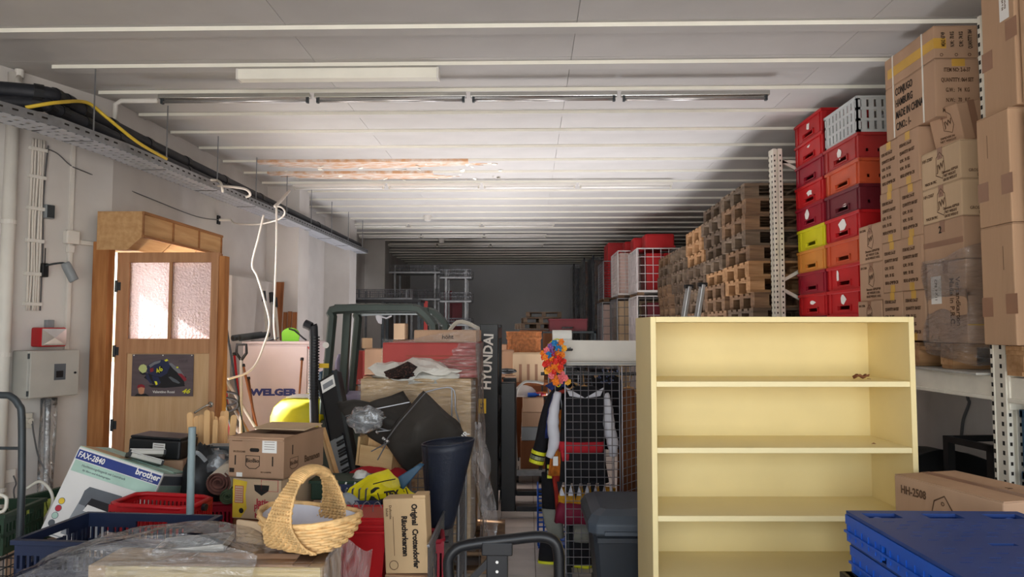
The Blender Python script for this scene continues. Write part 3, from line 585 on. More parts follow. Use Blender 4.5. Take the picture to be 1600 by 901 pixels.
# ================================================================== CEILING LAMPS
def strip(label, x0, x1, y, z, kind, group=None):
    o = thing('ceiling_light', label, 'light', ((x0 + x1) / 2, y, z), 0, group); l = x1 - x0
    if kind == 'box':
        obj('housing', MB().bx(-l / 2, l / 2, -0.045, 0.045, -0.035, 0.045), 'batten', o, bevel=0.006)
        for s_ in (-1, 1): obj('end_cap', MB().bx(s_ * l / 2 - 0.008, s_ * l / 2 + 0.008, -0.047, 0.047, -0.037, 0.045), 'white', o)
    else:
        m = 'chrome' if kind == 'chrome' else 'white'
        obj('housing', MB().bx(-l / 2 + 0.006, l / 2 - 0.006, -0.03, 0.03, 0.01, 0.045), m, o, bevel=0.004)
        obj('tube', MB().cyl((-l / 2 + 0.03, 0, -0.012), (l / 2 - 0.03, 0, -0.012), 0.012, 10), 'paper' if kind != 'chrome' else 'silver', o, smooth=True)
        for s_ in (-1, 1): obj('lamp_holder', MB().bx(s_ * (l / 2 - 0.03) - 0.01, s_ * (l / 2 - 0.03) + 0.01, -0.016, 0.016, -0.03, 0.012), 'dsteel' if kind == 'chrome' else 'offw', o, bevel=0.003)
    return o
a, b = atz(373, 120, 3.62), atz(685, 119, 3.62); strip('long plain white lamp housing alone below the second ceiling batten', a.x, b.x, (a.y + b.y) / 2, 3.627, 'box')
xs = [246, 489, 732, 967, 1204]; z = 3.55
for i, nm in enumerate(('at the tray end of the front row', 'second in the front row from the tray', 'third in the front row from the tray', 'nearest the crates in the front row')):
    a, b = atz(xs[i], 157 - i * 1.4, z), atz(xs[i + 1], 156 - i * 1.4, z); strip('bare metal tube light ' + nm, a.x + 0.01, b.x - 0.01, a.y, z, 'chrome', 'front row of bare tube lights')
a, b = atz(176, 155, 3.6), atz(246, 157, 3.6)
o = thing('lamp_conduit', 'white conduit feeding the front tube light row from the tray', 'conduit', b)
obj('pipe', MB().tube([Vector((0, 0, 0)), Vector((a.x - b.x + 0.05, 0, 0)), Vector((a.x - b.x, 0, -0.03)), Vector((a.x - b.x - 0.02, 0.02, -0.42))], 0.02, 8), 'white', o, smooth=True)
def row(px0, px1, n, py, grp, lab, z=3.6):
    a, b = atz(px0, py, z), atz(px1, py, z); dx = (b.x - a.x) / n
    nm = ['nearest the tray', 'second from the tray', 'third from the tray', 'nearest the pallets']
    for i in range(n): strip('slim white tube light %s, %s' % (lab, nm[i] if i < n - 1 else nm[3]), a.x + dx * i + 0.01, a.x + dx * (i + 1) - 0.01, a.y, z, 'w', grp)
row(456, 1050, 4, 293, 'second row of tube lights', 'in the second row under the flaking paint')
row(524, 868, 3, 353, 'third row of tube lights', 'in the third row')
row(560, 855, 3, 370, 'fourth row of tube lights', 'in the fourth row')
row(600, 850, 3, 384, 'fifth row of tube lights', 'in the fifth row')
for (px, py, w) in ((668, 340, 'between second and third lamp rows'), (690, 376, 'behind the fourth lamp row')):
    p = atz(px, py, 3.66); o = thing('smoke_detector', 'small round white detector on the ceiling ' + w, 'detector', p)
    obj('base', MB().lathe([(0.075, 0.0), (0.075, 0.04)], 16), 'white', o); obj('sensor', MB().lathe([(0.03, -0.06), (0.055, -0.05), (0.06, 0.0)], 16), 'white', o)
# ================================================================== RIGHT SIDE: RACK
ORD = ['topmost', 'second from the top', 'third from the top', 'fourth from the top', 'fifth from the top', 'sixth from the top', 'seventh from the top', 'eighth from the top', 'ninth from the top', 'tenth from the top', 'eleventh from the top', 'lowest', 'lowest but hidden']
def zat(px, py, y): return aty(px, py, y).z
P1, P2, P3 = Vector((2.375, 6.80, 0)), Vector((2.52, 3.825, 0)), Vector((2.25, 11.6, 0))
BZ = 1.455
def upright(label, p, h, tall_frame=1.05):
    o = thing('rack_upright', label, 'rack', p, 0)
    for nm, dx in (('front_post', 0.0), ('rear_post', tall_frame)):
        m = MB(); m.bx(dx - 0.04, dx - 0.008, -0.055, 0.05, 0.01, h).bx(dx + 0.008, dx + 0.05, -0.055, 0.05, 0.01, h).bx(dx - 0.045, dx + 0.055, 0.03, 0.056, 0.01, h).bx(dx - 0.008, dx + 0.008, -0.035, 0.05, 0.01, h)
        q = obj(nm, m, 'rack', o, bevel=0.003, seg=1)
        hm = MB(); z = 0.06
        while z < h - 0.03:
            for xx in (-0.024, 0.029): hm.bx(dx + xx - 0.006, dx + xx + 0.006, -0.0565, -0.054, z - 0.009, z + 0.009)
            hm.bx(dx - 0.0415, dx - 0.039, -0.03, -0.014, z - 0.011, z + 0.011).bx(dx - 0.0465, dx - 0.044, 0.036, 0.05, z - 0.011, z + 0.011)
            z += 0.05
        tag(obj('hole_row', hm, 'hole', q), kind='stuff')
    z = 0.3; k = 0
    while z + 0.6 < h:
        obj('brace', MB().beam((0.03, 0.0, z if k % 2 else z + 0.55), (tall_frame - 0.03, 0.0, z + 0.55 if k % 2 else z), 0.03, 0.03), 'rack', o); z += 0.62; k += 1
    obj('tie_bar', MB().beam((0.03, 0, h - 0.12), (tall_frame - 0.03, 0, h - 0.12), 0.03, 0.03), 'rack', o)
    for dx in (0, tall_frame): obj('foot_plate', MB().bx(dx - 0.07, dx + 0.08, -0.08, 0.08, 0, 0.012), 'rack', o)
    return o
h1 = zat(1212, 232, 6.75)
upright('tall perforated white rack upright between pallets and red crates', P1, h1)
upright('perforated white rack upright standing between two carton bays at the frame edge', P2, 3.42)


def beam_pair(label, a, b, g=None):
    o = thing('rack_beam', label, 'rack beam', (a.x, a.y, BZ), math.atan2((b - a).y, (b - a).x)); l = (b - a).length - 0.12
    m = MB(); m.bx(0.06, l + 0.06, -0.025, 0.025, -0.11, 0.0).bx(0.06, l + 0.06, -0.04, -0.02, -0.13, -0.108)
    obj('beam', m, 'rack', o, bevel=0.004)
    for x in (0.045, l + 0.075): obj('end_bracket', MB().bx(x - 0.02, x + 0.02, -0.035, 0.03, -0.17, 0.03), 'rack', o, bevel=0.003)
    for i in range(8): obj('safety_clip', MB().bx(l * (0.1 + 0.11 * i), l * (0.1 + 0.11 * i) + 0.04, -0.042, -0.03, -0.128, -0.112), 'rack', o)
    return o
beam_pair('white rack beam under the strapped cartons, facing the aisle', P1 + Vector((-0.0, 0, 0)), P2)
beam_pair('white rack beam at the rear of the carton bay by the wall', P1 + Vector((1.05, 0, 0)), P2 + Vector((1.05, 0, 0)))
beam_pair('white rack beam under the plain tall cartons at the frame edge', P2, Vector((2.66, 0.95, 0)))
beam_pair('long white rack beam carrying the pallet stacks, facing the aisle', P3, P1 + Vector((-0.12, 0.04, 0)))
beam_pair('long white rack beam carrying the pallet stacks, rear side', P3 + Vector((0.8, 0, 0)), P1 + Vector((0.68, 0.04, 0)))
o = thing('rack_deck', 'grey steel deck lying on the rack beams under the cartons', 'deck', (2.47, 5.24, BZ + 0.001), -0.036)
for i in range(6): obj('deck_plate', MB().bx(0.0, 1.0, -1.32 + i * 0.44, -0.90 + i * 0.44, 0, 0.012), 'lgrey', o)
# ------------------------------------------------------------------ pallets
PL, PWd, PH = 1.22, 0.85, 0.15
def make_pallet(m, label, cat='pallet', group=None):
    o = thing('wooden_pallet', label, cat, (0, 0, 0), 0, group)
    db = MB().bx(-PL / 2, PL / 2, -0.06, 0.06, 0.127, 0.1495).mesh('deck_board', M[m])
    cb = MB().bx(-0.07, 0.07, -PWd / 2, PWd / 2, 0.105, 0.1265).mesh('cross_board', M[m])
    bl = MB().bx(-0.07, 0.07, -0.062, 0.062, 0.0225, 0.1045).mesh('block', M[m])
    bb = MB().bx(-PL / 2, PL / 2, -0.055, 0.055, 0.0, 0.022).mesh('base_board', M[m])
    for y in (-0.365, -0.19, 0, 0.19, 0.365): obj('deck_board', db, None, o, loc=(0, y, 0))
    for x in (-PL / 2 + 0.07, 0, PL / 2 - 0.07):
        obj('cross_board', cb, None, o, loc=(x, 0, 0))
        for y in (-PWd / 2 + 0.065, 0, PWd / 2 - 0.065): obj('block', bl, None, o, loc=(x, y, 0))
    for y in (-PWd / 2 + 0.06, 0, PWd / 2 - 0.06): obj('base_board', bb, None, o, loc=(0, y, 0))
    return o
protos = {}
def place_pallet(kind, loc, rot, label, group=None):
    if kind not in protos:
        o = make_pallet('pal_' + kind, label, 'pallet', group); o.location = loc; o.rotation_euler = (0, 0, rot); protos[kind] = o; return o
    o = dup(protos[kind], loc, rot, label); 
    if group: o['group'] = group
    elif 'group' in o: del o['group']
    return o
tone = {'a': 'grey weathered', 'b': 'brown', 'c': 'fresh orange', 'd': 'dark grimy'}
stacks = [(1163, 6.85, 1127, 247, 'abbabccbdba', 'stack nearest the white rack post'), (1127, 7.74, 1097, 262, 'daddacbbbab', 'second stack behind the rack post'),
          (1096, 8.63, 1068, 288, 'cccddadbbb', 'third stack behind the rack post'), (1068, 9.52, 1044, 325, 'aaadddbbd', 'fourth stack behind the rack post'), (1043, 10.45, 1014, 342, 'badbbbaab', 'fifth and farthest pallet stack')]
random.seed(11)
for si, (px, y0, pxf, pyt, kinds, where) in enumerate(stacks):
    xf = aty(px, 330, y0).x + 0.0
    n = len(kinds); n_lay = n + (1 if si == 0 else 0)
    z = BZ + 0.003
    for i in range(n):
        kd = kinds[n - 1 - i]; ordn = n - 1 - i
        t_ = i / n
        place_pallet(kd, (xf + PL / 2 + 0.10 * (1 - t_) * (1 if si == 0 else 0.4) + random.uniform(-0.022, 0.022), y0 + PWd / 2 + 0.012 + random.uniform(-0.008, 0.008), z + i * (PH + 0.0012)), random.uniform(-0.008, 0.008),
                     '%s wooden pallet, %s in the %s' % (tone[kd], ORD[ordn] if ordn < n - 1 else 'lowest', where), 'wooden pallets stacked along the aisle')
# pallets under the crates and cartons
place_pallet('b', (2.54 + PL / 2, 6.15 - 0.25, BZ + 0.015), 0, 'brown wooden pallet under the red crate columns on the rack')
place_pallet('c', (2.50 + PL / 2, 4.68, BZ + 0.015), 0, 'light wooden pallet under the strapped cartons and wrapped carton')
place_pallet('c', (2.43 + PL / 2, 3.26, BZ + 0.015), 0, 'light wooden pallet under the tall plain cartons at the edge')
S0 = BZ + 0.015 + PH + 0.003
# ------------------------------------------------------------------ crates
def make_crate(m, L=0.62, Wd=0.42, Hh=0.2, holes=True):
    o = thing('plastic_crate', 'x', 'crate')
    a, b, t = L / 2, Wd / 2, 0.012
    s = MB()
    s.bx(-a + .01, a - .01, -b + .01, b - .01, 0.0, 0.012)
    # long sides (y = +-b) with a grip opening, short sides (x = +-a) with small square openings
    for sg in (-1, 1):
        y0, y1 = sorted((sg * b - sg * 0.008, sg * b - sg * (0.008 + t)))
        gw, g0, g1 = 0.10, 0.04, 0.07
        s.bx(-a + .01, -gw, y0, y1, 0.012, Hh - 0.01).bx(gw, a - .01, y0, y1, 0.012, Hh - 0.01).bx(-gw, gw, y0, y1, 0.012, g0).bx(-gw, gw, y0, y1, g1, Hh - 0.01)
        x0, x1 = sorted((sg * a - sg * 0.008, sg * a - sg * (0.008 + t)))
        s.bx(x0, x1, -b + .01, b - .01, 0.012, 0.05).bx(x0, x1, -b + .01, b - .01, 0.075, Hh - 0.01)
        for k in range(5): y = -b + 0.03 + k * (2 * b - 0.06) / 4; s.bx(x0, x1, y - 0.035 if k else -b + .01, y + 0.035 if k < 4 else b - .01, 0.05, 0.075)
        for q in (-1, 1):
            s.bx(sg * a - 0.004 if sg > 0 else -a, sg * a if sg > 0 else -a + 0.004, q * (b - 0.028) - 0.024, q * (b - 0.028) + 0.024, 0.012, Hh - 0.012)
            s.bx(q * (a - 0.06) - 0.012, q * (a - 0.06) + 0.012, sg * b - (0.008 if sg > 0 else 0), sg * b + (0.008 if sg < 0 else 0), 0.012, Hh - 0.02)
    obj('shell', s, m, o)
    e = 0.006; r = MB(); r.bx(-a - e, a + e, -b - e, -b + 0.022, Hh - 0.026, Hh).bx(-a - e, a + e, b - 0.022, b + e, Hh - 0.026, Hh).bx(-a - e, -a + 0.022, -b, b, Hh - 0.026, Hh).bx(a - 0.022, a + e, -b, b, Hh - 0.026, Hh)
    obj('rim', r, m, o, bevel=0.003, seg=1)
    for sg in (-1, 1):
        fr = MB(); y = sg * (b - 0.004)
        fr.box((0, y, 0.074), (0.25, 0.014, 0.008)).box((-0.119, y, 0.056), (0.012, 0.014, 0.044)).box((0.119, y, 0.056), (0.012, 0.014, 0.044)).box((0, y, 0.030), (0.25, 0.014, 0.008))
        obj('grip_frame', fr, m, o)
    return o
cproto = {}
def place_crate(m, loc, rot, label, group):
    if m not in cproto: o = make_crate(m); cproto[m] = o
    else: o = copy_tree(cproto[m])
    o.location = loc; o.rotation_euler = (0, 0, rot); o['label'] = label; o['group'] = group; return o
def torn(o, u, v, w, h, seed):
    random.seed(seed); n = 9; poly = [(math.cos(2 * PI * i / n) * w / 2 * random.uniform(.45, 1.1), math.sin(2 * PI * i / n) * h / 2 * random.uniform(.5, 1.15)) for i in range(n)]
    # long side at local y = +b becomes the aisle side after the quarter turn
    mm = Matrix.Translation((u, 0.2055, v)) @ Euler((PI / 2, 0, PI)).to_matrix().to_4x4()
    obj('label_remains', MB().prism(poly, 0.0012, mm), 'paper', o)
cn = {'crate_red': 'red', 'crate_maroon': 'dark maroon', 'crate_crimson': 'crimson', 'crate_or': 'orange', 'crate_yel': 'yellow', 'crate_amber': 'amber', 'crate_brick': 'brick red'}
colB = ['crate_red', 'crate_red', 'crate_red', 'crate_or', 'crate_red', 'crate_maroon', 'crate_or', 'crate_brick']       # bottom to top
colA = ['crate_maroon', 'crate_red', 'crate_crimson', 'crate_amber', 'crate_yel', 'crate_crimson', 'crate_red', 'crate_crimson', 'crate_red', 'crate_red']
labB = {1: (0.02, .12, .13, .09), 2: (.12, .12, .07, .12), 4: (0.0, .115, .2, .14), 7: (0.02, .11, .1, .1), 5: (-.04, .075, .12, .03)}
labA = {8: (0, .14, .09, .03), 9: (0.0, .12, .1, .08), 6: (.0, .11, .15, .06), 5: (.06, .12, .13, .12), 1: (0, .12, .16, .04)}
for nm, colr, yc, labs, dz, where in (('near', colB, 5.47 + 0.31, labB, 0.2005, 'column under the white crate'), ('far', colA, 6.17 - 0.045 + 0.31, labA, 0.2003, 'column beside the rack post')):
    for i, m in enumerate(colr):
        random.seed(i * 3 + len(nm)); k = len(colr) - 1 - i
        xx = 2.545 + 0.21 + random.uniform(-0.006, 0.006)
        o = place_crate(m, (xx, yc, S0 + i * dz), PI / 2 + random.uniform(-.006, .006), '%s plastic crate, %s in the %s' % (cn[m], ORD[k] if i else 'lowest', where), 'plastic crates stacked on the rack')
        if i in labs: torn(o, *labs[i], seed=i + 5)
# white perforated crate on top of the near column
zt = S0 + 8 * 0.2005
o = thing('perforated_crate', 'light grey perforated plastic crate topping the near red column', 'crate', (2.545 + 0.23, 5.47 + 0.30, zt), 0)
A, B, Hc = 0.23, 0.30, 0.285
obj('base', MB().bx(-A + .005, A - .005, -B + .005, B - .005, 0, 0.012), 'crate_w', o)
for s_ in (-1, 1):
    def side(n, half, mk):
        m = MB()
        for z0, z1 in ((0.0, 0.02), (0.087, 0.108), (0.175, 0.197), (0.255, Hc)): mk(m, -half, half, z0, z1, 0.012)
        for i in range(n + 1):
            c = -half + 2 * half * i / n; mk(m, c - half / n * 0.66, c + half / n * 0.66, 0.0, Hc, 0.008)
        mk(m, -half, -half + 0.03, 0, Hc, 0.012); mk(m, half - 0.03, half, 0, Hc, 0.012); return m
    def mx(m, a, b, z0, z1, t): x = s_ * (A - 0.006); m.bx(x - t / 2, x + t / 2, max(a, -B), min(b, B), z0, z1)
    def my(m, a, b, z0, z1, t): y = s_ * (B - 0.006); m.bx(max(a, -A), min(b, A), y - t / 2, y + t / 2, z0, z1)
    sm = side(9, B, mx)
    obj('lattice_side', sm, 'crate_w', o); obj('lattice_side', side(8, A, my), 'crate_w', o)
obj('rim', MB().bx(-A - .004, A + .004, -B - .004, -B + .016, Hc - .02, Hc).bx(-A - .004, A + .004, B - .016, B + .004, Hc - .02, Hc).bx(-A - .004, -A + .016, -B, B, Hc - .02, Hc).bx(A - .016, A + .004, -B, B, Hc - .02, Hc), 'crate_w', o, bevel=0.003)
# ------------------------------------------------------------------ cartons
def carton(label, loc, size, rot=0, m='card', group=None, tp='tape', flaps=True, name='carton', cat='box', tape_dir='x', seam=True):
    w, d, h = size
    o = thing(name, label, cat, loc, rot, group)
    hb = h - (0.004 if flaps else 0)
    obj('body', MB().bx(-w / 2, w / 2, -d / 2, d / 2, 0, hb), m, o, bevel=min(0.006, w * 0.03))
    if flaps:
        if tape_dir == 'x':
            for s in (-1, 1): obj('flap', MB().bx(-w / 2 + .002, w / 2 - .002, s * 0.002, s * (d / 2 - .002), hb, h), m, o)
            if tp: obj('tape', MB().bx(-w / 2 - .0012, w / 2 + .0012, -0.025, 0.025, h, h + .0012).bx(-w / 2 - .0012, -w / 2, -.025, .025, h - .07, h).bx(w / 2, w / 2 + .0012, -.025, .025, h - .07, h), tp, o)
        else:
            for s in (-1, 1): obj('flap', MB().bx(s * 0.002, s * (w / 2 - .002), -d / 2 + .002, d / 2 - .002, hb, h), m, o)
            if tp: obj('tape', MB().bx(-0.025, 0.025, -d / 2 - .0012, d / 2 + .0012, h, h + .0012).bx(-.025, .025, -d / 2 - .0012, -d / 2, h - .07, h).bx(-.025, .025, d / 2, d / 2 + .0012, h - .07, h), tp, o)
    return o
HEX = [(-0.5, -0.62), (0.28, -0.95), (0.58, -0.35), (0.45, 0.55), (0.0, 0.95), (-0.42, 0.6)]
def jw(o, face, w, d, h, u, v, s=0.06, turn=0.0, ink='inkb'):
    mm = face_m(face, w, d, h, u, v, 0.001) @ Matrix.Rotation(turn, 4, 'Z')
    obj('tag_outline', MB().ring([(x * s, y * s) for x, y in HEX], 0.045 * s + 0.001, 0.0006, mm).ring([(0.08 * s * math.cos(a) - 0.02 * s, 0.62 * s + 0.08 * s * math.sin(a)) for a in [2 * PI * k / 8 for k in range(8)]], 0.03 * s, 0.0006, mm), ink, o)
    textf('JW', s * 0.62, ink, o, face, w, d, h, u + 0.02 * s, v - 0.1 * s, turn + 0.25, shear=0.2, bold=0.0004)
qn = ['ITEM NO: 2-6-37\nQUANTITY: 064 SET\nG.W.:  74  KG\nN.W.:  70  KG\nMEAS: 65*49*30 CM']
def q_carton(label, y0, y1, z0, z1, xf=2.50, dep=0.135, seed=0):
    d = y1 - y0; h = z1 - z0
    o = carton(label, (xf + dep / 2, (y0 + y1) / 2, z0), (dep, d - 0.004, h - 0.002), 0, 'card', 'printed quantity cartons on the rack', None, True, 'quantity_carton')
    textf(qn[0], 0.031, 'inkb', o, 'left', dep, d, h, -d * 0.38, h * 0.48, 0, align='LEFT', bold=0.0006, sx=0.66, line=1.65)
    obj('tape', MB().bx(-dep / 2 - .0014, -dep / 2, -0.028, 0.028, h - 0.055, h - .002).bx(-dep / 2 - .0014, -dep / 2, -0.028, 0.028, 0.0, 0.05), 'ytape', o)
    return o
hq = 0.347
zrow = [S0 + 0.01 + 0.0 * hq, S0 + 0.012 + hq * 0.93, S0 + 0.014 + hq * 1.93, S0 + .016 + hq * 2.93]
rows = [(zrow[0], zrow[1] - 0.0), (zrow[1], zrow[2]), (zrow[2], zrow[3]), (zrow[3], zrow[3] + hq)]
nmz = ['in the lowest row', 'in the second row up', 'in the third row up', 'in the top row']
for i, (za, zb) in enumerate(rows):
    q_carton('slim printed carton, far one of two %s below the strapped cartons' % nmz[i], 4.80, 5.06, za, zb, 2.50 + 0.006 * (i % 2))
    q_carton('slim printed carton, near one of two %s below the strapped cartons' % nmz[i], 4.535, 4.795, za, zb, 2.495 + 0.008 * ((i + 1) % 2))
ztop = rows[3][1]
# cartons behind the printed ones carry the strapped pair
o = carton('brown carton with CO and HAM printed, behind the printed cartons top row', (2.90, 4.80, ztop - 0.40), (0.5, 0.52, 0.398), 0, 'cardd', None, None)
textf('CONJUGO\nHAMBURG', 0.075, 'ink', o, 'front', .5, .52, .398, -0.21, 0.27, 0, align='LEFT', bold=0.002)
obj('strap', MB().bx(-0.235, -0.223, -0.2615, -0.2605, 0.0, 0.398), 'strap', o)
carton('large brown carton filling the rack behind the lower printed cartons', (2.90, 4.80, S0), (0.5, 0.52, ztop - 0.40 - S0 - 0.002), 0, 'cardd', None, None)
def strapped(label, h, z, texts, m='card'):
    w, d = 0.27, 0.60
    o = carton(label, (2.50 + w / 2, 4.34 + d / 2, z), (w, d, h - 0.002), 0, m, 'white-strapped cartons on the rack', None, True, 'strapped_carton')
    for y in (-0.17, 0.19):
        t = 0.003; o2 = MB()
        o2.bx(-w / 2 - t, w / 2 + t, y - .007, y + .007, h - .002, h + 0.0005).bx(-w / 2 - t, -w / 2 - 0.0005, y - .007, y + .007, 0, h).bx(w / 2 + .0005, w / 2 + t, y - .007, y + .007, 0, h)
        obj('strap', o2, 'strap', o)
    return o
h_lo = 0.362; h_up = 0.205
o = strapped('strapped brown carton printed CONJUGO HAMBURG MADE IN CHINA', h_lo, ztop + .002, True)
textf('CONJUGO\nHAMBURG\nMADE IN CHINA\nC/NO.: 1-', 0.072, 'ink', o, 'left', .27, .6, h_lo, -0.165, h_lo * 0.5, 0, align='LEFT', bold=0.001, sx=0.62, line=1.1)
textf('ITEM NO: 2-6-37\nQUANTITY: 064 SET\nG.W.:   74   KG\nN.W.:   70   KG\nMEAS: 65*49*30 CM', 0.036, 'inkb', o, 'front', .27, .6, h_lo, 0.0, h_lo * 0.45, 0, bold=0.0006, sx=0.62, line=1.75)
obj('tape', MB().bx(-.03, .05, -0.3014, -.3, h_lo - 0.05, h_lo - .004), 'ytape', o)
o = strapped('upper strapped brown carton with yellow tape, topmost under the ceiling', h_up, ztop + h_lo + .004, False)
textf('MEAS: 65*49\nN.W.:  70 KG\nG.W.:  74 KG\nQUANTITY: 064', 0.034, 'ink', o, 'front', .27, .6, h_up, 0.005, h_up * 0.57, PI / 2, bold=0.0006, sx=0.5, line=1.6)
obj('tape', MB().bx(-.1365, -.1352, -0.30, .26, .06, .125).bx(-.1365, -.06, -.3014, -.3, .06, .125), 'ytape', o)
for u in (-.09, 0, .08): obj('recycling_mark', MB().ring([(0.011 * math.cos(a), 0.011 * math.sin(a)) for a in [2 * PI * k / 6 for k in range(6)]], .004, .0006, face_m('front', .27, .6, h_up, u, .02)), 'inkb', o)
# JW cartons, far small column of three
zz = [S0, zat(1342, 452, 5.4), zat(1342, 394, 5.4), zat(1342, 336, 5.4)]
zz[1:] = [S0 + 0.29, S0 + 0.57, S0 + 0.85]
for i, (a, nm) in enumerate((((0, .05), 'lowest'), ((0, .0), 'middle'), ((0, 0.0), 'topmost'))):
    z0, z1 = zz[i], zz[i + 1]; d = 0.355; w = 0.3
    o = carton('small carton with a tag outline print, %s of three beside the red crates' % nm, (2.515 + w / 2 - (0.02 if i == 0 else 0), 5.075 + d / 2, z0), (w, d, z1 - z0 - .002), 0, 'card', 'tag-print cartons beside the crates')
    h = z1 - z0
    jw(o, 'left', w, d, h, 0.0, h * 0.63, 0.085)
    textf('HH-2506', 0.026, 'inkb', o, 'left', w, d, h, -0.11, h * 0.87, 0); textf('Dimension: 650*650*300\nNET WEIGHT: 12 KG\nGROSS WEIGHT: 14 KG', 0.026, 'inkb', o, 'left', w, d, h, 0.03, h * 0.2, 0, sx=0.8)
# JW cartons, near column
cz = [S0, zat(1434, 413, 4.53), zat(1434, 352, 4.53), zat(1434, 299, 4.53), zat(1436, 243, 4.53)]
wr_h = 0.56
w, d = 0.42, 0.405
def jcol(label, z0, z1, m, kind):
    h = z1 - z0 - .002
    o = carton(label, (2.505 + w / 2, 4.125 + d / 2, z0), (w, d, h), 0, m, 'wide cartons beside the frame-edge rack post')
    if kind == 'jw':
        jw(o, 'left', w, d, h, 0.0, h * 0.52, 0.09); jw(o, 'front', w, d, h, -0.03, h * 0.55, 0.09, 0.5, 'ink')
        textf('HH-2507', 0.03, 'inkb', o, 'left', w, d, h, -0.13, h * 0.78, 0); textf('Dimension: 650*650\nNET WEIGHT\nGROSS WEIGHT', 0.024, 'inkb', o, 'left', w, d, h, 0.1, h * 0.2, 0, sx=.8)
        textf('GROSS WEIGHT 14 KG\nDIMENSION', 0.026, 'inkb', o, 'front', w, d, h, -0.06, h * 0.14, 0, sx=.8); textf('MADE IN PRC', 0.026, 'inkb', o, 'left', w, d, h, -0.1, h * 0.12, 0, sx=.8)
    else:
        textf('2', 0.06, 'ink', o, 'left', w, d, h, -0.02, h * 0.78, 0, bold=.001)
        obj('tape', MB().bx(-w / 2 - .0014, -w / 2, -d / 2, d / 2, h * .38, h * .52), 'tape', o); jw(o, 'front', w, d, h, 0.05, h * 0.5, 0.08, 1.2, 'ink')
    return o
jcol('wide carton numbered 2 with brown tape, directly above the film-wrapped carton', cz[1] - 0.0, cz[2], 'card', '2')
jcol('pale carton with tag outline, second from the top beside the plain cartons', cz[2], cz[3], 'cardl', 'jw')
jcol('carton with upside-down tag print, top of the wide carton column', cz[3], cz[4], 'cardl', 'jw')
# film-wrapped carton
dz = cz[1] - S0 - 0.004
o = carton('film-wrapped carton with white label at the bottom of the wide column', (2.50 + 0.26, 4.32, S0), (0.5, 0.40, dz), 0, 'card', None, 'tape')
textf('Versandkarton\nMade in P.R.C.', 0.06, 'inkb', o, 'left', .5, .4, dz, 0.09, dz * .5, -PI / 2, bold=.0006, sx=.8)
printp('label', rectp(0.11, 0.17), 'paper', o, 'left', .5, .4, dz, -0.1, dz * .66); textf('CPE 7.7.11', 0.03, 'ink', o, 'left', .5, .4, dz, -0.1, dz * .66, -PI / 2, off=.003)
printp('tape_strip', rectp(0.05, dz), 'tape', o, 'front', .5, .4, dz, 0.08, dz / 2); printp('tie', rectp(0.5, 0.008), 'ytape', o, 'front', .5, .4, dz, 0, dz * .22, .0012)
def film_drape(s, t):
    # sheet wrapped round the carton's aisle and camera sides, pulled up to the right
    u = s * 1.0
    if u < 0.42: x = -0.262 - 0.02 * math.sin(t * 9); y = 0.21 - u / 0.42 * 0.44
    else: x = -0.262 + (u - 0.42) / 0.58 * 0.52; y = -0.225 - 0.02 * math.sin(t * 11 + u * 9)
    top = dz + 0.02 + max(0, u - 0.25) * 0.26; bot = -0.13 + 0.12 * abs(u - 0.5)
    n = nz3((x * 4, y * 4, t * 3)) * 0.022
    return Vector((x - abs(n.x), y - abs(n.y), bot + (top - bot) * t))
obj('stretch_film', MB().grid(30, 22, film_drape), 'film', o, smooth=True)
# tilted small carton
o = carton('small tilted carton perched on the wide cartons near the ceiling', (2.70, 4.40, cz[4] + 0.05), (0.22, 0.22, 0.235), (0.0, rad(-13), rad(14)), 'card', None, 'tape')
jw(o, 'left', .22, .22, .235, 0.02, .14, 0.075); textf('DIMENSION\nNET WEIGHT', 0.02, 'inkb', o, 'left', .22, .22, .235, 0, .04, 0)
obj('tape', MB().bx(-.03, .02, -0.1114, -.11, 0, .235), 'tape', o)
# tall plain cartons at the frame edge
yb = [S0, zat(1545, 356, 3.75), zat(1538, 186, 3.75) + 0.0, 3.47]
nm = ['lowest', 'middle', 'topmost']
for i in range(3):
    h = yb[i + 1] - yb[i] - .003
    o = carton('tall plain carton, %s of the far column at the frame edge' % nm[i], (2.415 + 0.3 - (0.03 if i < 2 else 0), 3.625 + (0.03 if i < 2 else 0), yb[i]), (0.6, 0.25, h), 0, 'cardp', 'plain cartons at the frame edge', None)
    for (u, v) in ((-0.085, h * .32), (0.1, h * .34)) if i < 2 else ((-0.09, h * .45), (0.1, h * .6)): printp('tape_patch', rectp(0.085, 0.1), 'tape', o, 'left', .6, .25, h, u, v)
    if i == 2: printp('label', rectp(0.07, 0.16), 'paper', o, 'left', .6, .25, h, 0.055, h - .12); textf('90 x 60\nKarton', 0.018, 'inkb', o, 'left', .6, .25, h, 0.055, h - .12, PI / 2, off=.002)
    else: printp('staple_line', rectp(0.003, 0.12), 'inkb', o, 'left', .6, .25, h, -0.04 if i else 0.05, h * .72)
    o = carton('tall plain carton, %s of the nearest column cut by the frame' % nm[i], (2.43 + 0.3, 3.34, yb[i]), (0.6, 0.29, max(h - 0.03 * i, .1)), 0, 'cardp', 'plain cartons at the frame edge', None)
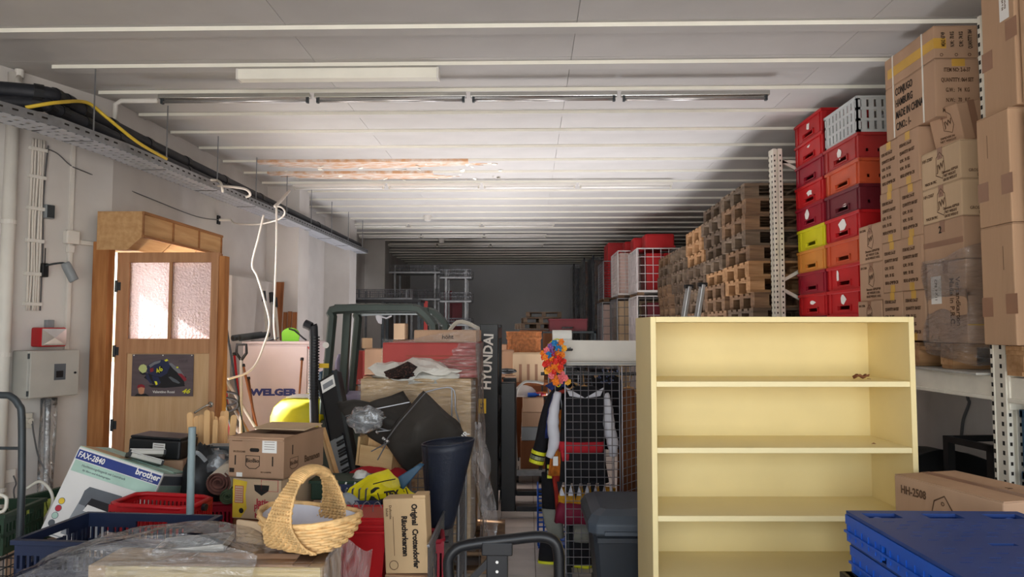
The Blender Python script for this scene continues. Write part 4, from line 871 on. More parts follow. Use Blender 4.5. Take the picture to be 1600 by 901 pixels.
# ------------------------------------------------------------------ below the beam
o = thing('wall_cable', 'grey cable bent and hanging on the right wall under the rack beam', 'cable', (RX - 0.012, 6.0, 0.9))
obj('cord', MB().tube(smooth_path([p - Vector((RX - 0.012, 6.0, 0.9)) for p in (atx(1507, 598, RX - .012), atx(1512, 622, RX - .012), atx(1514, 630, RX - .012), atx(1505, 655, RX - .012), atx(1502, 680, RX - .012))], 5), 0.012, 8), 'gcable', o)
o = thing('bin_frame', 'black open plastic stacking frame below the rack beam by the wall', 'crate', (3.13, 4.78, 0), 0.1)
for x in (-.25, .25):
    for y in (-.2, .2): obj('post', MB().bx(x - .025, x + .025, y - .025, y + .025, 0, .98), 'black', o)
for z in (.25, .62, .98): obj('rail', MB().bx(-.275, .275, -.225, -.19, z - .04, z).bx(-.275, .275, .19, .225, z - .04, z).bx(-.275, -.24, -.2, .2, z - .04, z).bx(.24, .275, -.2, .2, z - .04, z), 'black', o)
for k in range(3): obj('diagonal', MB().beam((-.26, -.21, .2 + .2 * k), (.26, -.21, .32 + .2 * k), .02, .02), 'black', o)
o = thing('black_sheet', 'slack black sheet heaped over goods on the lower rack level', 'sheet', (2.85, 5.95, 0))
obj('sheet', MB().grid(20, 16, lambda s, t: Vector(((s - .5) * 1.15, (t - .5) * 1.8, (0.84 - 0.16 * t - 0.05 * s + nz3((s * 3, t * 4, 1)).z * .09) if 0.08 < s < 0.92 and 0.06 < t < .94 else 0.02))), 'darkbag', o, smooth=True, solid=.006)
for (lab, x, y, z, sz, m) in (('dark round lidded tub standing on the black sheet below the beam', 2.80, 5.72, 0.77, 0.15, 'black'), ):
    o = thing('tub', lab, 'tub', (x, y, z)); obj('body', MB().lathe([(sz * .8, 0), (sz, .3)], 20), m, o, smooth=False); obj('lid', MB().lathe([(sz * 1.12, .3), (sz * 1.12, .33), (sz * .4, .38)], 20), m, o); obj('label', MB().box((-sz * .93, -.02, .14), (.01, .1, .1)), 'paper', o)
for i in range(3):
    o = place_crate('bluec', (2.82, 3.50, 0.365 + 0.311 * i), 0, 'slate blue plastic crate, %s of the stack beside the frame-edge rack post' % ['lowest', 'middle', 'topmost'][i], 'slate blue crates below the rack')
    o.scale = (1, 1, 1.54)
place_crate('navy', (2.82, 3.50, 0.0), 0, 'dark navy crate at the foot of the slate blue crate stack', 'slate blue crates below the rack').scale = (1, 1, 1.81)
# ================================================================== BOOKCASE
FL = Vector((-math.sin(YAW), math.cos(YAW), 0))
def camxy(xc, dist, z=0): p = Vector((0, 0, 0)) + _rt * xc + FL * dist; return Vector((p.x, p.y, z))
BW_, BD, BT = 1.268, 0.41, 0.026
top = aty(1220, 494.5, 3.42).z
bk = thing('bookcase', 'empty cream yellow bookcase with open shelves facing the gate', 'bookcase', camxy((1016 - 800) / F_PX * 3.42 + BW_ / 2, 3.42 + BD / 2), YAW)
fy = -BD / 2
obj('side_panel', MB().bx(-BW_ / 2, -BW_ / 2 + BT, fy, BD / 2, 0, top), 'bookcase', bk, bevel=0.002)
obj('side_panel', MB().bx(BW_ / 2 - BT, BW_ / 2, fy, BD / 2, 0, top), 'bookcase', bk, bevel=0.002)
obj('top_panel', MB().bx(-BW_ / 2 + BT, BW_ / 2 - BT, fy, BD / 2, top - BT, top), 'bookcase', bk, bevel=0.002)
obj('back_panel', MB().bx(-BW_ / 2 + BT, BW_ / 2 - BT, BD / 2 - 0.012, BD / 2 - .002, 0.06, top - BT), 'bookback', bk)
for py in (596.5, 701, 808.5, 905): 
    z = aty(1220, py, 3.42).z; obj('shelf', MB().bx(-BW_ / 2 + BT, BW_ / 2 - BT, fy + .004, BD / 2 - .012, z - BT, z), 'bookedge', bk, bevel=0.002)
obj('shelf', MB().bx(-BW_ / 2 + BT, BW_ / 2 - BT, fy + .004, BD / 2 - .012, 0.06, 0.086), 'bookedge', bk); obj('plinth', MB().bx(-BW_ / 2 + BT, BW_ / 2 - BT, fy + .03, fy + .05, 0, .06), 'bookcase', bk)
z = aty(1220, 596.5, 3.42).z; p = aty(1341, 590, 3.6)
o = thing('dry_leaf', 'small curled brown dry leaf lying on the top open shelf', 'leaf', (p.x, p.y - .03, z))
obj('blade', MB().grid(8, 6, lambda s, t: Vector(((s - .5) * .07, (t - .5) * .035, .006 + .012 * math.sin(s * 5) ** 2 + .012 * (t - .5) ** 2 * 4))), 'cardx', o, smooth=True, solid=.002)
obj('stem', MB().tube([(.03, 0, .006), (.05, .005, .004)], .0015, 5), 'cardx', o)
z = aty(1220, 701, 3.42).z; p = aty(1365, 694, 3.58); single('wood_chip', 'tiny dark chip lying on the second open shelf', 'chip', MB().add([(-.012, 0, 0), (.012, -.004, 0), (.008, .008, 0), (0, 0, .006)], [(0, 1, 2), (0, 1, 3), (1, 2, 3), (2, 0, 3)]), 'cardx', loc=(p.x, p.y, z + .0005))
# ladder leaning behind
o = thing('ladder', 'aluminium ladder seen nearly edge-on, its rail tops rising behind the bookcase', 'ladder', (0.99, 5.55, 0), rad(-78))
for x in (0.0, 0.24):
    obj('rail', MB().beam((x, -0.10, 0.0), (x, 0.28, 2.04), 0.028, 0.06), 'alu', o, bevel=.004); obj('end_cap', MB().box((x, 0.28, 2.04), (.034, .066, .03)), 'black', o)
for k in range(7): t = (k + .5) / 7.4; obj('rung', MB().cyl((0.0, -0.10 + .38 * t, 2.04 * t), (.24, -0.10 + .38 * t, 2.04 * t), .014, 8), 'alu', o)
# ================================================================== BLUE PLASTIC PALLETS AND CARTON IN THE CORNER
def slotted(m, x0, x1, y0, y1, z0, z1, rows):
    y = y0
    for (yc, hh, holes) in sorted(rows):
        a, b = yc - hh / 2, yc + hh / 2
        if a > y + 1e-5: m.bx(x0, x1, y, a, z0, z1)
        x = x0
        for (xa, xb) in sorted(holes):
            if xa > x + 1e-5: m.bx(x, xa, a, b, z0, z1)
            x = xb
        if x < x1 - 1e-5: m.bx(x, x1, a, b, z0, z1)
        y = b
    if y < y1 - 1e-5: m.bx(x0, x1, y, y1, z0, z1)
ZT = aty(1322, 797, 2.6).z; XL = aty(1322, 797, 2.6).x
PWb, PDb, PHb = 0.60, 0.80, 0.105
def blue_pallet(label, x, y, z):
    o = thing('plastic_pallet', label, 'pallet', (x, y, z), 0, 'blue plastic pallets stacked in the corner')
    a, b = PWb / 2, PDb / 2
    rows = []
    ys = [-b + 0.15 + 0.042 * k for k in range(13)]
    for k, yy in enumerate(ys):
        off = 0.03 if k % 2 else 0.0; hs = []
        for i in range(7):
            xa = -a + 0.06 + off + i * 0.078
            if k in (5, 6, 7) and i in (2, 3, 4): continue
            if xa + .036 < a - .03: hs.append((xa, xa + 0.036))
        rows.append((yy, 0.006, hs))
    rows[6] = (ys[6], 0.024, [(-.05, .03), (.09, .16)])
    rows.append((b - 0.07, 0.06, [(-a + 0.035, -a + 0.15), (-.06, .06), (a - 0.15, a - 0.035)]))
    rows.append((-b + 0.08, 0.07, [(-a + 0.035, -a + 0.17), (-.09, .09), (a - 0.17, a - 0.035)]))
    m = MB(); slotted(m, -a, a, -b, b, PHb - 0.012, PHb, rows); obj('deck', m, 'bluetop', o)
    lo = MB().bx(-a + .008, a - .008, -b + .008, b - .008, PHb - .05, PHb - .046); obj('lower_deck', lo, 'blue', o)
    sk = MB()
    for s in (-1, 1):
        for (p, q) in ((-b, -b + .24), (-.12, .12), (b - .24, b)): sk.bx(s * a - .006 * (s > 0) , s * a + .006 * (s < 0), p, q, .0, PHb - .013)
        for (p, q) in ((-a, -a + .2), (-.1, .1), (a - .2, a)): sk.bx(p, q, s * b - .006 * (s > 0), s * b + .006 * (s < 0), .0, PHb - .013)
        sk.bx(s * a - .004, s * a + .004, -b, b, PHb - .045, PHb - .013).bx(-a, a, s * b - .004, s * b + .004, PHb - .045, PHb - .013)
    obj('skirt', sk, 'blue', o)
    rb = MB()
    for s in (-1, 1):
        for k in range(17): y_ = -b + .02 + k * (2 * b - .04) / 16; rb.bx(s * (a - .002) - .005, s * (a - .002) + .005, y_ - .003, y_ + .003, .012, PHb - .014)
        rb.bx(s * a - .008, s * a + .008, -b - .004, b + .004, .03, .038)
        for k in range(9): x_ = -a + .02 + k * (2 * a - .04) / 8; rb.bx(x_ - .003, x_ + .003, s * (b - .002) - .005, s * (b - .002) + .005, .012, PHb - .014)
    obj('rib_row', rb, 'blue', o)
    for sx in (-1, 1):
        for sy in (-1, 1): obj('foot', MB().bx(sx * (a - .07) - .05, sx * (a - .07) + .05, sy * (b - .1) - .07, sy * (b - .1) + .07, 0.0, PHb - .05), 'blue', o, bevel=.006); obj('locking_plug', MB().lathe([(.022, 0), (.022, .03), (.012, .04)], 12, (sx * (a - .075), sy * (b - .075), PHb - .046)), 'blue', o)
    return o
yc = 2.6 - PDb / 2; xc = XL + PWb / 2
blue_pallet('upper blue plastic pallet with slotted deck in the corner', xc, yc, ZT - PHb)
blue_pallet('lower blue plastic pallet under the slotted one in the corner', xc + 0.012, yc - 0.004, ZT - 2 * PHb - .002)
z = ZT - 2 * PHb - .004
o = thing('ribbed_crate', 'black ribbed plastic box below the blue pallets', 'crate', (xc, yc, 0))
a, b = PWb / 2 + .012, PDb / 2 + .0
m = MB().bx(-a, a, -b, -b + .02, 0, z).bx(-a, a, b - .02, b, 0, z).bx(-a, -a + .02, -b, b, 0, z).bx(a - .02, a, -b, b, 0, z).bx(-a, a, -b, b, 0.0, .02); obj('shell', m, 'black', o)
for k in range(12): obj('rib', MB().bx(-a - .012, -a, -b + .03 + k * .065, -b + .05 + k * .065, .03, z - .03), 'black', o)
for k in range(3): obj('band', MB().bx(-a - .016, a + .016, -b - .012, b + .012, .12 + k * .25, .14 + k * .25), 'black', o)
obj('rim', MB().bx(-a - .014, -a + .02, -b - .01, b + .01, z - .025, z).bx(a - .02, a + .014, -b - .01, b + .01, z - .025, z).bx(-a, a, b - .01, b + .01, z - .025, z).bx(-a, a, -b - .01, -b + .01, z - .025, z), 'black', o, bevel=.004)
# carton with HH-2508
zc = 1.045
c1, c2, c3 = atz(1397, 740, zc), atz(1568, 784, zc), atz(1480, 733, zc)
ax = (c2 - c1); Lb = ax.length; ax.normalize(); ang = math.atan2(ax.y, ax.x)
nrm = Vector((-ax.y, ax.x, 0)); Wb = 0.34; cen = (c1 + c2) / 2 + nrm * Wb / 2
hb = 0.30
o = carton('brown carton printed HH-2508 with a tag outline, behind the blue pallets', (cen.x, cen.y, zc - hb), (Lb, Wb, hb), ang, 'card', None, 'tape')
textf('HH-2508', 0.05, 'inkb', o, 'front', Lb, Wb, hb, -Lb * .30, hb * .80, 0, bold=.0008, sx=.75); jw(o, 'front', Lb, Wb, hb, -.02, hb * .52, .115, -.2, 'inkb'); jw(o, 'right', Lb, Wb, hb, .02, hb * .5, .09, .2, 'inkb')
textf('>', 0.05, 'inkb', o, 'top', Lb, Wb, hb, .1, .06, 1.2)
o = thing('ribbed_crate', 'black plastic box hidden under the HH-2508 carton', 'crate', (cen.x, cen.y, 0), ang); a, b, z = Lb / 2 - .02, Wb / 2 - .02, zc - hb - .002
obj('shell', MB().bx(-a, a, -b, -b + .02, 0, z).bx(-a, a, b - .02, b, 0, z).bx(-a, -a + .02, -b, b, 0, z).bx(a - .02, a, -b, b, 0, z).bx(-a, a, -b, b, 0, .02), 'black', o); obj('lid', MB().bx(-a, a, -b, b, z - .01, z + .0005), 'black', o)
# ================================================================== LEFT FOREGROUND CLUTTER
def facets(name, pts, tris, m, parent, amp=0.01, cuts=4, fr=6.0, thick=0.003, smooth=True):
    bm = bmesh.new(); vs = [bm.verts.new(p) for p in pts]
    for t in tris: bm.faces.new([vs[i] for i in t])
    bmesh.ops.subdivide_edges(bm, edges=bm.edges[:], cuts=cuts, use_grid_fill=True)
    for v in bm.verts: v.co += nz3(v.co, fr) * amp
    bmesh.ops.recalc_face_normals(bm, faces=bm.faces); me = bpy.data.meshes.new(name); bm.to_mesh(me); bm.free(); me.materials.append(M[m])
    for p in me.polygons: p.use_smooth = smooth
    return obj(name, me, None, parent, solid=thick)
def blob(name, c, r, m, parent, amp=0.25, fr=3.0, seed=0, ns=22, smooth=True, flat=0.0):
    def fn(s, t):
        a, b = 2 * PI * s, PI * t
        p = Vector((math.sin(b) * math.cos(a), math.sin(b) * math.sin(a), math.cos(b)))
        k = 1 + amp * noise.noise(p * fr + Vector((seed, seed * 2, 0))) + amp * .5 * noise.noise(p * fr * 2.7 + Vector((seed, 0, 3)))
        z = p.z * k
        return Vector((c[0] + p.x * k * r[0], c[1] + p.y * k * r[1], max(c[2] + z * r[2], c[2] - r[2] * (1 - flat))))
    mb = MB().grid(ns, ns // 2, fn); me = mb.mesh(name, M[m], smooth); bm = bmesh.new(); bm.from_mesh(me); bmesh.ops.remove_doubles(bm, verts=bm.verts, dist=1e-5); bm.to_mesh(me); bm.free()
    return obj(name, me, None, parent)
# --- stretch-wrapped load in front
ZL = 0.85
f0, f1 = atz(150, 876, ZL), atz(509, 880, ZL)
LXa, LXb, LY0 = -1.60, -0.745, 2.60
load = thing('wrapped_load', 'wide film-wrapped load with pale plank-like front, in the foreground under the wicker basket', 'load', ((LXa + LXb) / 2, LY0, 0.16))
hw = (LXb - LXa) / 2; hz = ZL - 0.16
obj('carton_body', MB().bx(-hw, hw, 0, 0.27, 0, hz - .004), 'ctan', load, bevel=.004)
for i in range(10): obj('front_board', MB().bx(-hw + .07, hw - .002, -.012, -.001, i * hz / 10 + .002, (i + 1) * hz / 10 - .003), 'planks', load, bevel=.002, seg=1)
obj('top_flap', MB().bx(-hw * .35, hw - .05, 0.0, .265, hz - .004, hz), 'card', load)
obj('top_flap', MB().add([(-.2, .005, hz + .001), (.32, .0, hz + .001), (.32, .09, hz + .012), (-.14, .1, hz + .012)], [(0, 1, 2, 3)]), 'card', load, solid=.004)
def ff(s, t):
    x = -hw - .03 + s * (2 * hw + .05); n = nz3((x * 3, t * 4, 0)) * .018
    if t < .7: return Vector((x, -.02 - abs(n.y), hz * t / .7 + n.z * .2))
    q = (t - .7) / .3; return Vector((x, -.02 + q * .28, hz + .008 + abs(n.z) * (1 if s < .45 else .35) + (0.07 * math.sin(q * 3) * max(0, .40 - s) * 2.2)))
obj('stretch_film', MB().grid(40, 26, ff), 'filmf', load, smooth=True)
FT = smooth_path([aty(x, y, 2.56) for x, y in ((5, 915), (40, 890), (105, 863), (150, 851), (230, 836), (300, 834), (345, 848), (400, 868))], 6)
def fl(s, t):
    f = min(len(FT) - 1.001, s * (len(FT) - 1)); i = int(f); top = FT[i].lerp(FT[i + 1], f - i); n = nz3((s * 9, t * 7, 2)) * .022
    return Vector((top.x - .10 * (1 - t) * (1 - s) + n.x, 2.56 - .14 * math.sin((1 - t) * 1.6) * (1 - .7 * s) - abs(n.y) * .8, .36 + (top.z - .36) * t + n.z * .5)) - load.location
obj('left_film', MB().grid(44, 22, fl), 'film', load, smooth=True)
def fk2(s, t):
    f = min(len(FT) - 1.001, s * (len(FT) - 1)); i = int(f); top = FT[i].lerp(FT[i + 1], f - i); n = nz3((s * 8, t * 5, 9)) * .02
    return Vector((top.x + n.x, 2.56 + .28 * t, top.z + n.z - .03 * t * t)) - load.location
obj('top_film', MB().grid(40, 14, fk2), 'film', load, smooth=True)
def fr_(s, t):
    n = nz3((s * 5, t * 4, 7)) * .03; return Vector((hw + .004 + .20 * t * s * .55 + abs(n.x) * .6, s * .3, hz * (.02 + .98 * t) - .10 * (1 - t) + .02 * t + (.05 * math.sin(s * 5) * t)))
obj('right_film', MB().grid(14, 14, fr_), 'film2', load, smooth=True)
place_pallet('a', ((LXa + LXb) / 2, LY0 + .14, 0.004), 0, 'grey wooden pallet on the floor carrying the wrapped foreground load').scale = (.68, .33, 1)
# grey perforated basket lid
o = thing('perforated_tray', 'light grey perforated plastic tray lying under film on the wrapped load', 'tray', (-1.30, 2.79, ZL + .022), (rad(4), rad(-4), rad(6)))
o.scale = (.66, .5, .6)
m = MB(); slotted(m, -.19, .19, -.13, .13, 0, .012, [(-.09 + .03 * k, .014, [(-.15 + .045 * i, -.12 + .045 * i) for i in range(7)]) for k in range(6)]); obj('plate', m, 'grey', o)
obj('rim', MB().bx(-.2, .2, -.14, -.13, -.03, .014).bx(-.2, .2, .13, .14, -.03, .014).bx(-.2, -.19, -.14, .14, -.03, .014).bx(.19, .2, -.14, .14, -.03, .014), 'lgrey', o, bevel=.003)
obj('dark_base', MB().bx(-.18, .18, -.12, .12, -.03, -.026), 'hole', o)
# grey pole
p = aty(297, 667, 3.27); p2 = aty(296, 840, 3.27)
o = thing('grey_pole', 'grey hollow metal pole rising behind the wrapped load', 'pole', (p2.x, 3.27, 0.0))
zt = p.z; pr = MB(); R1, R0 = .0165, .0125
pr.loft([[Vector((R * math.cos(2 * PI * k / 16), R * math.sin(2 * PI * k / 16), z)) for k in range(16)] for R, z in ((R1, 0.01), (R1, zt), (R0, zt), (R0, zt - .08))], 16); obj('pipe', pr, 'pole', o, smooth=False)
obj('foot_plate', MB().bx(-.06, .06, -.06, .06, 0, .01), 'pole', o)
# --- wicker basket
bc = Vector((atz(486, 862, ZL).x, 2.735, ZL + .026))
bk_ = thing('wicker_basket', 'pale woven wicker basket with a tall hooped handle and white lining', 'basket', bc, rad(-25))
NS = 26; RXb, RYb = 0.208, 0.152
def brad(t):    # 0 base .. 1 rim
    k = 0.56 + 0.44 * math.sin(t * PI / 2) ** 0.9; return k
HB = 0.108
def bp(a, t, off=0.0):
    k = brad(t) + off; lift = .02 * abs(math.cos(a)) ** 2 * t
    return Vector((RXb * k * math.cos(a), RYb * k * math.sin(a), .006 + HB * t + lift))
wv = MB(); LV = 10
for l in range(LV):
    t = (l + .5) / LV; pts = []
    for i in range(NS * 2):
        a = 2 * PI * i / (NS * 2); off = (.03 if ((i // 2 + l) % 2) else -.03) * (1 if i % 2 == 0 else 0); pts.append(bp(a, t, off))
    wv.tube(pts, .0068, 5, closed=True)
tag(obj('weave', wv, 'wicker', bk_, smooth=True), kind='stuff')
sk_ = MB()
for i in range(NS): a = 2 * PI * i / NS; sk_.tube([bp(a, t) for t in (0, .3, .6, 1.0)], .0045, 5)
tag(obj('stake_row', sk_, 'wicker', bk_), kind='stuff')
for q in (0, 1): obj('rim', MB().tube([bp(2 * PI * i / 40, 1.0 + .03 * q, .015 * (1 if (i + q) % 2 else -1)) for i in range(40)], .0085, 6, closed=True), 'wicker', bk_, smooth=True)
obj('base', MB().loft([[bp(2 * PI * i / 24, 0, -.02) * 1 for i in range(24)], [bp(2 * PI * i / 24, 0.0, -.02) + Vector((0, 0, .01)) for i in range(24)]], 24), 'wicker', bk_)
obj('lining', MB().grid(24, 8, lambda s, t: bp(2 * PI * s, .35 + .62 * t, -.06 - .03 * (1 - t)) + Vector((0, 0, nz3((math.cos(s * 6.28) * 3, math.sin(s * 6.28) * 3, t * 3)).z * .012))), 'cloth_w', bk_, smooth=True)
# hooped handle: a woven band up the front of the bowl, over the top and down inside the back
HPATH = smooth_path([(0, -RYb * .58, .012), (0, -RYb * .84, .04), (0, -RYb * 1.03, .09), (0, -RYb * 1.05, .13), (0, -RYb * .90, .19), (0, -RYb * .66, .238), (0, -RYb * .36, .277), (0, 0, .290), (0, RYb * .36, .277), (0, RYb * .62, .25), (0, RYb * .82, .19), (0, RYb * .9, .13), (0, RYb * .86, .08)], 9)
HN = len(HPATH) - 1
def hp(u, v):
    f = min(HN - 1e-4, max(0, u * HN)); i = int(f); p = HPATH[i].lerp(HPATH[i + 1], f - i); d = abs(u - .58)
    return Vector((p.x + v * (.022 + .088 * min(1, max(0, d - .08) / .48) ** 1.5), p.y, p.z))
hb_ = MB(); NW = 62
for l in range(NW):
    u = .005 + .99 * l / (NW - 1)
    if .49 < u < .67: continue
    hb_.tube([hp(u, v / 7) + Vector((0, (.008 if (v + l) % 2 else -.008), 0)) for v in range(-7, 8)], .0058, 5)
tag(obj('handle_weave', hb_, 'wicker', bk_, smooth=True), kind='stuff')
for v in (-1, -.71, -.43, -.14, .14, .43, .71, 1): obj('handle_stake', MB().tube([hp(i / 60, v) for i in range(61)], .005, 6), 'wicker', bk_, smooth=True)
wr = MB()
for l in range(26):
    u = .46 + .24 * l / 25; c = hp(u, 0); t_ = (hp(u + .01, 0) - hp(u - .01, 0)).normalized(); n_ = Vector((1, 0, 0)).cross(t_)
    wr.tube([c + Vector((1, 0, 0)) * .031 * math.cos(q * PI / 5) + n_ * .015 * math.sin(q * PI / 5) + t_ * .0006 * q for q in range(11)], .006, 5)
obj('handle_wrapping', wr, 'wicker', bk_, smooth=True)['kind'] = 'stuff'
# --- navy folding crate at left
ZN = 0.86
a_, b_, c_ = atz(30, 843, ZN), atz(132, 799, ZN), atz(336, 804, ZN)
ax = (c_ - b_); ang = math.atan2(ax.y, ax.x); Wn = ax.length; Dn = (b_ - a_).length * .98; cen = (a_ + c_) / 2
def perfcrate(name, label, m, loc, ang, w, d, h, group=None, wins=True):
    o = thing(name, label, 'crate', loc, ang, group); x, y, t = w / 2, d / 2, .012
    obj('base', MB().bx(-x, x, -y, y, 0, .012), m, o)
    for s in (-1, 1):
        for (half, other, isx) in ((x, y, True), (y, x, False)):
            q = MB(); n = max(5, int(half * 2 / .03)); cells = []
            def put(a, b, z0, z1):
                if isx: q.bx(a, b, s * other - (t if s > 0 else 0), s * other + (t if s < 0 else 0), z0, z1)
                else: q.bx(s * other - (t if s > 0 else 0), s * other + (t if s < 0 else 0), a, b, z0, z1)
            e = half if isx else half - t - .0005
            put(-e, e, 0.012, h * .16); put(-e, e, h * .42, h * .52); put(-e, e, h * .86, h)
            g = .075
            put(-e, -g, h * .74, h * .86); put(g, e, h * .74, h * .86)
            for k in range(n + 1):
                c = -e + 2 * e * k / n
                if c < -e + .005 or c > e - .005 or k % 4 == 0: ww = .012
                else: ww = .005
                put(max(c - ww, -e), min(c + ww, e), h * .16, h * .74)
            obj('perforated_side', q, m, o)
    r = MB(); e = .012
    for s in (-1, 1): r.bx(-x - e, x + e, s * y - (e if s < 0 else 0.004), s * y + (e if s > 0 else 0.004), h - .02, h).bx(s * x - (e if s < 0 else 0.004), s * x + (e if s > 0 else 0.004), -y, y, h - .02, h)
    obj('rim', r, m, o, bevel=.003)
    return o
perfcrate('folding_crate', 'dark navy perforated crate, upper one at the left edge before the fax carton', 'navy', (cen.x, cen.y, ZN - .24), ang, Wn, Dn, .24, 'navy crates at the left')
perfcrate('folding_crate', 'dark navy crate below the upper navy crate, mostly hidden by film', 'navy', (cen.x, cen.y, ZN - .485), ang, Wn, Dn, .24, 'navy crates at the left')
o = carton('brown carton under the two navy crates', (cen.x, cen.y, 0), (Wn * .96, Dn * .96, ZN - .487), ang, 'cardd')
# --- fax carton
FY = 3.80; k = FY / 1110
th = rad(17.3); fwid, fh, fd = 141 * k, 134 * k, .34
FROT = (rad(-13), th, 0)
R_ = Euler(FROT).to_matrix()
base = aty(124, 697, FY) - R_ @ Vector((-fwid / 2, -fd / 2, fh))
fx = thing('fax_carton', 'white and mint printed fax machine carton leaning to the right', 'box', base, FROT)
obj('body', MB().bx(-fwid / 2, fwid / 2, -fd / 2, fd / 2, 0, fh), 'fax', fx, bevel=.006)
def fp(name, poly, m, off=.0008): return printp(name, poly, m, fx, 'front', fwid, fd, fh, 0, 0, off)
w2 = fwid / 2
fp('blue_band', [(-w2 + .008, fh - .062), (w2 - .004, fh - .062), (w2 - .004, fh - .012), (-w2 + .008, fh - .012)], 'bluebar')
fp('mint_band', [(-w2 + .012, fh - .125), (w2 - .004, fh - .125), (w2 - .004, fh - .066), (-w2 + .012, fh - .066)], 'mint')
textf('FAX-2840', .042, 'paper', fx, 'front', fwid, fd, fh, -w2 + .09, fh - .037, bold=.0008, sx=.85)
textf('brother', .043, 'paper', fx, 'front', fwid, fd, fh, w2 - .075, fh - .03, bold=.0012); textf('at your side', .014, 'paper', fx, 'front', fwid, fd, fh, w2 - .07, fh - .053)
textf('Hochleistungsfaxgerät mit Laserdruck', .018, 'devd', fx, 'front', fwid, fd, fh, -.06, fh - .085, sx=.9); textf('für Büro und Arbeitsgruppe', .014, 'devd', fx, 'front', fwid, fd, fh, -.09, fh - .107)
fp('printed_device', [(-.135, .03), (.075, .03), (.10, .26), (.085, .29), (-.095, .285), (-.11, .24)], 'devl')
fp('printed_device_top', [(-.112, .19), (.09, .19), (.102, .26), (.085, .29), (-.095, .285), (-.112, .26)], 'devd', .0016)
fp('printed_slot', [(-.075, .185), (.085, .185), (.09, .235), (-.06, .235)], 'blackp', .0024); fp('printed_paper', [(-.075, .165), (.08, .165), (.075, .195), (-.065, .2)], 'paper', .0032); fp('printed_tray', [(.02, .172), (.08, .172), (.08, .184), (.02, .184)], 'blackp', .004)
for i, c in enumerate(('lyel', 'lred', 'mint', 'devd')):
    fp('printed_badge', [(-w2 + .04 + .0175 * math.cos(q * PI / 8), .178 - i * .038 + .0175 * math.sin(q * PI / 8)) for q in range(16)], 'devd', .0008)
    fp('printed_badge', [(-w2 + .04 + .015 * math.cos(q * PI / 8), .178 - i * .038 + .015 * math.sin(q * PI / 8)) for q in range(16)], c, .0016)
fp('printed_line', rectp(.1, .006, -w2 + .08, .012), 'devl')
printp('mint_band', rectp(fd - .03, .06), 'mint', fx, 'right', fwid, fd, fh, 0, fh - .095); printp('blue_band', rectp(fd - .03, .05), 'devd', fx, 'right', fwid, fd, fh, 0, fh - .037); printp('grip_hole', rectp(.07, .02), 'hole', fx, 'right', fwid, fd, fh, 0, fh * .45)
obj('flap', MB().bx(-w2 + .003, w2 - .003, -fd / 2 + .004, -.003, fh, fh + .004), 'mint', fx); obj('flap', MB().bx(-w2 + .003, w2 - .02, .003, fd / 2 - .004, fh, fh + .007), 'mint', fx, rot=(rad(2), 0, 0))
obj('flap_liner', MB().bx(-w2 + .003, -.02, -fd / 2 + .01, -.01, fh + .004, fh + .006), 'cardl', fx)
# two grey cases on top
top_c = base + R_ @ Vector((.05, -.02, fh + .012))
for i, (du, rz, rx, lab) in enumerate(((0, 35, 8, 'lower grey plastic case with black ends on top of the fax carton'), (.008, 30, -14, 'upper grey plastic case tilted on the other atop the fax carton'))):
    o = thing('plastic_case', lab, 'case', top_c + Vector((du, .015 * i, .004 + .028 * i)), (rad(rx) * .3 - rad(13), th + rad(4 if i == 0 else -12), rad(rz)), 'grey cases on the fax carton')
    obj('body', MB().bx(-.085, .085, -.055, .055, 0, .024), 'lgrey', o, bevel=.004); obj('cover', MB().bx(-.088, .088, -.058, .058, .0245, .0285), 'fax', o, bevel=.002)
    for x in (-.086, .086): obj('end_strip', MB().bx(x - .006, x + .006, -.057, .057, -.001, .0245), 'black', o)
# support under fax carton
carton('brown carton the fax carton leans on, hidden low at the left', (base.x + .06, base.y + .05, 0), (.44, .34, base.z - .13), 0, 'cardd')
# red shopping basket
ra, rb = aty(182, 790, 3.52), aty(310, 792, 3.52); zr = aty(250, 779, 3.60).z
def sbasket(label, c, w, d, h, m, ang=0, group=None):
    o = thing('shopping_basket', label, 'basket', c, ang, group)
    for s in (-1, 1):
        for isx in (True, False):
            q = MB(); L2, o2 = (w / 2, d / 2) if isx else (d / 2, w / 2); n = int(L2 * 2 / .022)
            def put(a, b, z0, z1):
                if isx: q.bx(a, b, s * o2 - .004, s * o2 + .004, z0, z1)
                else: q.bx(s * o2 - .004, s * o2 + .004, a, b, z0, z1)
            e = L2 if isx else L2 - .0045
            put(-e, e, 0, h * .2); put(-e, e, h * .75, h)
            for kk in range(n + 1): c_0 = -e + 2 * e * kk / n; put(max(-e, c_0 - .006), min(e, c_0 + .006), h * .2, h * .75)
            obj('slatted_side', q, m, o)
    obj('base', MB().bx(-w / 2, w / 2, -d / 2, d / 2, -.004, 0.0), m, o)
    pts = [(-w / 2, -d / 2), (w / 2, -d / 2), (w / 2, d / 2), (-w / 2, d / 2)]; P = []
    for i in range(4):
        p, q2 = Vector(pts[i]), Vector(pts[(i + 1) % 4]); 
        for t in (.12, .5, .88): v = p.lerp(q2, t); P.append((v.x, v.y, h))
    obj('rim', MB().tube(P, .012, 8, closed=True), m, o, smooth=True)
    for s in (-1, 1): obj('handle_hub', MB().cyl((s * (w / 2 + .012), 0, h - .02), (s * (w / 2 + .03), 0, h - .02), .018, 10), 'black', o)
    return o
o = sbasket('bright red slatted shopping basket in front of the fax carton', ((ra.x + rb.x) / 2, 3.56, zr - .12), (rb.x - ra.x) * .97, .24, .12, 'red', rad(-3)); o.rotation_euler[1] = rad(2)
carton('brown carton under the bright red shopping basket', ((ra.x + rb.x) / 2, 3.56, 0), (.42, .21, zr - .132), 0, 'cardd')
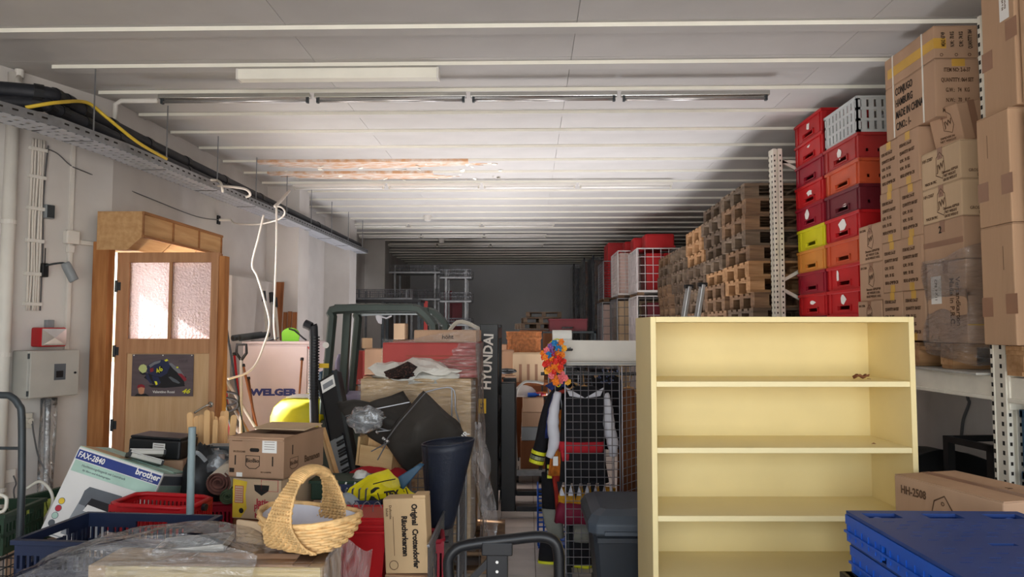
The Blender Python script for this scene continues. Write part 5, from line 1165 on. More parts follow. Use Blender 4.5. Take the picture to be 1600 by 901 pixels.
# --- seed crate, green crates, wire baskets at far left
c = aty(72, 800, 3.95)
o = thing('green_crate', 'tilted dark green crate of yellow-green seed packets by the left wall', 'crate', c + Vector((0, .1, -.11)), (rad(18), rad(-14), rad(8)))
obj('back', MB().bx(-.17, .17, .05, .06, 0, .2), 'green', o); obj('front', MB().bx(-.17, .17, -.08, -.07, 0, .05), 'green', o); obj('base', MB().bx(-.17, .17, -.08, .06, -.01, 0), 'green', o)
for s in (-1, 1): obj('end', MB().bx(s * .17 - .005, s * .17 + .005, -.08, .06, 0, .2), 'green', o)
obj('rim', MB().bx(-.19, .19, .06, .08, .18, .205), 'green', o)
for r_ in range(2):
    for i in range(7):
        pk = obj('seed_packet', MB().bx(-.018, .018, -.004, .004, 0, .085), 'seed', o, loc=(-.135 + i * .045, -.03 + .045 * r_, .035 + .05 * r_), rot=(rad(-20), 0, rad((i * 37) % 9 - 4))); 
obj('label', MB().bx(-.05, .05, -.083, -.081, .01, .035), 'paper', o)
p = aty(-48, 790, 3.4)
perfcrate('green_crate', 'dark green perforated crate at the left frame edge behind the hooped rail', 'green', (p.x - .15, 3.62, .60), .1, .5, .34, .2)
carton('brown carton standing under the seed packet crate by the left wall', (c.x, c.y + .12, 0), (.4, .3, c.z - .175), 0, 'cardd')
def mesh_panel(mb, p0, ux, uy, w, h, nx, ny, r, seg=4):
    p0, ux, uy = Vector(p0), Vector(ux).normalized(), Vector(uy).normalized()
    for i in range(nx + 1): a = p0 + ux * (w * i / nx); mb.tube([a, a + uy * h], r, seg)
    for j in range(ny + 1): a = p0 + uy * (h * j / ny); mb.tube([a, a + ux * w], r, seg)
    return mb
o = thing('wire_basket', 'dark wire basket on the floor at the bottom left corner', 'basket', (p.x - .15, 3.62, 0))
for (q0, ux, w) in (((-.26, -.18, 0.02), (1, 0, 0), .52), ((-.26, .18, .02), (1, 0, 0), .52), ((-.26, -.18, .02), (0, 1, 0), .36), ((.26, -.18, .02), (0, 1, 0), .36)):
    obj('mesh_side', mesh_panel(MB(), q0, ux, (0, 0, 1), w, .56, int(w / .05), 12, .003), 'wired', o)
obj('mesh_base', mesh_panel(MB(), (-.26, -.18, .02), (1, 0, 0), (0, 1, 0), .52, .36, 8, 6, .003), 'wired', o)
obj('top_frame', MB().tube([(-.26, -.18, .585), (.26, -.18, .585), (.26, .18, .585), (-.26, .18, .585)], .006, 6, closed=True), 'wired', o)
for i in range(2):
    pts = [[aty(x, y, 3.86) for x, y in ((42, 763), (62, 752), (78, 765), (82, 785), (70, 810), (52, 832))], [aty(x, y, 3.3) for x, y in ((0, 772), (10, 778), (8, 795), (0, 800))]][i]
    o = thing('loose_cable', ['pale cable looped over the seed packet crate', 'short pale cable end curling in at the left frame edge'][i], 'cable', pts[0]); obj('cord', MB().tube(smooth_path([q - pts[0] for q in pts], 6), .008, 8), 'offw', o, smooth=True)
# hooped rail at the left edge
pts = [aty(-45, 618, 3.1), aty(0, 617, 3.1), aty(18, 620, 3.1), aty(29, 632, 3.1), aty(34, 652, 3.1), aty(34, 760, 3.1), aty(33, 830, 3.1)]
x_, z0_ = pts[-1].x, 0.03
o = thing('hooped_rail', 'dark grey tubular hoop with a crossbar at the left frame edge', 'rail', (x_, 3.1, 0))
pl = [q - Vector((x_, 3.1, 0)) for q in pts]; pl[-1].z = .02; pl[0].x = -.42; left = Vector((-.5, 0, 0))
full = smooth_path(pl[:-1], 5) + [Vector((pl[-1].x, 0, .0))]
obj('hoop', MB().tube(full, .015, 10), 'dsteel', o, smooth=True)
zb = aty(30, 700, 3.1).z; obj('crossbar', MB().cyl((-.45, 0, zb), (0, 0, zb), .007, 8), 'dsteel', o); obj('far_post', MB().cyl((-.45, 0, 0), (-.45, 0, pl[0].z), .015, 10), 'dsteel', o)
# --- banana cartons
def banana(label, px, py_t, py_b, Y, w, d, rz, m, name='banana_carton'):
    zb, zt = aty(px, py_b, Y).z, aty(px, py_t, Y).z; q = aty(px, py_b, Y)     # near right corner
    R2 = Matrix.Rotation(rz, 3, 'Z'); c = q - R2 @ Vector((w / 2, -d / 2, 0)); h = zt - zb
    o = thing(name, label, 'box', (c.x, c.y, zb), rz); t = .006
    return o, w, d, h
rz = rad(-12)
o, w, d, h = banana('brown BioBio banana carton with open top, upper of the pair', 443, 684, 749, 3.72, .325, .42, rz, 'card')
t = .006
obj('shell', MB().bx(-w / 2, w / 2, -d / 2, -d / 2 + t, 0, h).bx(-w / 2, w / 2, d / 2 - t, d / 2, 0, h).bx(-w / 2, -w / 2 + t, -d / 2 + t, d / 2 - t, 0, h).bx(w / 2 - t, w / 2, -d / 2 + t, d / 2 - t, 0, h).bx(-w / 2, w / 2, -d / 2, d / 2, 0, t), 'cardd', o)
obj('lid_flap', MB().bx(-w / 2 + .002, w / 2, -d / 2, -d * .17, h, h + .005), 'card', o, rot=(rad(4), 0, 0)); obj('lid_flap', MB().bx(-w / 2, w / 2, d * .02, d / 2, h + .01, h + .015), 'cardl', o, rot=(rad(3), 0, 0))
obj('inner_dark', MB().bx(-w / 2 + .01, w / 2 - .01, -d / 2 + .01, d / 2 - .01, h - .03, h - .028), 'inside', o)
def fr2(nm, poly, m, u, v, face='front', off=.0008): return printp(nm, poly, m, o, face, w, d, h, u, v, off)
stad = lambda a, b: [(a * math.copysign(1, math.cos(q)) * .75 + b * math.cos(q), b * math.sin(q)) for q in [2 * PI * kk / 14 + .05 for kk in range(14)]]
fr2('grip_hole', stad(.024, .010), 'hole', -.01, h * .68); fr2('slit', rectp(.007, .05), 'hole', -w * .38, h * .42); fr2('slit', rectp(.007, .05), 'hole', w * .30, h * .42); fr2('label', rectp(.085, .072), 'paper', w * .24, h * .79)
for kk in range(4): fr2('label_line', rectp(.06, .002), 'inkb', w * .24, h * .79 + .02 - .012 * kk, off=.0016)
obj('logo_frame', MB().ring([(-.042, .035), (.042, .035), (.042, -.018), (.02, -.034), (-.02, -.034), (-.042, -.018)], .004, .0006, face_m('front', w, d, h, -.02, h * .38)), 'ink', o)
textf('BioBio', .029, 'ink', o, 'front', w, d, h, -.02, h * .42, bold=.0003); textf('ERZEUGNIS', .014, 'inkb', o, 'front', w, d, h, -.1, h * .63); fr2('barcode', rectp(.035, .022), 'paper', -w * .3, .015); fr2('print_block', rectp(.028, .022), 'ink', -w * .44, h * .17); textf('BIO LOGISTIK', .010, 'inkb', o, 'front', w, d, h, .06, h * .15)
fr2('print_line', rectp(.07, .004), 'inkb', -w * .33, h * .93); fr2('print_line', rectp(.06, .003), 'inkb', -w * .35, h * .89)
fr2('slit', rectp(.008, .05), 'hole', -d * .3, h * .66, 'right'); textf('Bananen', .05, 'inkb', o, 'right', w, d, h, .08, h * .32, bold=.001); textf('BioBio', .03, 'inkb', o, 'right', w, d, h, -.11, h * .33)
obj('logo_frame', MB().ring([(-.042, .03), (.042, .03), (.042, -.018), (.02, -.03), (-.02, -.03), (-.042, -.018)], .004, .0006, face_m('right', w, d, h, -.11, h * .32)), 'inkb', o)
o, w, d, h = banana('banana carton printed Latin Pride with red and yellow print, under the BioBio carton', 438, 750, 814, 3.74, .285, .40, rz, 'cardl')
obj('body', MB().bx(-w / 2, w / 2, -d / 2, d / 2, 0, h - .001), 'cardl', o, bevel=.004)
textf('latin', .046, 'lred', o, 'front', w, d, h, .04, h * .43, bold=.0012); textf('PRIDE', .05, 'lred', o, 'front', w, d, h, .04, h * .27, bold=.0008, sx=.8); textf('bananas', .036, 'lred', o, 'front', w, d, h, .05, h * .10, bold=.001); textf('premium quality', .012, 'lred', o, 'front', w, d, h, .05, h * .03)
fr2('hand_hole', [(-.045, .02), (.045, .02), (.04, -.01), (0, -.035), (-.04, -.01)], 'hole', .03, h * .76); fr2('hand_hole_rim', [(-.05, .03), (.05, .03), (.047, .022), (-.047, .022)], 'cardl', .03, h * .78)
fr2('yellow_print', [(-w * .0, 0), (.05, 0), (.085, .05), (.075, .12), (.085, h * .9), (0, h * .95)], 'lyel', -w / 2 + .002, .005); fr2('red_table', rectp(.052, .09), 'lred', -w / 2 + .04, h * .6, off=.0016); fr2('red_table_field', rectp(.046, .084), 'cardl', -w / 2 + .04, h * .6, off=.0022)
for kk in range(6): fr2('table_line', rectp(.04, .003), 'lred', -w / 2 + .04, h * .6 + .03 - .012 * kk, off=.003)
for u in (-w / 2 + .055, w / 2 - .03): fr2('round_hole', [(.014 * math.cos(q * PI / 6), .014 * math.sin(q * PI / 6)) for q in range(12)], 'hole', u, h * .2, off=.002)
obj('red_frame', MB().ring(rectp(.1, .06), .003, .0006, face_m('front', w, d, h, w * .27, h * .85)), 'lred', o)
zl = o.location.z; cx, cy = o.location.x, o.location.y
o = carton('dark brown carton with faint PREMIUM print, under the Latin Pride carton', (cx, cy, zl - .235), (.29, .38, .233), rz, 'cardx'); w, d, h = .29, .38, .233; textf('PREMIUM', .03, 'lred', o, 'front', w, d, h, .05, h * .75)
carton('brown carton on the floor below the PREMIUM carton', (cx, cy, 0), (.3, .38, zl - .237), rz, 'cardd')
carton('flattened tan carton piece leaning in front of the PREMIUM carton', Vector((aty(390, 868, 2.85).x, 2.85, ZL + .002)), (.13, .015, .09), rad(-20), 'cardl', flaps=False)
# wooden paddles in a tub
random.seed(5)
tubc = aty(331, 700, 4.45)
o = thing('stick_tub', 'dark plastic tub holding the pale wooden paddles', 'tub', (tubc.x, 4.45, 0)); obj('body', MB().lathe([(.12, 0), (.15, .82)], 20, cap=False).lathe([(.12, 0), (.12, .01)], 20), 'black', o); obj('rim', MB().tube([(.15 * math.cos(q * PI / 10), .15 * math.sin(q * PI / 10), .82) for q in range(20)], .01, 6, closed=True), 'black', o)
spots = [(299, 642), (311, 648), (317, 646), (324, 640), (314, 652), (322, 650), (331, 642), (336, 650), (341, 654), (345, 649), (349, 641), (354, 654), (357, 640), (361, 648)]
tilt = ['upright', 'slightly leaning', 'tallest middle', 'leaning right']
for i, (px, py) in enumerate(spots):
    q = aty(px, py, 4.38 + .14 * random.random()); bx_ = tubc.x + (q.x - tubc.x) * .45; by_ = 4.45 + (q.y - 4.45) * .6; L_s = q.z - .02
    dx, dy = q.x - bx_, q.y - by_
    o = thing('wooden_paddle', 'pale wooden paddle with rounded top, %s from the left in the dark tub' % ['first', 'second', 'third', 'sixth', 'fourth', 'fifth', 'seventh', 'eighth', 'ninth', 'tenth', 'eleventh', 'twelfth', 'thirteenth', 'last'][i], 'paddle', (bx_, by_, .02), (math.atan2(-dy, L_s), math.atan2(dx, L_s), random.uniform(-.6, .6)), 'wooden paddles in the tub')
    W_ = .019; prof = [(-W_ * .75, 0), (W_ * .75, 0), (W_, L_s * .6), (W_, L_s - W_)] + [(W_ * math.cos(a), L_s - W_ + W_ * math.sin(a)) for a in [PI * kk / 8 for kk in range(1, 8)]] + [(-W_, L_s - W_), (-W_, L_s * .6)]
    obj('blade', MB().prism(prof, .012, Matrix.Translation((0, .006, 0)) @ Euler((PI / 2, 0, 0)).to_matrix().to_4x4()), 'stick', o, bevel=.003, seg=1)
# things between: black case, bags, rugs, red crate
q = aty(255, 706, 4.25)
o = thing('black_case', 'black plastic case with a white label behind the fax carton', 'case', (q.x, 4.25, q.z - .02), (0, rad(3), rad(-4))); obj('body', MB().bx(-.16, .16, -.1, .1, 0, .11), 'black', o, bevel=.012); obj('label', MB().box((.03, -.1012, .06), (.075, .001, .06)), 'paper', o); obj('lid', MB().bx(-.155, .155, -.095, .095, .11, .125), 'black', o, bevel=.006)
for kk in range(4): obj('label_line', MB().box((.03, -.102, .08 - .012 * kk), (.06, .0006, .003)), 'inkb', o)
carton('brown carton supporting the black plastic case behind the fax carton', (q.x, 4.27, 0), (.34, .24, q.z - .03), 0, 'cardd')
q = aty(310, 762, 4.0); o = thing('black_bag', 'crumpled black bag wedged between fax carton and BioBio carton', 'bag', (q.x, 4.05, q.z - .2)); blob('body', (0, 0, .2), (.1, .12, .24), 'darkbag', o, .3, 2.5, 2); obj('grey_strap', MB().tube(smooth_path([(-.03, -.1, .35), (.02, -.13, .41), (.06, -.1, .36)], 5), .012, 6), 'grey', o)
q = aty(338, 722, 4.05); o = thing('plastic_bag', 'clear bluish plastic bag above the rolled rugs', 'bag', q); blob('film', (0, 0, 0), (.085, .07, .075), 'clear', o, .35, 3.5, 5); blob('contents', (0, .01, -.015), (.05, .04, .04), 'grey', o, .3, 3, 9)
q = aty(345, 700, 4.15); o = thing('grey_board', 'grey board lying across below the wooden paddles', 'board', q); obj('board', MB().bx(-.08, .08, -.06, .06, -.02, .02), 'grey', o, bevel=.004); obj('edge', MB().bx(-.08, .08, -.064, -.06, -.022, .022), 'dsteel', o)
def rug(label, px, py, Y, r, m, ln, up=.1, rzz=.1):
    q = aty(px, py, Y); o = thing('rolled_rug', label, 'rug', q, (rad(up * 60), 0, rzz), 'rolled rugs beside the banana cartons')
    pts = []; n = 70
    for i in range(n): a = i / n * 2 * PI * 3.2; rr = r * (.25 + .75 * i / n); pts.append((rr * math.cos(a), rr * math.sin(a)))
    mb = MB(); vs = [(x, y_, z) for y_ in (0, ln) for (x, z) in pts]; mb.add(vs, [(i, i + 1, n + i + 1, n + i) for i in range(n - 1)]); obj('pile', mb, m, o, smooth=True, solid=.008)
    mb = MB(); vs = [(x * 1.07, y_, z * 1.07) for y_ in (.004, ln - .004) for (x, z) in pts[-24:]]; mb.add(vs, [(i, i + 1, 24 + i + 1, 24 + i) for i in range(23)]); obj('backing', mb, 'ruglin', o, smooth=True, solid=.003); return o
rug('rolled dark brown rug, end facing out beside the Latin Pride carton', 340, 755, 3.86, .068, 'rug', .7); rug('rolled green rug with pale backing, lower beside the Latin Pride carton', 355, 776, 3.86, .042, 'rugg', .6, .05, .25)
q = aty(325, 800, 3.95); sbasket('dark red slatted basket under the rolled rugs', (q.x + .02, 4.1, q.z - .12), .42, .34, .17, 'crate_crimson', .1, None)
carton('brown carton under the dark red slatted basket', (q.x + .02, 4.12, 0), (.40, .3, q.z - .126), 0, 'cardd')
q = aty(345, 842, 3.42); o = thing('plastic_bag', 'crumpled clear bag between grey pole and PREMIUM carton', 'bag', q); blob('film', (0, .02, 0), (.06, .06, .05), 'film2', o, .4, 4, 8)
# ================================================================== WIRE TROLLEY AND ITS CONTENTS
TX0, TX1, TY0, TY1, TZ0, TZ1 = -1.0, -.455, 3.28, 4.35, .25, .72
o = thing('wire_trolley', 'steel wire trolley with slanting mesh side, heaped with boxes and bags', 'trolley', (TX0, TY0, 0)); W_, D_ = TX1 - TX0, TY1 - TY0
for nm, p0, ux, w in (('back', (0, D_, TZ0), (1, 0, 0), W_), ('left', (0, 0, TZ0), (0, 1, 0), D_), ('right', (W_, 0, TZ0), (0, 1, 0), D_)):
    obj('mesh_side', mesh_panel(MB(), p0, ux, (0, 0, 1), w, TZ1 - TZ0, int(w / .035), 9, .0022), 'wire', o)
obj('mesh_base', mesh_panel(MB(), (0, 0, TZ0), (1, 0, 0), (0, 1, 0), W_, D_, 10, 20, .0025), 'wire', o)
obj('top_frame', MB().tube([(0, 0, TZ1), (0, D_, TZ1), (W_, D_, TZ1), (W_, 0, TZ1)], .007, 6), 'wire', o)
for x in (0.03, W_ - .03):
    for y in (.05, D_ - .05):
        obj('leg', MB().cyl((x, y, .08), (x, y, TZ0), .011, 8), 'wire', o); obj('wheel', MB().cyl((x - .012, y, .045), (x + .012, y, .045), .045, 14), 'black', o)
obj('liner_board', MB().bx(.01, W_ - .01, .01, D_ - .01, TZ0 + .004, TZ0 + .012), 'cardd', o)
zi = TZ0 + .016
# tall mesh frame beyond
o = thing('mesh_cart', 'tall wire mesh cart frame beside the wrapped pallet', 'cart', (-.43, 4.42, 0))
obj('mesh_side', mesh_panel(MB(), (0, 0, .12), (0, 1, 0), (0, 0, 1), .5, .78, 9, 14, .0028), 'wire', o)
obj('mesh_side', mesh_panel(MB(), (-.3, 0, .12), (1, 0, 0), (0, 0, 1), .3, .78, 6, 14, .0028), 'wire', o)
for (x, y) in ((0, 0), (0, .5), (-.3, 0)): obj('post', MB().cyl((x, y, 0), (x, y, .92), .011, 8), 'wire', o)
# carton with blackletter print
q = aty(668, 882, 3.36); q0 = aty(598, 875, 3.36); w, d, h = .205, .10, .345
o = carton('tan carton printed Original Crottendorfer in blackletter, standing in the trolley', ((q.x + q0.x) / 2 + .012, 3.42, zi + .30), (w, d, h), rad(-6), 'ctan', None, None, flaps=False)
o.rotation_euler[1] = rad(-3)
textf('Original  Crottendorfer', .037, 'ink', o, 'front', w, d, h, .048, h * .5, -PI / 2, bold=.0017, sx=.82); textf('Räucherkerzen', .037, 'ink', o, 'front', w, d, h, -.002, h * .5, -PI / 2, bold=.0017, sx=.82)
textf('Duftnote:\nInhalt', .017, 'inkb', o, 'front', w, d, h, -.075, h * .82, -PI / 2)
printp('print_line', rectp(.002, .18), 'inkb', o, 'front', w, d, h, -.055, h * .5); obj('seal_ring', MB().ring([(.022 * math.cos(a), .022 * math.sin(a)) for a in [2 * PI * k_ / 16 for k_ in range(16)]], .003, .0006, face_m('front', w, d, h, -.06, .04)), 'inkb', o)
obj('flap', MB().bx(w / 2 - .06, w / 2, -.045, .045, h, h + .012), 'ctan', o)
carton('brown carton low in the trolley under the blackletter carton', ((q.x + q0.x) / 2 + .012, 3.43, zi), (.2, .16, .296), rad(-6), 'cardd')
# red bucket
q = aty(560, 872, 3.40); o = thing('red_bin', 'deep red rectangular plastic bin full of hooks, beside the wicker basket', 'bin', (q.x - .02, 3.52, q.z - .12)); hh = aty(560, 808, 3.40).z - q.z + .12
obj('body', MB().loft([[Vector((x * s, y * s2, z)) for x, y in ((-.5, -.5), (.5, -.5), (.5, .5), (-.5, .5))] for s, s2, z in ((.25, .19, 0), (.31, .25, hh), (.296, .236, hh), (.24, .18, .02))], 4), 'red', o)
for z, e in ((hh - .012, .33), (hh - .04, .318), (hh - .068, .31)): obj('rib_band', MB().bx(-e / 2, e / 2, -.13, .13, z - .006, z + .006).bx(-.1, .1, -.1, .1, z - .002, z + .002), 'red', o)
for i in range(4):
    random.seed(i); x = -.09 + i * .05; o2 = thing('metal_hook', ['leftmost bent wire hook in the red bin', 'second wire hook from the left in the red bin', 'third wire hook from the left in the red bin', 'rightmost bent wire hook in the red bin'][i], 'hook', (q.x - .02 + x, 3.50 + .03 * (i % 2), q.z + hh - .16), random.uniform(-1, 1), 'wire hooks in the red bin'); obj('wire', MB().tube(smooth_path([(0, 0, 0), (0, 0, .06), (.03, 0, .085), (.055, 0, .06)], 4), .0025, 5), 'wire', o2)
carton('brown carton under the deep red bin in the trolley', (q.x - .02, 3.52, zi), (.22, .18, q.z - .123 - zi), 0, 'cardd')
# navy box with white combs
q = aty(556, 808, 3.72); o = thing('navy_box', 'open navy carton with white print holding metal tools', 'box', (q.x, 3.80, q.z - .06)); 
obj('shell', MB().bx(-.14, .14, -.1, -.095, 0, .15).bx(-.14, .14, .095, .1, 0, .19).bx(-.14, -.135, -.1, .1, 0, .15).bx(.135, .14, -.1, .1, 0, .15).bx(-.14, .14, -.1, .1, 0, .005), 'navyp', o)
for i in range(6): obj('printed_stripe', MB().box((.03 + i * .014, -.1012, .09), (.006, .001, .05), (0, .5, 0)), 'paper', o)
for i in range(5): obj('tool', MB().tube([(-.1 + i * .035, -.05, .1), (-.09 + i * .035, -.075, .2), (-.08 + i * .035, -.09, .21)], .005, 6), 'wire', o)
obj('kraft_flap', MB().grid(8, 4, lambda s, t: Vector((-.12 + s * .15, -.09 - t * .02, .14 + .05 * math.sin(s * PI) - t * .06))), 'grey', o, smooth=True, solid=.003)
carton('brown carton under the navy tool carton in the trolley', (q.x, 3.80, zi), (.26, .19, q.z - .063 - zi), 0, 'cardd')
q = aty(528, 752, 3.95); o = thing('green_tray', 'dark green slatted tray edge behind the basket handle', 'tray', q + Vector((0, .1, -.1))); obj('body', MB().bx(-.15, .15, -.1, .1, 0, .09), 'green', o, bevel=.006); obj('rim', MB().bx(-.16, .16, -.11, .11, .09, .105), 'green', o)
for i in range(4): obj('wire', MB().tube([(-.1 + .05 * i, -.112, -.05), (-.07 + .05 * i, -.125, .03), (-.05 + .05 * i, -.112, .1)], .005, 6), 'paper', o)
carton('brown carton under the dark green tray', (q.x, q.y + .1, 0), (.28, .18, q.z - .104), 0, 'cardd')
# yellow plastic bag
Yb = 3.86; P = [aty(x, y, Yb + dy) for x, y, dy in ((536, 782, -.06), (548, 760, 0), (575, 742, .02), (606, 734, .06), (622, 748, .02), (634, 758, -.02), (648, 775, -.05), (640, 800, -.02), (590, 772, -.10), (612, 764, -.12), (570, 800, -.05), (602, 800, -.10), (596, 752, -.05))]
o = thing('yellow_bag', 'crumpled bright yellow plastic bag with black print heaped in the trolley', 'bag', P[11]); P2 = [p - P[11] for p in P]
facets('film', P2, [(0, 1, 8), (1, 2, 12), (1, 12, 8), (2, 3, 12), (3, 4, 9), (3, 9, 12), (12, 9, 8), (4, 5, 9), (5, 6, 9), (6, 7, 11), (6, 11, 9), (9, 11, 8), (8, 11, 10), (0, 8, 10)], 'ybag', o, .022, 4, 10, smooth=False)
blob('filling', (0, .06, .04), (.13, .08, .09), 'darkbag', o, .25, 3, 4)
q = aty(612, 772, 3.70) - P[11]; text('TEX', .045, 'ink', o, q, (PI / 2, -.2, -.3), bold=.0025); q = aty(600, 784, 3.70) - P[11]; text('EX', .04, 'ink', o, q, (PI / 2, -.25, -.2), bold=.003)
for (pa, pb) in (((583, 756), (618, 748)), ((597, 790), (590, 770)), ((634, 762), (640, 778))):
    a, b = aty(*pa, 3.73) - P[11], aty(*pb, 3.74) - P[11]; obj('printed_line', MB().tube([a, (a + b) / 2 + Vector((0, -.01, .004)), b], .003, 5), 'ink', o)
carton('brown carton inside the trolley under the yellow bag', (P[11].x, 4.06, zi), (.3, .28, P[11].z - .07 - zi), 0, 'cardd')
q = aty(565, 748, 4.05); o = thing('white_bag', 'small white plastic bag between yellow bag and green tray', 'bag', q); blob('film', (0, 0, 0), (.05, .05, .045), 'wbag', o, .4, 3.5, 3); blob('fold', (.03, -.02, -.02), (.03, .03, .03), 'wbag', o, .4, 3.5, 6)
# red slatted basket peeking at right of the blackletter carton
q = aty(682, 845, 3.5); sbasket('red slatted basket edge right of the blackletter carton', (q.x - .06, 3.66, zi + .17), .14, .2, .22, 'crate_crimson', .15)
carton('brown carton under the red slatted basket in the trolley', (q.x - .06, 3.68, zi), (.13, .19, .16), .15, 'cardd')
# rolled rubber mat
Ym = 3.98; b0, t0 = aty(688, 822, Ym), aty(700, 690, Ym); o = thing('rubber_mat', 'dark blue-black rubber mat rolled and standing in the trolley', 'mat', b0); ax_ = t0 - b0; N_ = 44
def mt(s, t):
    a = 2 * PI * (s * 1.25) - 2.4; r = (.068 + .075 * t) * (1 - .12 * max(0, s - .72) * 3); return ax_ * t * (1.0 + .03 * math.cos(a)) + Vector((r * math.cos(a), r * math.sin(a), 0))
obj('sheet', MB().grid(N_, 12, mt), 'rubber', o, smooth=True, solid=.009); obj('edge_bead', MB().tube([mt(i / 44, 1.0) for i in range(45)], .006, 6), 'rubber', o, smooth=True)
obj('loose_corner', MB().grid(6, 6, lambda s, t: aty(622 + 35 * s + 6 * t, 745 - 22 * s + 22 * t - s * t * 20, Ym - .17 + .05 * s) - b0), 'bluec', o, smooth=True, solid=.006)
# wooden drawer and red bag
q = aty(590, 728, 4.55); o = thing('plywood_box', 'small open pale plywood box standing on the red cushion', 'box', q + Vector((0, .1, 0)), (0, rad(6), rad(-14))); w, d, h = .25, .22, .17
obj('front', MB().bx(-w / 2 + .02, w / 2, -d / 2, -d / 2 + .012, 0, h * .72), 'ply', o); obj('back', MB().bx(-w / 2, w / 2, d / 2 - .012, d / 2, 0, h), 'ply', o); obj('side', MB().bx(-w / 2, -w / 2 + .015, -d / 2, d / 2, 0, h), 'ply', o); obj('side', MB().bx(w / 2 - .015, w / 2, -d / 2 + .013, d / 2, 0, h), 'ply', o); obj('base', MB().bx(-w / 2, w / 2, -d / 2, d / 2, -.01, 0), 'ply', o); obj('inner_panel', MB().bx(-w / 2 + .02, w / 2 - .02, -.0, .01, 0, h * .9), 'stick', o)
q = aty(585, 742, 4.45); o = thing('red_cushion', 'dark red rolled cushion under the plywood drawer', 'cushion', q + Vector((0, .12, -.03))); blob('cover', (0, 0, 0), (.2, .12, .07), 'cloth_r', o, .1, 2, 1); obj('piping', MB().tube([(.2 * math.cos(a), .115 * math.sin(a), 0) for a in [2 * PI * k_ / 24 for k_ in range(24)]], .006, 6, closed=True), 'cloth_r', o)
carton('brown carton on the floor under the dark red cushion', (q.x, q.y + .14, 0), (.42, .3, q.z - .098), 0, 'cardd')
# keyboard standing on end
a, b = aty(512, 586, 5.0), aty(545, 762, 4.62); o = thing('keyboard', 'black electronic keyboard standing on end against the forklift', 'keyboard', b); ax_ = (a - b); L_ = ax_.length; ax_.normalize()
nrm = Vector((-.35, -1, 0)); nrm = (nrm - ax_ * nrm.dot(ax_)).normalized(); sd = ax_.cross(nrm); Mx = Matrix((sd, ax_, nrm)).transposed()     # columns: across, along, out
def kb(x0, x1, y0, y1, z0, z1): return MB().box(Mx @ Vector(((x0 + x1) / 2, (y0 + y1) / 2, (z0 + z1) / 2)), (x1 - x0, y1 - y0, z1 - z0), Mx)
obj('case', kb(-.085, .085, 0, L_, -.05, 0), 'black', o, bevel=.006); obj('side_rail', kb(.062, .088, 0, L_, .0, .012), 'dsteel', o); obj('rim', kb(-.09, -.075, 0, L_, .0, .008), 'black', o)
nk = 18
for i in range(nk): obj('white_key', kb(-.075, .035, .01 + i * .0195, .0285 + i * .0195, .0005, .008), 'grey', o)
for i in range(nk):
    if i % 7 not in (2, 6): obj('black_key', kb(-.02, .04, .0225 + i * .0195, .0345 + i * .0195, .008, .016), 'black', o)
obj('sticker', kb(-.07, .05, L_ - .11, L_ - .02, .0005, .002), 'paper', o); obj('sticker_print', kb(-.055, .035, L_ - .09, L_ - .05, .002, .003), 'devl', o)
for i, (px, py, ang) in enumerate(((509, 690, 0),)):
    a, b = aty(505, 668, 4.7), aty(528, 745, 4.6); o = thing('wooden_strip', 'narrow pale wooden strip leaning beside the keyboard', 'strip', b); obj('strip', MB().beam((0, 0, 0), a - b, .03, .012), 'stick', o, bevel=.002); obj('cream_edge', MB().beam(Vector((-.03, .01, 0)), a - b + Vector((-.03, .01, .02)), .02, .01), 'ctan', o)
# black umbrellas
def umb(label, Yc, pts, tris, m, ribs, tips):
    P = [aty(x, y, Yc + dy) for x, y, dy in pts]; o = thing('umbrella', label, 'umbrella', P[0]); Q = [p - P[0] for p in P]
    facets('canopy', Q, tris, m, o, .034, 5, 6, .003)
    for r_ in ribs:
        pr_ = [aty(x, y, Yc + dy) - P[0] for x, y, dy in r_]; obj('rib', MB().tube(pr_, .004, 6), 'wire', o)
    for (x, y, dy) in tips:
        p = aty(x, y, Yc + dy) - P[0]; obj('rib_tip', MB().cyl(p, p + Vector((.012, -.006, -.008)), .009, 8), 'silver', o)
    return o
umb('broken black umbrella lying collapsed at left with its grey underside showing', 4.75, [(632, 614, .1), (530, 626, 0), (548, 662, -.08), (596, 690, -.12), (612, 700, .0), (655, 652, -.02), (575, 628, -.10), (600, 655, -.18), (640, 672, -.12), (530, 640, .05)], [(1, 6, 9), (6, 0, 7), (6, 7, 2), (9, 6, 2), (0, 5, 7), (7, 5, 8), (7, 8, 3), (2, 7, 3), (3, 8, 4), (8, 5, 4)], 'fabric',
    [[(540, 650, -.2), (570, 642, -.24), (640, 628, -.2)], [(545, 655, -.2), (590, 668, -.26), (605, 672, -.24)], [(588, 674, -.28), (610, 672, -.25), (640, 652, -.2)]], [(588, 674, -.28), (572, 645, -.25), (585, 665, -.27)])
o = thing('plastic_bag', 'clear plastic bag caught in the broken umbrella', 'bag', aty(572, 655, 4.5)); blob('film', (0, 0, 0), (.11, .06, .085), 'clear', o, .4, 3, 11); blob('fold', (.06, -.01, .02), (.05, .04, .05), 'clear', o, .4, 3, 12)
o = umb('black umbrella with faint white lettering draped over the rubber mat', 4.45, [(664, 614, .1), (602, 690, -.02), (628, 728, -.06), (640, 740, -.05), (660, 716, -.12), (700, 700, -.04), (736, 690, .05), (722, 664, .1), (650, 668, -.20), (690, 650, -.08), (618, 655, .0), (640, 698, -.18)], [(0, 10, 8), (10, 1, 8), (1, 2, 11), (1, 11, 8), (2, 3, 11), (3, 4, 11), (4, 8, 11), (0, 8, 9), (8, 4, 5), (8, 5, 9), (9, 5, 6), (9, 6, 7), (0, 9, 7)], 'fabric',
    [[(600, 692, -.1), (624, 660, -.14), (664, 614, .02)], [(580, 705, -.2), (604, 692, -.12)], [(590, 718, -.2), (604, 692, -.1)]], [(604, 688, -.12), (598, 684, -.14)])
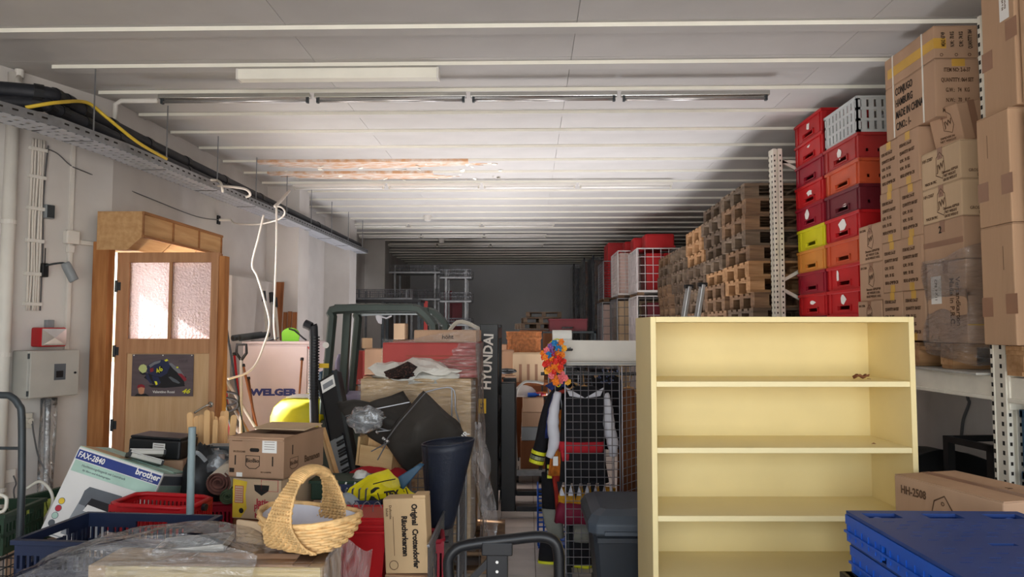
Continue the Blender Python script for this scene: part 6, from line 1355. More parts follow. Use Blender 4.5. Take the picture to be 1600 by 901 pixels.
q = aty(722, 686, 4.36) - o.location; text('ZAIR', .05, 'paper', o, q, (PI / 2, -.85, .3), bold=.001)
q = aty(668, 640, 4.9); o = thing('wire_stand', 'bent wire stand glimpsed behind the black umbrellas', 'stand', q)
obj('wire', MB().tube(smooth_path([aty(x, y, 4.86) - q for x, y in ((654, 622), (660, 614), (706, 606), (712, 640), (718, 660))], 5), .005, 6), 'wire', o); obj('leg', MB().tube([aty(706, 606, 4.88) - q, Vector((aty(706, 606, 4.88).x - q.x, aty(706, 606, 4.88).y - q.y, .005 - q.z))], .005, 6), 'wire', o)
# ================================================================== WRAPPED PALLET WITH RED CARTONS
YP = 5.05
a, b = aty(563, 588, YP), aty(736, 588, YP); ztp = aty(650, 592, YP).z; cx = (a.x + b.x) / 2; w = b.x - a.x
place_pallet('b', (cx, YP + .42, .004), 0, 'brown wooden pallet under the film-wrapped red cartons')
pz = .158
o = carton('large pale carton wrapped in film at the bottom of the centre pallet', (cx, YP + .36, pz), (w, .70, ztp - pz), 0, 'ctan', None, None)
hh = ztp - pz
def fb(s, t):
    x = -w / 2 - .015 + s * (w + .05); n = nz3((x * 5, t * 12, 4)); return Vector((x, -.365 - abs(n.x) * .02, hh * t + n.z * .01))
obj('stretch_film', MB().grid(34, 24, fb), 'film', o, smooth=True)
def fs(s, t):
    n = nz3((s * 5, t * 5, 8)) * .05; return Vector((w / 2 + .03 + abs(n.x) * .8 + .03 * (1 - t), -.38 + s * .75, -.1 + (hh + .35) * t))
obj('side_film', MB().grid(12, 24, fs), 'film2', o, smooth=True)
def tail(s, t):
    n = nz3((s * 3, t * 6, 5)) * .04; ww = .05 + .07 * math.sin(t * 3.0); return Vector((w / 2 + .05 + .10 * t + (s - .5) * ww + n.x, -.36 + n.y, hh * .75 - t * 1.05))
obj('film_tail', MB().grid(8, 24, tail), 'film2', o, smooth=True)
a2, b2 = aty(596, 560, YP + .05), aty(744, 560, YP + .05); w2_ = b2.x - a2.x; zt2 = aty(650, 536, YP + .05).z
o = carton('red carton wrapped in film on the centre pallet', ((a2.x + b2.x) / 2, YP + .42, ztp + .003), (w2_, .66, zt2 - ztp), 0, 'redcarton', None, None)
h3 = zt2 - ztp
for kk in range(6): obj('printed_line', MB().bx(-w2_ * .25, w2_ / 2, -.3315, -.3305, .03 + .025 * kk, .034 + .025 * kk), 'cardx', o)
def fb2(s, t):
    x = -w2_ / 2 - .02 + s * (w2_ + .04); n = nz3((x * 5, t * 6, 14)); top_ = h3 + .02 + .12 * max(0, s - .25) * 1.1; return Vector((x, -.345 - abs(n.x) * .02 + (.12 * t * (1 - s)), top_ * t + n.z * .01))
obj('stretch_film', MB().grid(30, 18, fb2), 'film', o, smooth=True)
o2 = carton('brown carton with dark end print topping the wrapped red carton', ((a2.x + b2.x) / 2 + .1, YP + .47, zt2 + .003), (w2_ - .22, .56, aty(690, 516, YP + .19).z - zt2), 0, 'card', None, 'tape'); textf('höht', .045, 'ink', o2, 'front', w2_ - .22, .56, .1, .02, .04, bold=.001)
# bags lying on the pallet step
q = aty(650, 590, 4.95)
def wb(nm, label, pts, tris, m, Y, amp=.02):
    P = [aty(x, y, Y + dy) for x, y, dy in pts]; o = thing(nm, label, 'bag', P[0]); facets('film', [p - P[0] for p in P], tris, m, o, amp, 3, 11, .004, smooth=False); return o
o = wb('plastic_bag', 'crumpled white plastic bags spread on the wrapped carton ledge', [(576, 578, 0), (590, 566, .1), (625, 562, .12), (660, 557, .14), (690, 562, .1), (720, 580, .02), (700, 586, -.06), (660, 580, -.1), (640, 590, -.12), (615, 594, -.1), (590, 586, -.05), (640, 572, -.05), (675, 572, -.06)], [(0, 1, 10), (1, 2, 11), (1, 11, 10), (2, 3, 11), (3, 4, 12), (3, 12, 11), (4, 5, 12), (5, 6, 12), (6, 7, 12), (7, 11, 12), (7, 8, 11), (8, 9, 11), (9, 10, 11)], 'wbag', 5.05, .03)
blob('stuffing', (.35, .10, -.06), (.3, .1, .07), 'wbag', o, .5, 3.5, 21)
o = wb('plastic_bag', 'dark dotted plastic bag among the white bags on the wrapped carton', [(600, 582, 0), (636, 566, .03), (652, 572, .0), (644, 582, -.04), (608, 592, -.04)], [(0, 1, 3), (1, 2, 3), (0, 3, 4)], 'dots', 4.88, .01)
blob('lump', (.1, .06, -.02), (.1, .05, .03), 'dots', o, .3, 3, 2)
# ================================================================== FORKLIFT (stands across the aisle, mast to the right)
FYn, FYf = 6.35, 7.35
fk = thing('forklift', 'dark forklift with yellow counterweight and HYUNDAI lettering on its mast', 'forklift', (-1.6, 6.85, 0))
def fpos(px, py, Y=FYn): return aty(px, py, Y) - fk.location
ghz = fpos(600, 483).z; gl = fpos(512, 483).x; gr = fpos(668, 483).x; y0, y1 = -.48, .48
for s, Y in ((-1, y0), (1, y1)):
    gp = [(gl - .03, Y, .95), (gl + .04, Y, ghz - .06), (gl + .08, Y, ghz), (gr - .18, Y, ghz + .01), (gr - .05, Y, ghz - .03), (gr + .05, Y, ghz - .14), (gr + .12, Y, 1.2), (gr + .2, Y, .8)]
    obj('guard_side', MB().tube(gp[:1] + gp[1:2] + smooth_path(gp[1:6], 4)[1:] + gp[6:], .042, 6), 'forkg', fk)
    obj('roof_plate', MB().bx(gl + .06, gr - .12, Y - .035 if s < 0 else Y - .06, Y + .06 if s < 0 else Y + .035, ghz - .02, ghz + .045), 'forkg', fk, bevel=.008)
for i in range(6): x = gl + .12 + i * (gr - gl - .3) / 5; obj('roof_bar', MB().bx(x - .012, x + .012, y0 + .05, y1 - .05, ghz - .01, ghz + .025), 'forkg', fk)
obj('inner_post', MB().beam((fpos(538, 500, 6.7).x, -.2, .9), (fpos(545, 500, 6.7).x, -.2, ghz - .02), .07, .07), 'forkg', fk, bevel=.006)
obj('round_badge', MB().cyl(fpos(509, 539, FYn - .045), fpos(509, 539, FYn - .055), .028, 14), 'paper', fk); obj('yellow_sticker', MB().box(fpos(506, 571, FYn - .045), (.09, .01, .04)), 'lyel', fk)
cl, cr = fpos(402, 640).x, fpos(495, 640).x; ct = fpos(450, 626).z
def cw(s, t):
    a = -PI * .5 + PI * s; return Vector((cl + .30 - .30 * math.cos(a) ** .5 if False else cl + .28 * (1 - math.cos(a)), .5 * math.sin(a), .25 + (ct - .25) * t))
rows_ = []
for z, ins in ((.25, .05), (.3, 0.0), (ct - .17, 0.0), (ct - .08, .03), (ct - .02, .09), (ct, .17)):
    r_ = []
    for k_ in range(13): a = -PI / 2 + PI * k_ / 12; r_.append(Vector((cl + ins + .30 * (1 - math.cos(a) ** .7), (.5 - ins * .4) * math.sin(a), z)))
    r_ += [Vector((cr + .02, .5 - ins * .3, z)), Vector((cr + .02, -.5 + ins * .3, z))]; rows_.append(r_)
obj('counterweight', MB().loft(rows_, 15), 'yellow', fk, smooth=True); obj('hood_paper', MB().box(Vector(((cl + cr) / 2 + .08, -.15, ct + .012)), (.32, .3, .012)), 'paper', fk)
obj('body', MB().bx(cr + .025, gr + .1, -.5, .5, .25, .9), 'fork', fk, bevel=.03); obj('hood', MB().bx(cr + .05, gl + .35, -.42, .42, .9, 1.0), 'fork', fk, bevel=.02); obj('step', MB().bx(gl + .5, gr + .05, -.52, -.36, .3, .36), 'fork', fk)
s0 = fpos(558, 600, 6.75); obj('seat', MB().bx(s0.x - .2, s0.x + .25, -.25, .2, 1.0, 1.1), 'seatm', fk, bevel=.03)
obj('seat_back', MB().loft([[Vector((s0.x - .16 + .05 * math.cos(a) * q, -.05 + .2 * math.sin(a) * q, z)) for a in [2 * PI * k_ / 14 for k_ in range(14)]] for z, q in ((1.1, 1), (1.25, 1.05), (1.4, .9), (1.47, .55))], 14), 'seatm', fk, smooth=True)
obj('console', MB().bx(s0.x - .32, s0.x - .2, -.3, -.1, .9, 1.32), 'bluec', fk, bevel=.03); obj('lever', MB().tube([(s0.x - .26, -.2, 1.3), (s0.x - .28, -.22, 1.42)], .012, 8), 'black', fk)
e0 = fpos(487, 640, 6.2).x; ez0, ez1 = fpos(487, 645, 6.2).z, fpos(487, 500, 6.2).z
obj('exhaust_pipe', MB().tube(smooth_path([(e0 + .01, -.6, ez0 - .1), (e0, -.6, ez0 + .2), (e0 - .01, -.6, ez1 - .1), (e0 - .03, -.6, ez1 - .06), (e0 - .09, -.6, ez1 - .03)], 5), .04, 12), 'duct', fk, smooth=True)
for i in range(22): z = ez0 + .12 + i * (ez1 - ez0 - .25) / 22; obj('exhaust_ring', MB().cyl((e0, -.6, z), (e0, -.6, z + .012), .046, 12), 'black', fk)
obj('exhaust_bracket', MB().bx(e0 - .02, e0 + .06, -.6, -.46, ez0 + .2, ez0 + .24), 'fork', fk)
mz0, mz1 = .1, fpos(760, 506).z
mx0, mx1 = fpos(749, 560).x, fpos(778, 560).x
for Y in (-.40, .40):
    obj('mast_rail', MB().bx(mx0, mx1, Y - .05, Y + .05, mz0, mz1), 'blackm', fk, bevel=.006)
for z in (.35, 1.0, mz1 - .08): obj('mast_crossbar', MB().bx(mx0, mx1, -.34, .34, z - .05, z + .05), 'blackm', fk)
obj('lift_cylinder', MB().cyl((mx0 + .06, -.1, .15), (mx0 + .06, -.1, mz1 - .15), .04, 12), 'dsteel', fk)
q = fpos(759, 565); text('HYUNDAI', .118, 'paper', fk, ((mx0 + mx1) / 2 - .01, -.4515, q.z), (PI / 2, -PI / 2 + .05, 0), bold=.0035, sx=.95)
q = fpos(749, 635, FYn); obj('yellow_plate', MB().box(Vector(((mx0 + mx1) / 2 - .06, -.4525, q.z)), (.07, .004, .13)), 'lyel', fk); text('4.5', .05, 'ink', fk, ((mx0 + mx1) / 2 - .06, -.4555, q.z), (PI / 2, -PI / 2, 0), bold=.001)
obj('tilt_hose', MB().tube(smooth_path([(gr + .1, -.3, mz1 - .2), (gr + .25, -.3, mz1 + .02), (mx0, -.3, mz1 - .05)], 6), .018, 8), 'offw', fk, smooth=True)
for Y in (-.3, .3):
    fx0 = fpos(783, 700, 6.55).x; fx1 = fx0 + .13
    obj('fork', MB().bx(fx0, fx1, Y - .06, Y + .06, .07, fpos(790, 597, 6.55).z).bx(fx0 + .131, fx0 + .62, Y - .06, Y + .06, .07, .115), 'blackm', fk, bevel=.006)
for z in (.22, .62): obj('carriage_bar', MB().bx(mx1 + .02, fpos(783, 700, 6.55).x - .005, -.5, .5, z - .05, z + .05), 'blackm', fk)
for x, r_ in ((cl + .45, .24), (gr + .02, .30)):
    for Y in (-.44, .44): obj('wheel', MB().cyl((x, Y - .09, r_ + .0), (x, Y + .09, r_ + .0), r_, 24), 'black', fk, bevel=.02); obj('wheel_hub', MB().cyl((x, Y - .095, r_), (x, Y + .095, r_), r_ * .5, 16), 'lgrey', fk)
# ================================================================== CABINET, TOOLS AND BOARDS BY THE LEFT WALL
YW = 7.95
a, b = aty(379, 533, YW), aty(494, 533, YW); w = b.x - a.x; h = a.z
wc = thing('welger_cabinet', 'pinkish white metal cabinet lettered WELGER beside the side door', 'cabinet', ((a.x + b.x) / 2, YW + .3, 0))
obj('body', MB().bx(-w / 2, w / 2, -.28, .3, .05, h - .03), 'pinkwhite', wc, bevel=.008); obj('top_panel', MB().bx(-w / 2 - .01, w / 2 + .01, -.3, .31, h - .03, h), 'pinkwhite', wc, bevel=.005)
obj('front_panel', MB().bx(-w / 2 + .015, w / 2 - .10, -.296, -.281, .1, h - .05), 'pinkwhite', wc, bevel=.004); obj('side_strip', MB().bx(w / 2 - .095, w / 2 - .01, -.292, -.281, .1, h - .05), 'pinkwhite', wc, bevel=.003); obj('plinth', MB().bx(-w / 2 + .02, w / 2 - .02, -.26, .28, 0, .05), 'dsteel', wc)
q = aty(427, 613, YW) - wc.location; text('WELGER', .10, 'navyprint', wc, (q.x, -.298, q.z), FRONT, bold=.006, sx=1.34)
obj('handle', MB().tube([(w / 2 - .12, -.296, .95), (w / 2 - .12, -.33, .93), (w / 2 - .12, -.33, .8), (w / 2 - .12, -.296, .78)], .01, 8), 'black', wc); obj('red_corner', MB().add([(w / 2 - .1, -.297, h - .06), (w / 2 - .01, -.297, h - .06), (w / 2 - .02, -.297, h - .2)], [(0, 1, 2)]), 'red', wc, solid=.002)
zc = h + .001
q = aty(452, 530, 8.05); o = thing('dustpan', 'lime green dustpan standing upright on the WELGER cabinet', 'dustpan', (q.x, 8.1, zc)); 
poly = [(-.095, 0), (.095, 0), (.10, .07)] + [(.10 * math.cos(a), .07 + .075 * math.sin(a)) for a in [PI * k / 10 for k in range(1, 10)]] + [(-.10, .07)]
obj('pan', MB().prism(poly, .012, Matrix.Translation((0, 0, 0)) @ Euler((PI / 2 + .12, 0, 0)).to_matrix().to_4x4()), 'lime', o, bevel=.004); obj('rim', MB().tube([(x, -.012 - y * .0, y) for x, y in poly], .008, 6), 'lime', o); obj('black_handle', MB().tube([(-.01, -.03, .14), (.06, -.05, .12), (.17, -.06, .03), (.2, -.06, .01)], .01, 8), 'black', o)
for i, px in enumerate((375, 386)):
    q = aty(px, 533, 8.0); o = thing('grey_roll', ['grey roll at the left end of the WELGER cabinet top', 'second grey roll beside the first on the WELGER cabinet'][i], 'roll', (q.x + .03, 8.0, zc + .035), (0, 0, rad(-25)), 'grey rolls on the cabinet'); obj('roll', MB().cyl((0, -.14, 0), (0, .28, .04), .034, 14), 'dsteel', o); obj('core', MB().cyl((0, -.142, 0), (0, -.139, 0), .02, 12), 'hole', o)
q = aty(412, 530, 8.1); o = thing('floor_mat', 'grey mat lying on the WELGER cabinet top beside the dustpan', 'mat', (q.x, 8.15, zc)); obj('sheet', MB().grid(10, 4, lambda s, t: Vector(((s - .5) * .26, (t - .5) * .2, .006 + .05 * max(0, s - .6) ** 2 * 4))), 'grey', o, solid=.006)
def lean(name, label, cat, p0, p1, r, m, extra=None, grp=None):
    o = thing(name, label, cat, p0, 0, grp); d = p1 - p0; obj('shaft', MB().tube([Vector((0, 0, 0)), d], r, 8), m, o, smooth=True)
    if extra: extra(o, d)
    return o
for i, (pa, pb, m) in enumerate((((412, 460), (424, 528), 'offw'), ((424, 462), (432, 528), 'lgrey'), ((430, 470), (440, 528), 'offw'))):
    A, B = aty(*pa, 9.15), aty(*pb, 8.75); B2 = A + (B - A) * 1.0; 
    B2 = Vector((B.x + .12, 8.75, .02)); 
    lean('broom', ['broom with black top leaning on the pilaster, left of three', 'middle broom handle of three against the pilaster', 'right broom handle of three against the pilaster'][i], 'broom', B2, A, .018, m, lambda o, d: (obj('grip', MB().cyl(d * .96, d * 1.02, .03, 8), 'black', o), obj('broom_head', MB().bx(-.14, .14, -.03, .03, 0, .07), 'duct', o)), 'brooms behind the cabinet')
for i, (px0, px1, pt) in enumerate(((434, 446, 440), (447, 453, 487), (454, 460, 486), (461, 468, 487))):
    A, B = aty(px0, pt, 9.55), aty(px1, pt, 9.55); x0, x1 = A.x, B.x
    o = thing('brown_board', ['tall dark brown board leaning against the pilaster', 'brown board second from left against the pilaster', 'brown board third from left against the pilaster', 'brown board right end against the pilaster'][i], 'board', ((x0 + x1) / 2, 9.25, 0), (rad(-6), 0, rad(0)), 'brown boards against the pilaster'); obj('board', MB().bx(-(x1 - x0) / 2, (x1 - x0) / 2, -.012, .012, 0, A.z), 'brownboard', o, bevel=.003); obj('end_grain', MB().bx(-(x1 - x0) / 2, (x1 - x0) / 2, -.0125, .0125, A.z, A.z + .004), 'cardx', o)
# shovel and poles at the door side of the cabinet
def handle_D(o, d):
    u = d.normalized(); obj('d_grip', MB().tube([d - u * .02, d + Vector((-.055, 0, .06)), d + Vector((-.05, 0, .15)), d + Vector((.05, 0, .15)), d + Vector((.055, 0, .06)), d - u * .02], .016, 8), 'black', o, smooth=True); obj('blade', MB().bx(-.11, .11, -.01, .01, -.28, .02), 'dsteel', o, bevel=.006)
lean('shovel', 'shovel with black D-shaped grip and white shaft left of the WELGER cabinet', 'shovel', aty(376, 700, 7.35), aty(377, 560, 7.6), .017, 'offw', handle_D)
tools = [((352, 500), (383, 690), 7.5, 'dsteel', .012, 'thin dark grey pole leaning by the door edge'), ((366, 552), (380, 690), 7.45, 'red', .013, 'red pole leaning between door and cabinet'), ((349, 586), (402, 672), 7.2, 'offw', .016, 'white slanting pole crossing low beside the door'), ((388, 590), (402, 692), 7.5, 'cardx', .014, 'brown pole leaning against the cabinet front'), ((380, 570), (404, 680), 7.55, 'brownboard', .013, 'dark brown stick leaning on the cabinet beside the shovel'),
         ((352, 612), (392, 690), 7.1, 'lgrey', .013, 'grey pole crossing under the white slanting pole'), ((358, 655), (388, 692), 7.0, 'paper', .022, 'short white slat at the foot of the tools'), ((368, 640), (396, 690), 7.05, 'stick', .016, 'short pale slat at the foot of the tools'), ((346, 520), (360, 690), 7.4, 'crate_crimson', .012, 'dark red pole half hidden by the door edge'), ((472, 560), (466, 640), 7.7, 'brownboard', .012, 'thin brown stick leaning at the right of the cabinet front'), ((490, 540), (478, 650), 7.75, 'rack', .012, 'pale rod leaning at the right corner of the cabinet'), ((486, 565), (494, 655), 7.7, 'red', .014, 'red rod beside the exhaust pipe at the cabinet corner')]
for (pa, pb, Y, m, r, lab) in tools:
    Y = 7.47 if pa[0] < 450 else Y; A, B = aty(*pa, Y + .12), aty(*pb, Y - .08); d = (A - B); t = (B.z - .02) / d.z; B2 = B - d * t
    if B2.x > -1.95 and pa[0] < 450: B2.x = -1.95
    B2 = Vector((B2.x, min(B2.y, Y), .02)); lean('pole', lab, 'pole', B2, A, r, m, lambda o, d: obj('end_cap', MB().cyl(d * .985, d * 1.005, .02, 8), 'black', o))
pts = [aty(x, y, 7.0) for x, y in ((346, 612), (356, 612), (370, 616), (372, 625), (362, 632), (350, 634))]; o = thing('fork_tool', 'grey bent metal fork head hanging among the tools', 'fork', pts[0])
for dz in (0, -.06): obj('tine', MB().tube(smooth_path([p - pts[0] + Vector((0, 0, dz)) for p in pts], 4), .012, 8), 'duct', o)
obj('shaft', MB().tube([Vector((.03, 0, -.02)), Vector((.22, .1, pts[0].z * -1 + .02))], .014, 8), 'dsteel', o)
q = aty(372, 690, 6.9); o = sbasket('red slatted tub holding the feet of the leaning tools', (-2.72, 7.2, .0), .34, .34, .5, 'crate_crimson', 0, None)
# ================================================================== COSTUME RAIL, GRID PANEL, FASCIA
YG = 5.0
gx0, gx1 = aty(883, 620, YG).x, aty(968, 620, YG).x; gz = aty(920, 573, YG).z
o = thing('grid_panel', 'grey wire grid panel standing before the pirate costume', 'grid panel', (gx0, YG, 0)); gw = gx1 - gx0
obj('grid', mesh_panel(MB(), (0, 0, .03), (1, 0, 0), (0, 0, 1), gw, gz - .03, 7, 26, .0028), 'mesh_grid', o); obj('frame', MB().tube([(0, 0, .03), (gw, 0, .03), (gw, 0, gz), (0, 0, gz)], .005, 6, closed=True), 'mesh_grid', o)
for x in (0, gw): obj('foot', MB().beam((x, -.15, .015), (x, .15, .015), .02, .03), 'mesh_grid', o)
o = thing('grid_panel', 'grey wire grid panel angled behind, right of the costumes', 'grid panel', (gx1 + .02, YG + .02, 0), rad(52)); obj('grid', mesh_panel(MB(), (0, 0, .03), (1, 0, 0), (0, 0, 1), .55, gz - .03, 9, 26, .0028), 'mesh_grid', o); obj('frame', MB().tube([(0, 0, .03), (.55, 0, .03), (.55, 0, gz), (0, 0, gz)], .005, 6, closed=True), 'mesh_grid', o)
lx = aty(857, 620, 5.55).x; o = thing('grid_panel', 'grey wire grid panel at the left behind the flower garland', 'grid panel', (lx, 5.55, 0)); obj('grid', mesh_panel(MB(), (0, 0, .03), (1, 0, 0), (0, 0, 1), .5, 1.40, 8, 26, .0028), 'mesh_grid', o); obj('frame', MB().tube([(0, 0, .03), (.5, 0, .03), (.5, 0, 1.43), (0, 0, 1.43)], .005, 6, closed=True), 'mesh_grid', o)
# white fascia box on top
zA, zB = aty(920, 570, YG).z, aty(920, 533, YG).z; xa = aty(884, 560, YG).x; xb = .88
o = thing('white_fascia', 'long white fascia panel box lying across the top of the grid panels', 'panel', (xa, YG - .06, zA + .003)); hz = zB - zA; lw = xb - xa
obj('panel', MB().prism([(0, 0), (lw, 0), (lw, hz * 1.0), (-.06, hz * 1.05)], .03, Matrix.Translation((0, .16, 0)) @ Euler((PI / 2 + rad(-24), 0, 0)).to_matrix().to_4x4() @ Matrix.Translation((0, 0, 0))), 'white', o, bevel=.003)
obj('grey_edge', MB().bx(0, lw, .0, .2, -.004, .022), 'lgrey', o, bevel=.003); obj('dark_groove', MB().bx(0, lw, -.003, .0, .007, .012), 'grey', o)
obj('back_panel', MB().bx(0, lw, .2, .22, 0, hz), 'white', o)
p = aty(889, 549, YG - .02); o = thing('clip', 'small grey clip lying on the white fascia', 'clip', p + Vector((0, .045, .005)), (rad(-20), 0, .4)); obj('jaw', MB().bx(-.03, .03, -.01, .01, 0, .012), 'dsteel', o); obj('spring', MB().cyl((-.01, 0, .012), (.02, 0, .02), .006, 6), 'grey', o)
q = aty(878, 524, 5.25); o = thing('paper_roll', 'white paper roll standing on the fascia by the flower garland', 'roll', q + Vector((0, 0, -.06))); obj('paper', MB().cyl((-.07, 0, .05), (.07, 0, .05), .05, 18), 'paper', o, smooth=False); obj('core', MB().cyl((-.072, 0, .05), (.072, 0, .05), .02, 12), 'cardd', o)
# hanging rail
zr_ = gz - .02; o = thing('clothes_rail', 'dark steel clothes rail carrying the costumes behind the grid', 'rail', (0, 0, 0)); rx0 = aty(845, 590, 5.2).x
obj('bar', MB().cyl((rx0, 5.2, zr_ - .04), (.88, 5.2, zr_ - .04), .012, 10), 'dsteel', o)
for x in (.87, .285): obj('post', MB().cyl((x, 5.2, 0), (x, 5.2, zr_ - .04), .012, 10), 'dsteel', o); obj('foot', MB().beam((x, 4.98 + .02, .012), (x, 5.42, .012), .03, .024), 'dsteel', o)
# garments
def garm(name, rows, m, o, Y, folds=7, amp=.018, depth=.05, seed=0, n=36):
    R = []
    for i, (py, pl, pr) in enumerate(rows):
        a, b = aty(pl, py, Y), aty(pr, py, Y); cx, hw, z = (a.x + b.x) / 2, abs(b.x - a.x) / 2, (a.z + b.z) / 2; t = i / max(1, len(rows) - 1); r_ = []
        for k in range(n):
            A = 2 * PI * k / n; f = 1 + 0 * A; fo = amp * math.sin(folds * A + seed + t * 1.5) * (.25 + .75 * t)
            cxn, syn = math.cos(A), math.sin(A); r_.append(Vector((cx + math.copysign(abs(cxn) ** .8, cxn) * hw, Y + math.copysign(abs(syn) ** .9, syn) * (depth * min(1, hw / .06 + .2)) + fo, z)) - o.location)
        R.append(r_)
    return obj(name, MB().loft(R, n), m, o, smooth=True)
def costume(name, label, px, py, Y, grp=None): q = aty(px, py, Y); return thing(name, label, 'clothing', (q.x, Y, q.z), 0, grp)
def hanger(o, px, py, w, Y, m='tan'):
    c = aty(px, py, Y) - o.location; zb = zr_ - .04 - o.location.z; yb = 5.2 - Y
    obj('hanger', MB().tube([c + Vector((-w / 2, 0, -.05)), c, c + Vector((w / 2, 0, -.05))], .011, 8).tube([c, Vector((c.x, yb * .6, (c.z + zb) / 2)), Vector((c.x, yb, zb + .012)), Vector((c.x + .0, yb + .02, zb - .01))], .003, 6), m, o)
Yc = 5.10
o = costume('pirate_costume', 'black pirate costume with white collar, white sleeves and red sash behind the grid', 915, 612, Yc)
garm('vest', [(603, 900, 928), (612, 884, 948), (630, 878, 945), (660, 876, 942), (690, 875, 943), (720, 876, 946), (752, 874, 952)], 'fabricd', o, Yc, 5, .012, .06)
garm('sash', [(689, 873, 943), (695, 872, 944), (705, 873, 943)], 'cloth_r', o, Yc - .012, 6, .004, .066); garm('sash_tail', [(703, 876, 890), (720, 878, 889)], 'cloth_r', o, Yc - .05, 3, .003, .012)
for pts in ([(872, 612), (866, 640), (864, 665), (866, 690), (858, 714)], [(946, 614), (950, 640), (952, 668), (957, 690), (958, 712)]): 
    P = [aty(x, y, Yc - .01) - o.location for x, y in pts]; obj('sleeve', MB().tube(smooth_path(P, 4), [.024 + .018 * math.sin(min(1, i / 9) * 1.6) + .0025 * math.sin(i * 2.1) - .018 * max(0, i - 12) / 4 for i in range((len(P) - 1) * 4 + 1)], 12), 'cloth_w', o, smooth=True)
for s in (-1, 1): 
    a, b, c = aty(914, 622, Yc - .085), aty(914 + s * 30, 605, Yc - .04), aty(914 + s * 24, 618, Yc - .085); obj('collar', MB().add([tuple(p - o.location) for p in (a, b, c)], [(0, 1, 2)]), 'cloth_w', o, solid=.008)
hanger(o, 913, 603, .26, Yc); obj('feather_trim', MB().add(*[sum(([tuple(aty(870 + 13 * i, 752, Yc - .06) - o.location), tuple(aty(880 + 13 * i, 752, Yc - .06) - o.location), tuple(aty(873 + 13 * i, 772 + (i % 3) * 5, Yc - .075) - o.location)] for i in range(6)), []), [(3 * i, 3 * i + 1, 3 * i + 2) for i in range(6)]]), 'fabricd', o, solid=.004)
o = costume('feather_skirt', 'yellow and maroon feathered skirt below the pirate costume', 905, 765, 5.16)
garm('yellow_tier', [(762, 876, 962), (775, 872, 962), (786, 872, 958)], 'cloth_y', o, 5.16, 9, .014, .06); garm('maroon_tier', [(784, 873, 945), (800, 868, 940), (815, 866, 936)], 'cloth_m', o, 5.15, 8, .016, .065)
for i in range(7):
    x = 879 + i * 13; a, b, c = aty(x - 4, 774, 5.07), aty(x + 4, 774, 5.07), aty(x - 5 + (i % 2) * 3, 752 - (i % 3) * 4, 5.06); obj('feather', MB().add([tuple(p - o.location) for p in (a, b, c)], [(0, 1, 2)]), 'cloth_w', o, solid=.004)
obj('waist_loop', MB().tube([aty(905, 760, 5.16) - o.location, Vector((0, .04, .3)), Vector((0, 5.2 - 5.16, zr_ - .03 - o.location.z))], .003, 6), 'wire', o)
o = costume('fire_jacket', 'black fire fighter costume jacket with yellow reflective cuffs at the left of the rail', 862, 610, 5.28)
garm('jacket', [(592, 872, 895), (604, 862, 902), (640, 858, 905), (690, 852, 905), (745, 852, 905)], 'fabricd', o, 5.30, 5, .012, .05)
P = [aty(x, y, 5.2) - o.location for x, y in ((878, 606), (862, 622), (852, 655), (846, 690), (838, 722))]; obj('sleeve', MB().tube(smooth_path(P, 4), [.03 + .022 * i / 16 for i in range(17)], 14), 'fabricd', o, smooth=True)
dirn = (P[4] - P[3]).normalized()
for t, m in ((.02, 'hivis'), (.055, 'silverstripe'), (.085, 'hivis')): c = P[4] - dirn * (.095 - t + .01); obj('reflective_band', MB().cyl(c, c + dirn * .024, .0545, 16), m, o)
for t, m in ((0, 'hivis'), (.04, 'silverstripe'), (.07, 'hivis')): c = aty(862, 735, 5.22) - o.location + Vector((0, 0, .03 - t)); obj('reflective_band', MB().box(c, (.065, .03, .024)), m, o)
hanger(o, 884, 592, .2, 5.28)
o = costume('blue_costume', 'blue spangled sleeve glimpsed between black jacket and white sleeve', 866, 640, 5.22); garm('sleeve', [(614, 864, 872), (640, 856, 868), (670, 852, 862), (684, 851, 857)], 'cloth_b', o, 5.16, 4, .006, .03); obj('hanger_hook', MB().tube([aty(868, 614, 5.16) - o.location, Vector((0, 5.2 - 5.22, zr_ - .035 - o.location.z))], .004, 6), 'wire', o)
o = costume('orange_costume', 'orange patterned costume with a white price tag hanging left of the sash', 869, 680, 5.17); garm('tunic', [(640, 874, 884), (670, 868, 884), (700, 862, 880), (742, 856, 876)], 'cloth_o', o, 5.15, 5, .010, .03); garm('red_drape', [(742, 862, 878), (770, 866, 878), (800, 868, 876)], 'cloth_rr', o, 5.17, 4, .008, .02); q = aty(868, 720, 5.10) - o.location; obj('price_tag', MB().box(q, (.035, .003, .065)), 'paper', o); obj('hanger_hook', MB().tube([aty(878, 640, 5.15) - o.location, Vector((.02, .03, zr_ - .035 - o.location.z))], .004, 6), 'wire', o)
o = costume('fire_trousers', 'black costume trousers with grey knees and yellow reflective hem', 866, 760, 5.32)
garm('upper', [(738, 846, 872), (760, 846, 872), (796, 847, 872)], 'fabricd', o, 5.32, 3, .008, .045); garm('knee', [(794, 846, 873), (815, 850, 880), (838, 858, 882)], 'cloth_g', o, 5.30, 3, .01, .05); garm('lower_leg', [(835, 846, 876), (860, 842, 872), (892, 840, 870)], 'fabricd', o, 5.33, 3, .008, .05)
for z0, m in ((874, 'hivis'), (880, 'silverstripe'), (885, 'hivis')): garm('reflective_band', [(z0, 840.5, 870.5), (z0 + 5, 840, 870)], m, o, 5.325, 3, .008, .054)
obj('hanger_hook', MB().tube([aty(860, 738, 5.32) - o.location, Vector((0, -.12, zr_ - .035 - o.location.z))], .004, 6), 'wire', o)
o = costume('black_trousers', 'second black trouser leg with yellow hem band behind the grid', 905, 830, 5.18); garm('leg', [(800, 880, 930), (850, 884, 928), (893, 892, 926)], 'fabricd', o, 5.24, 3, .01, .05)
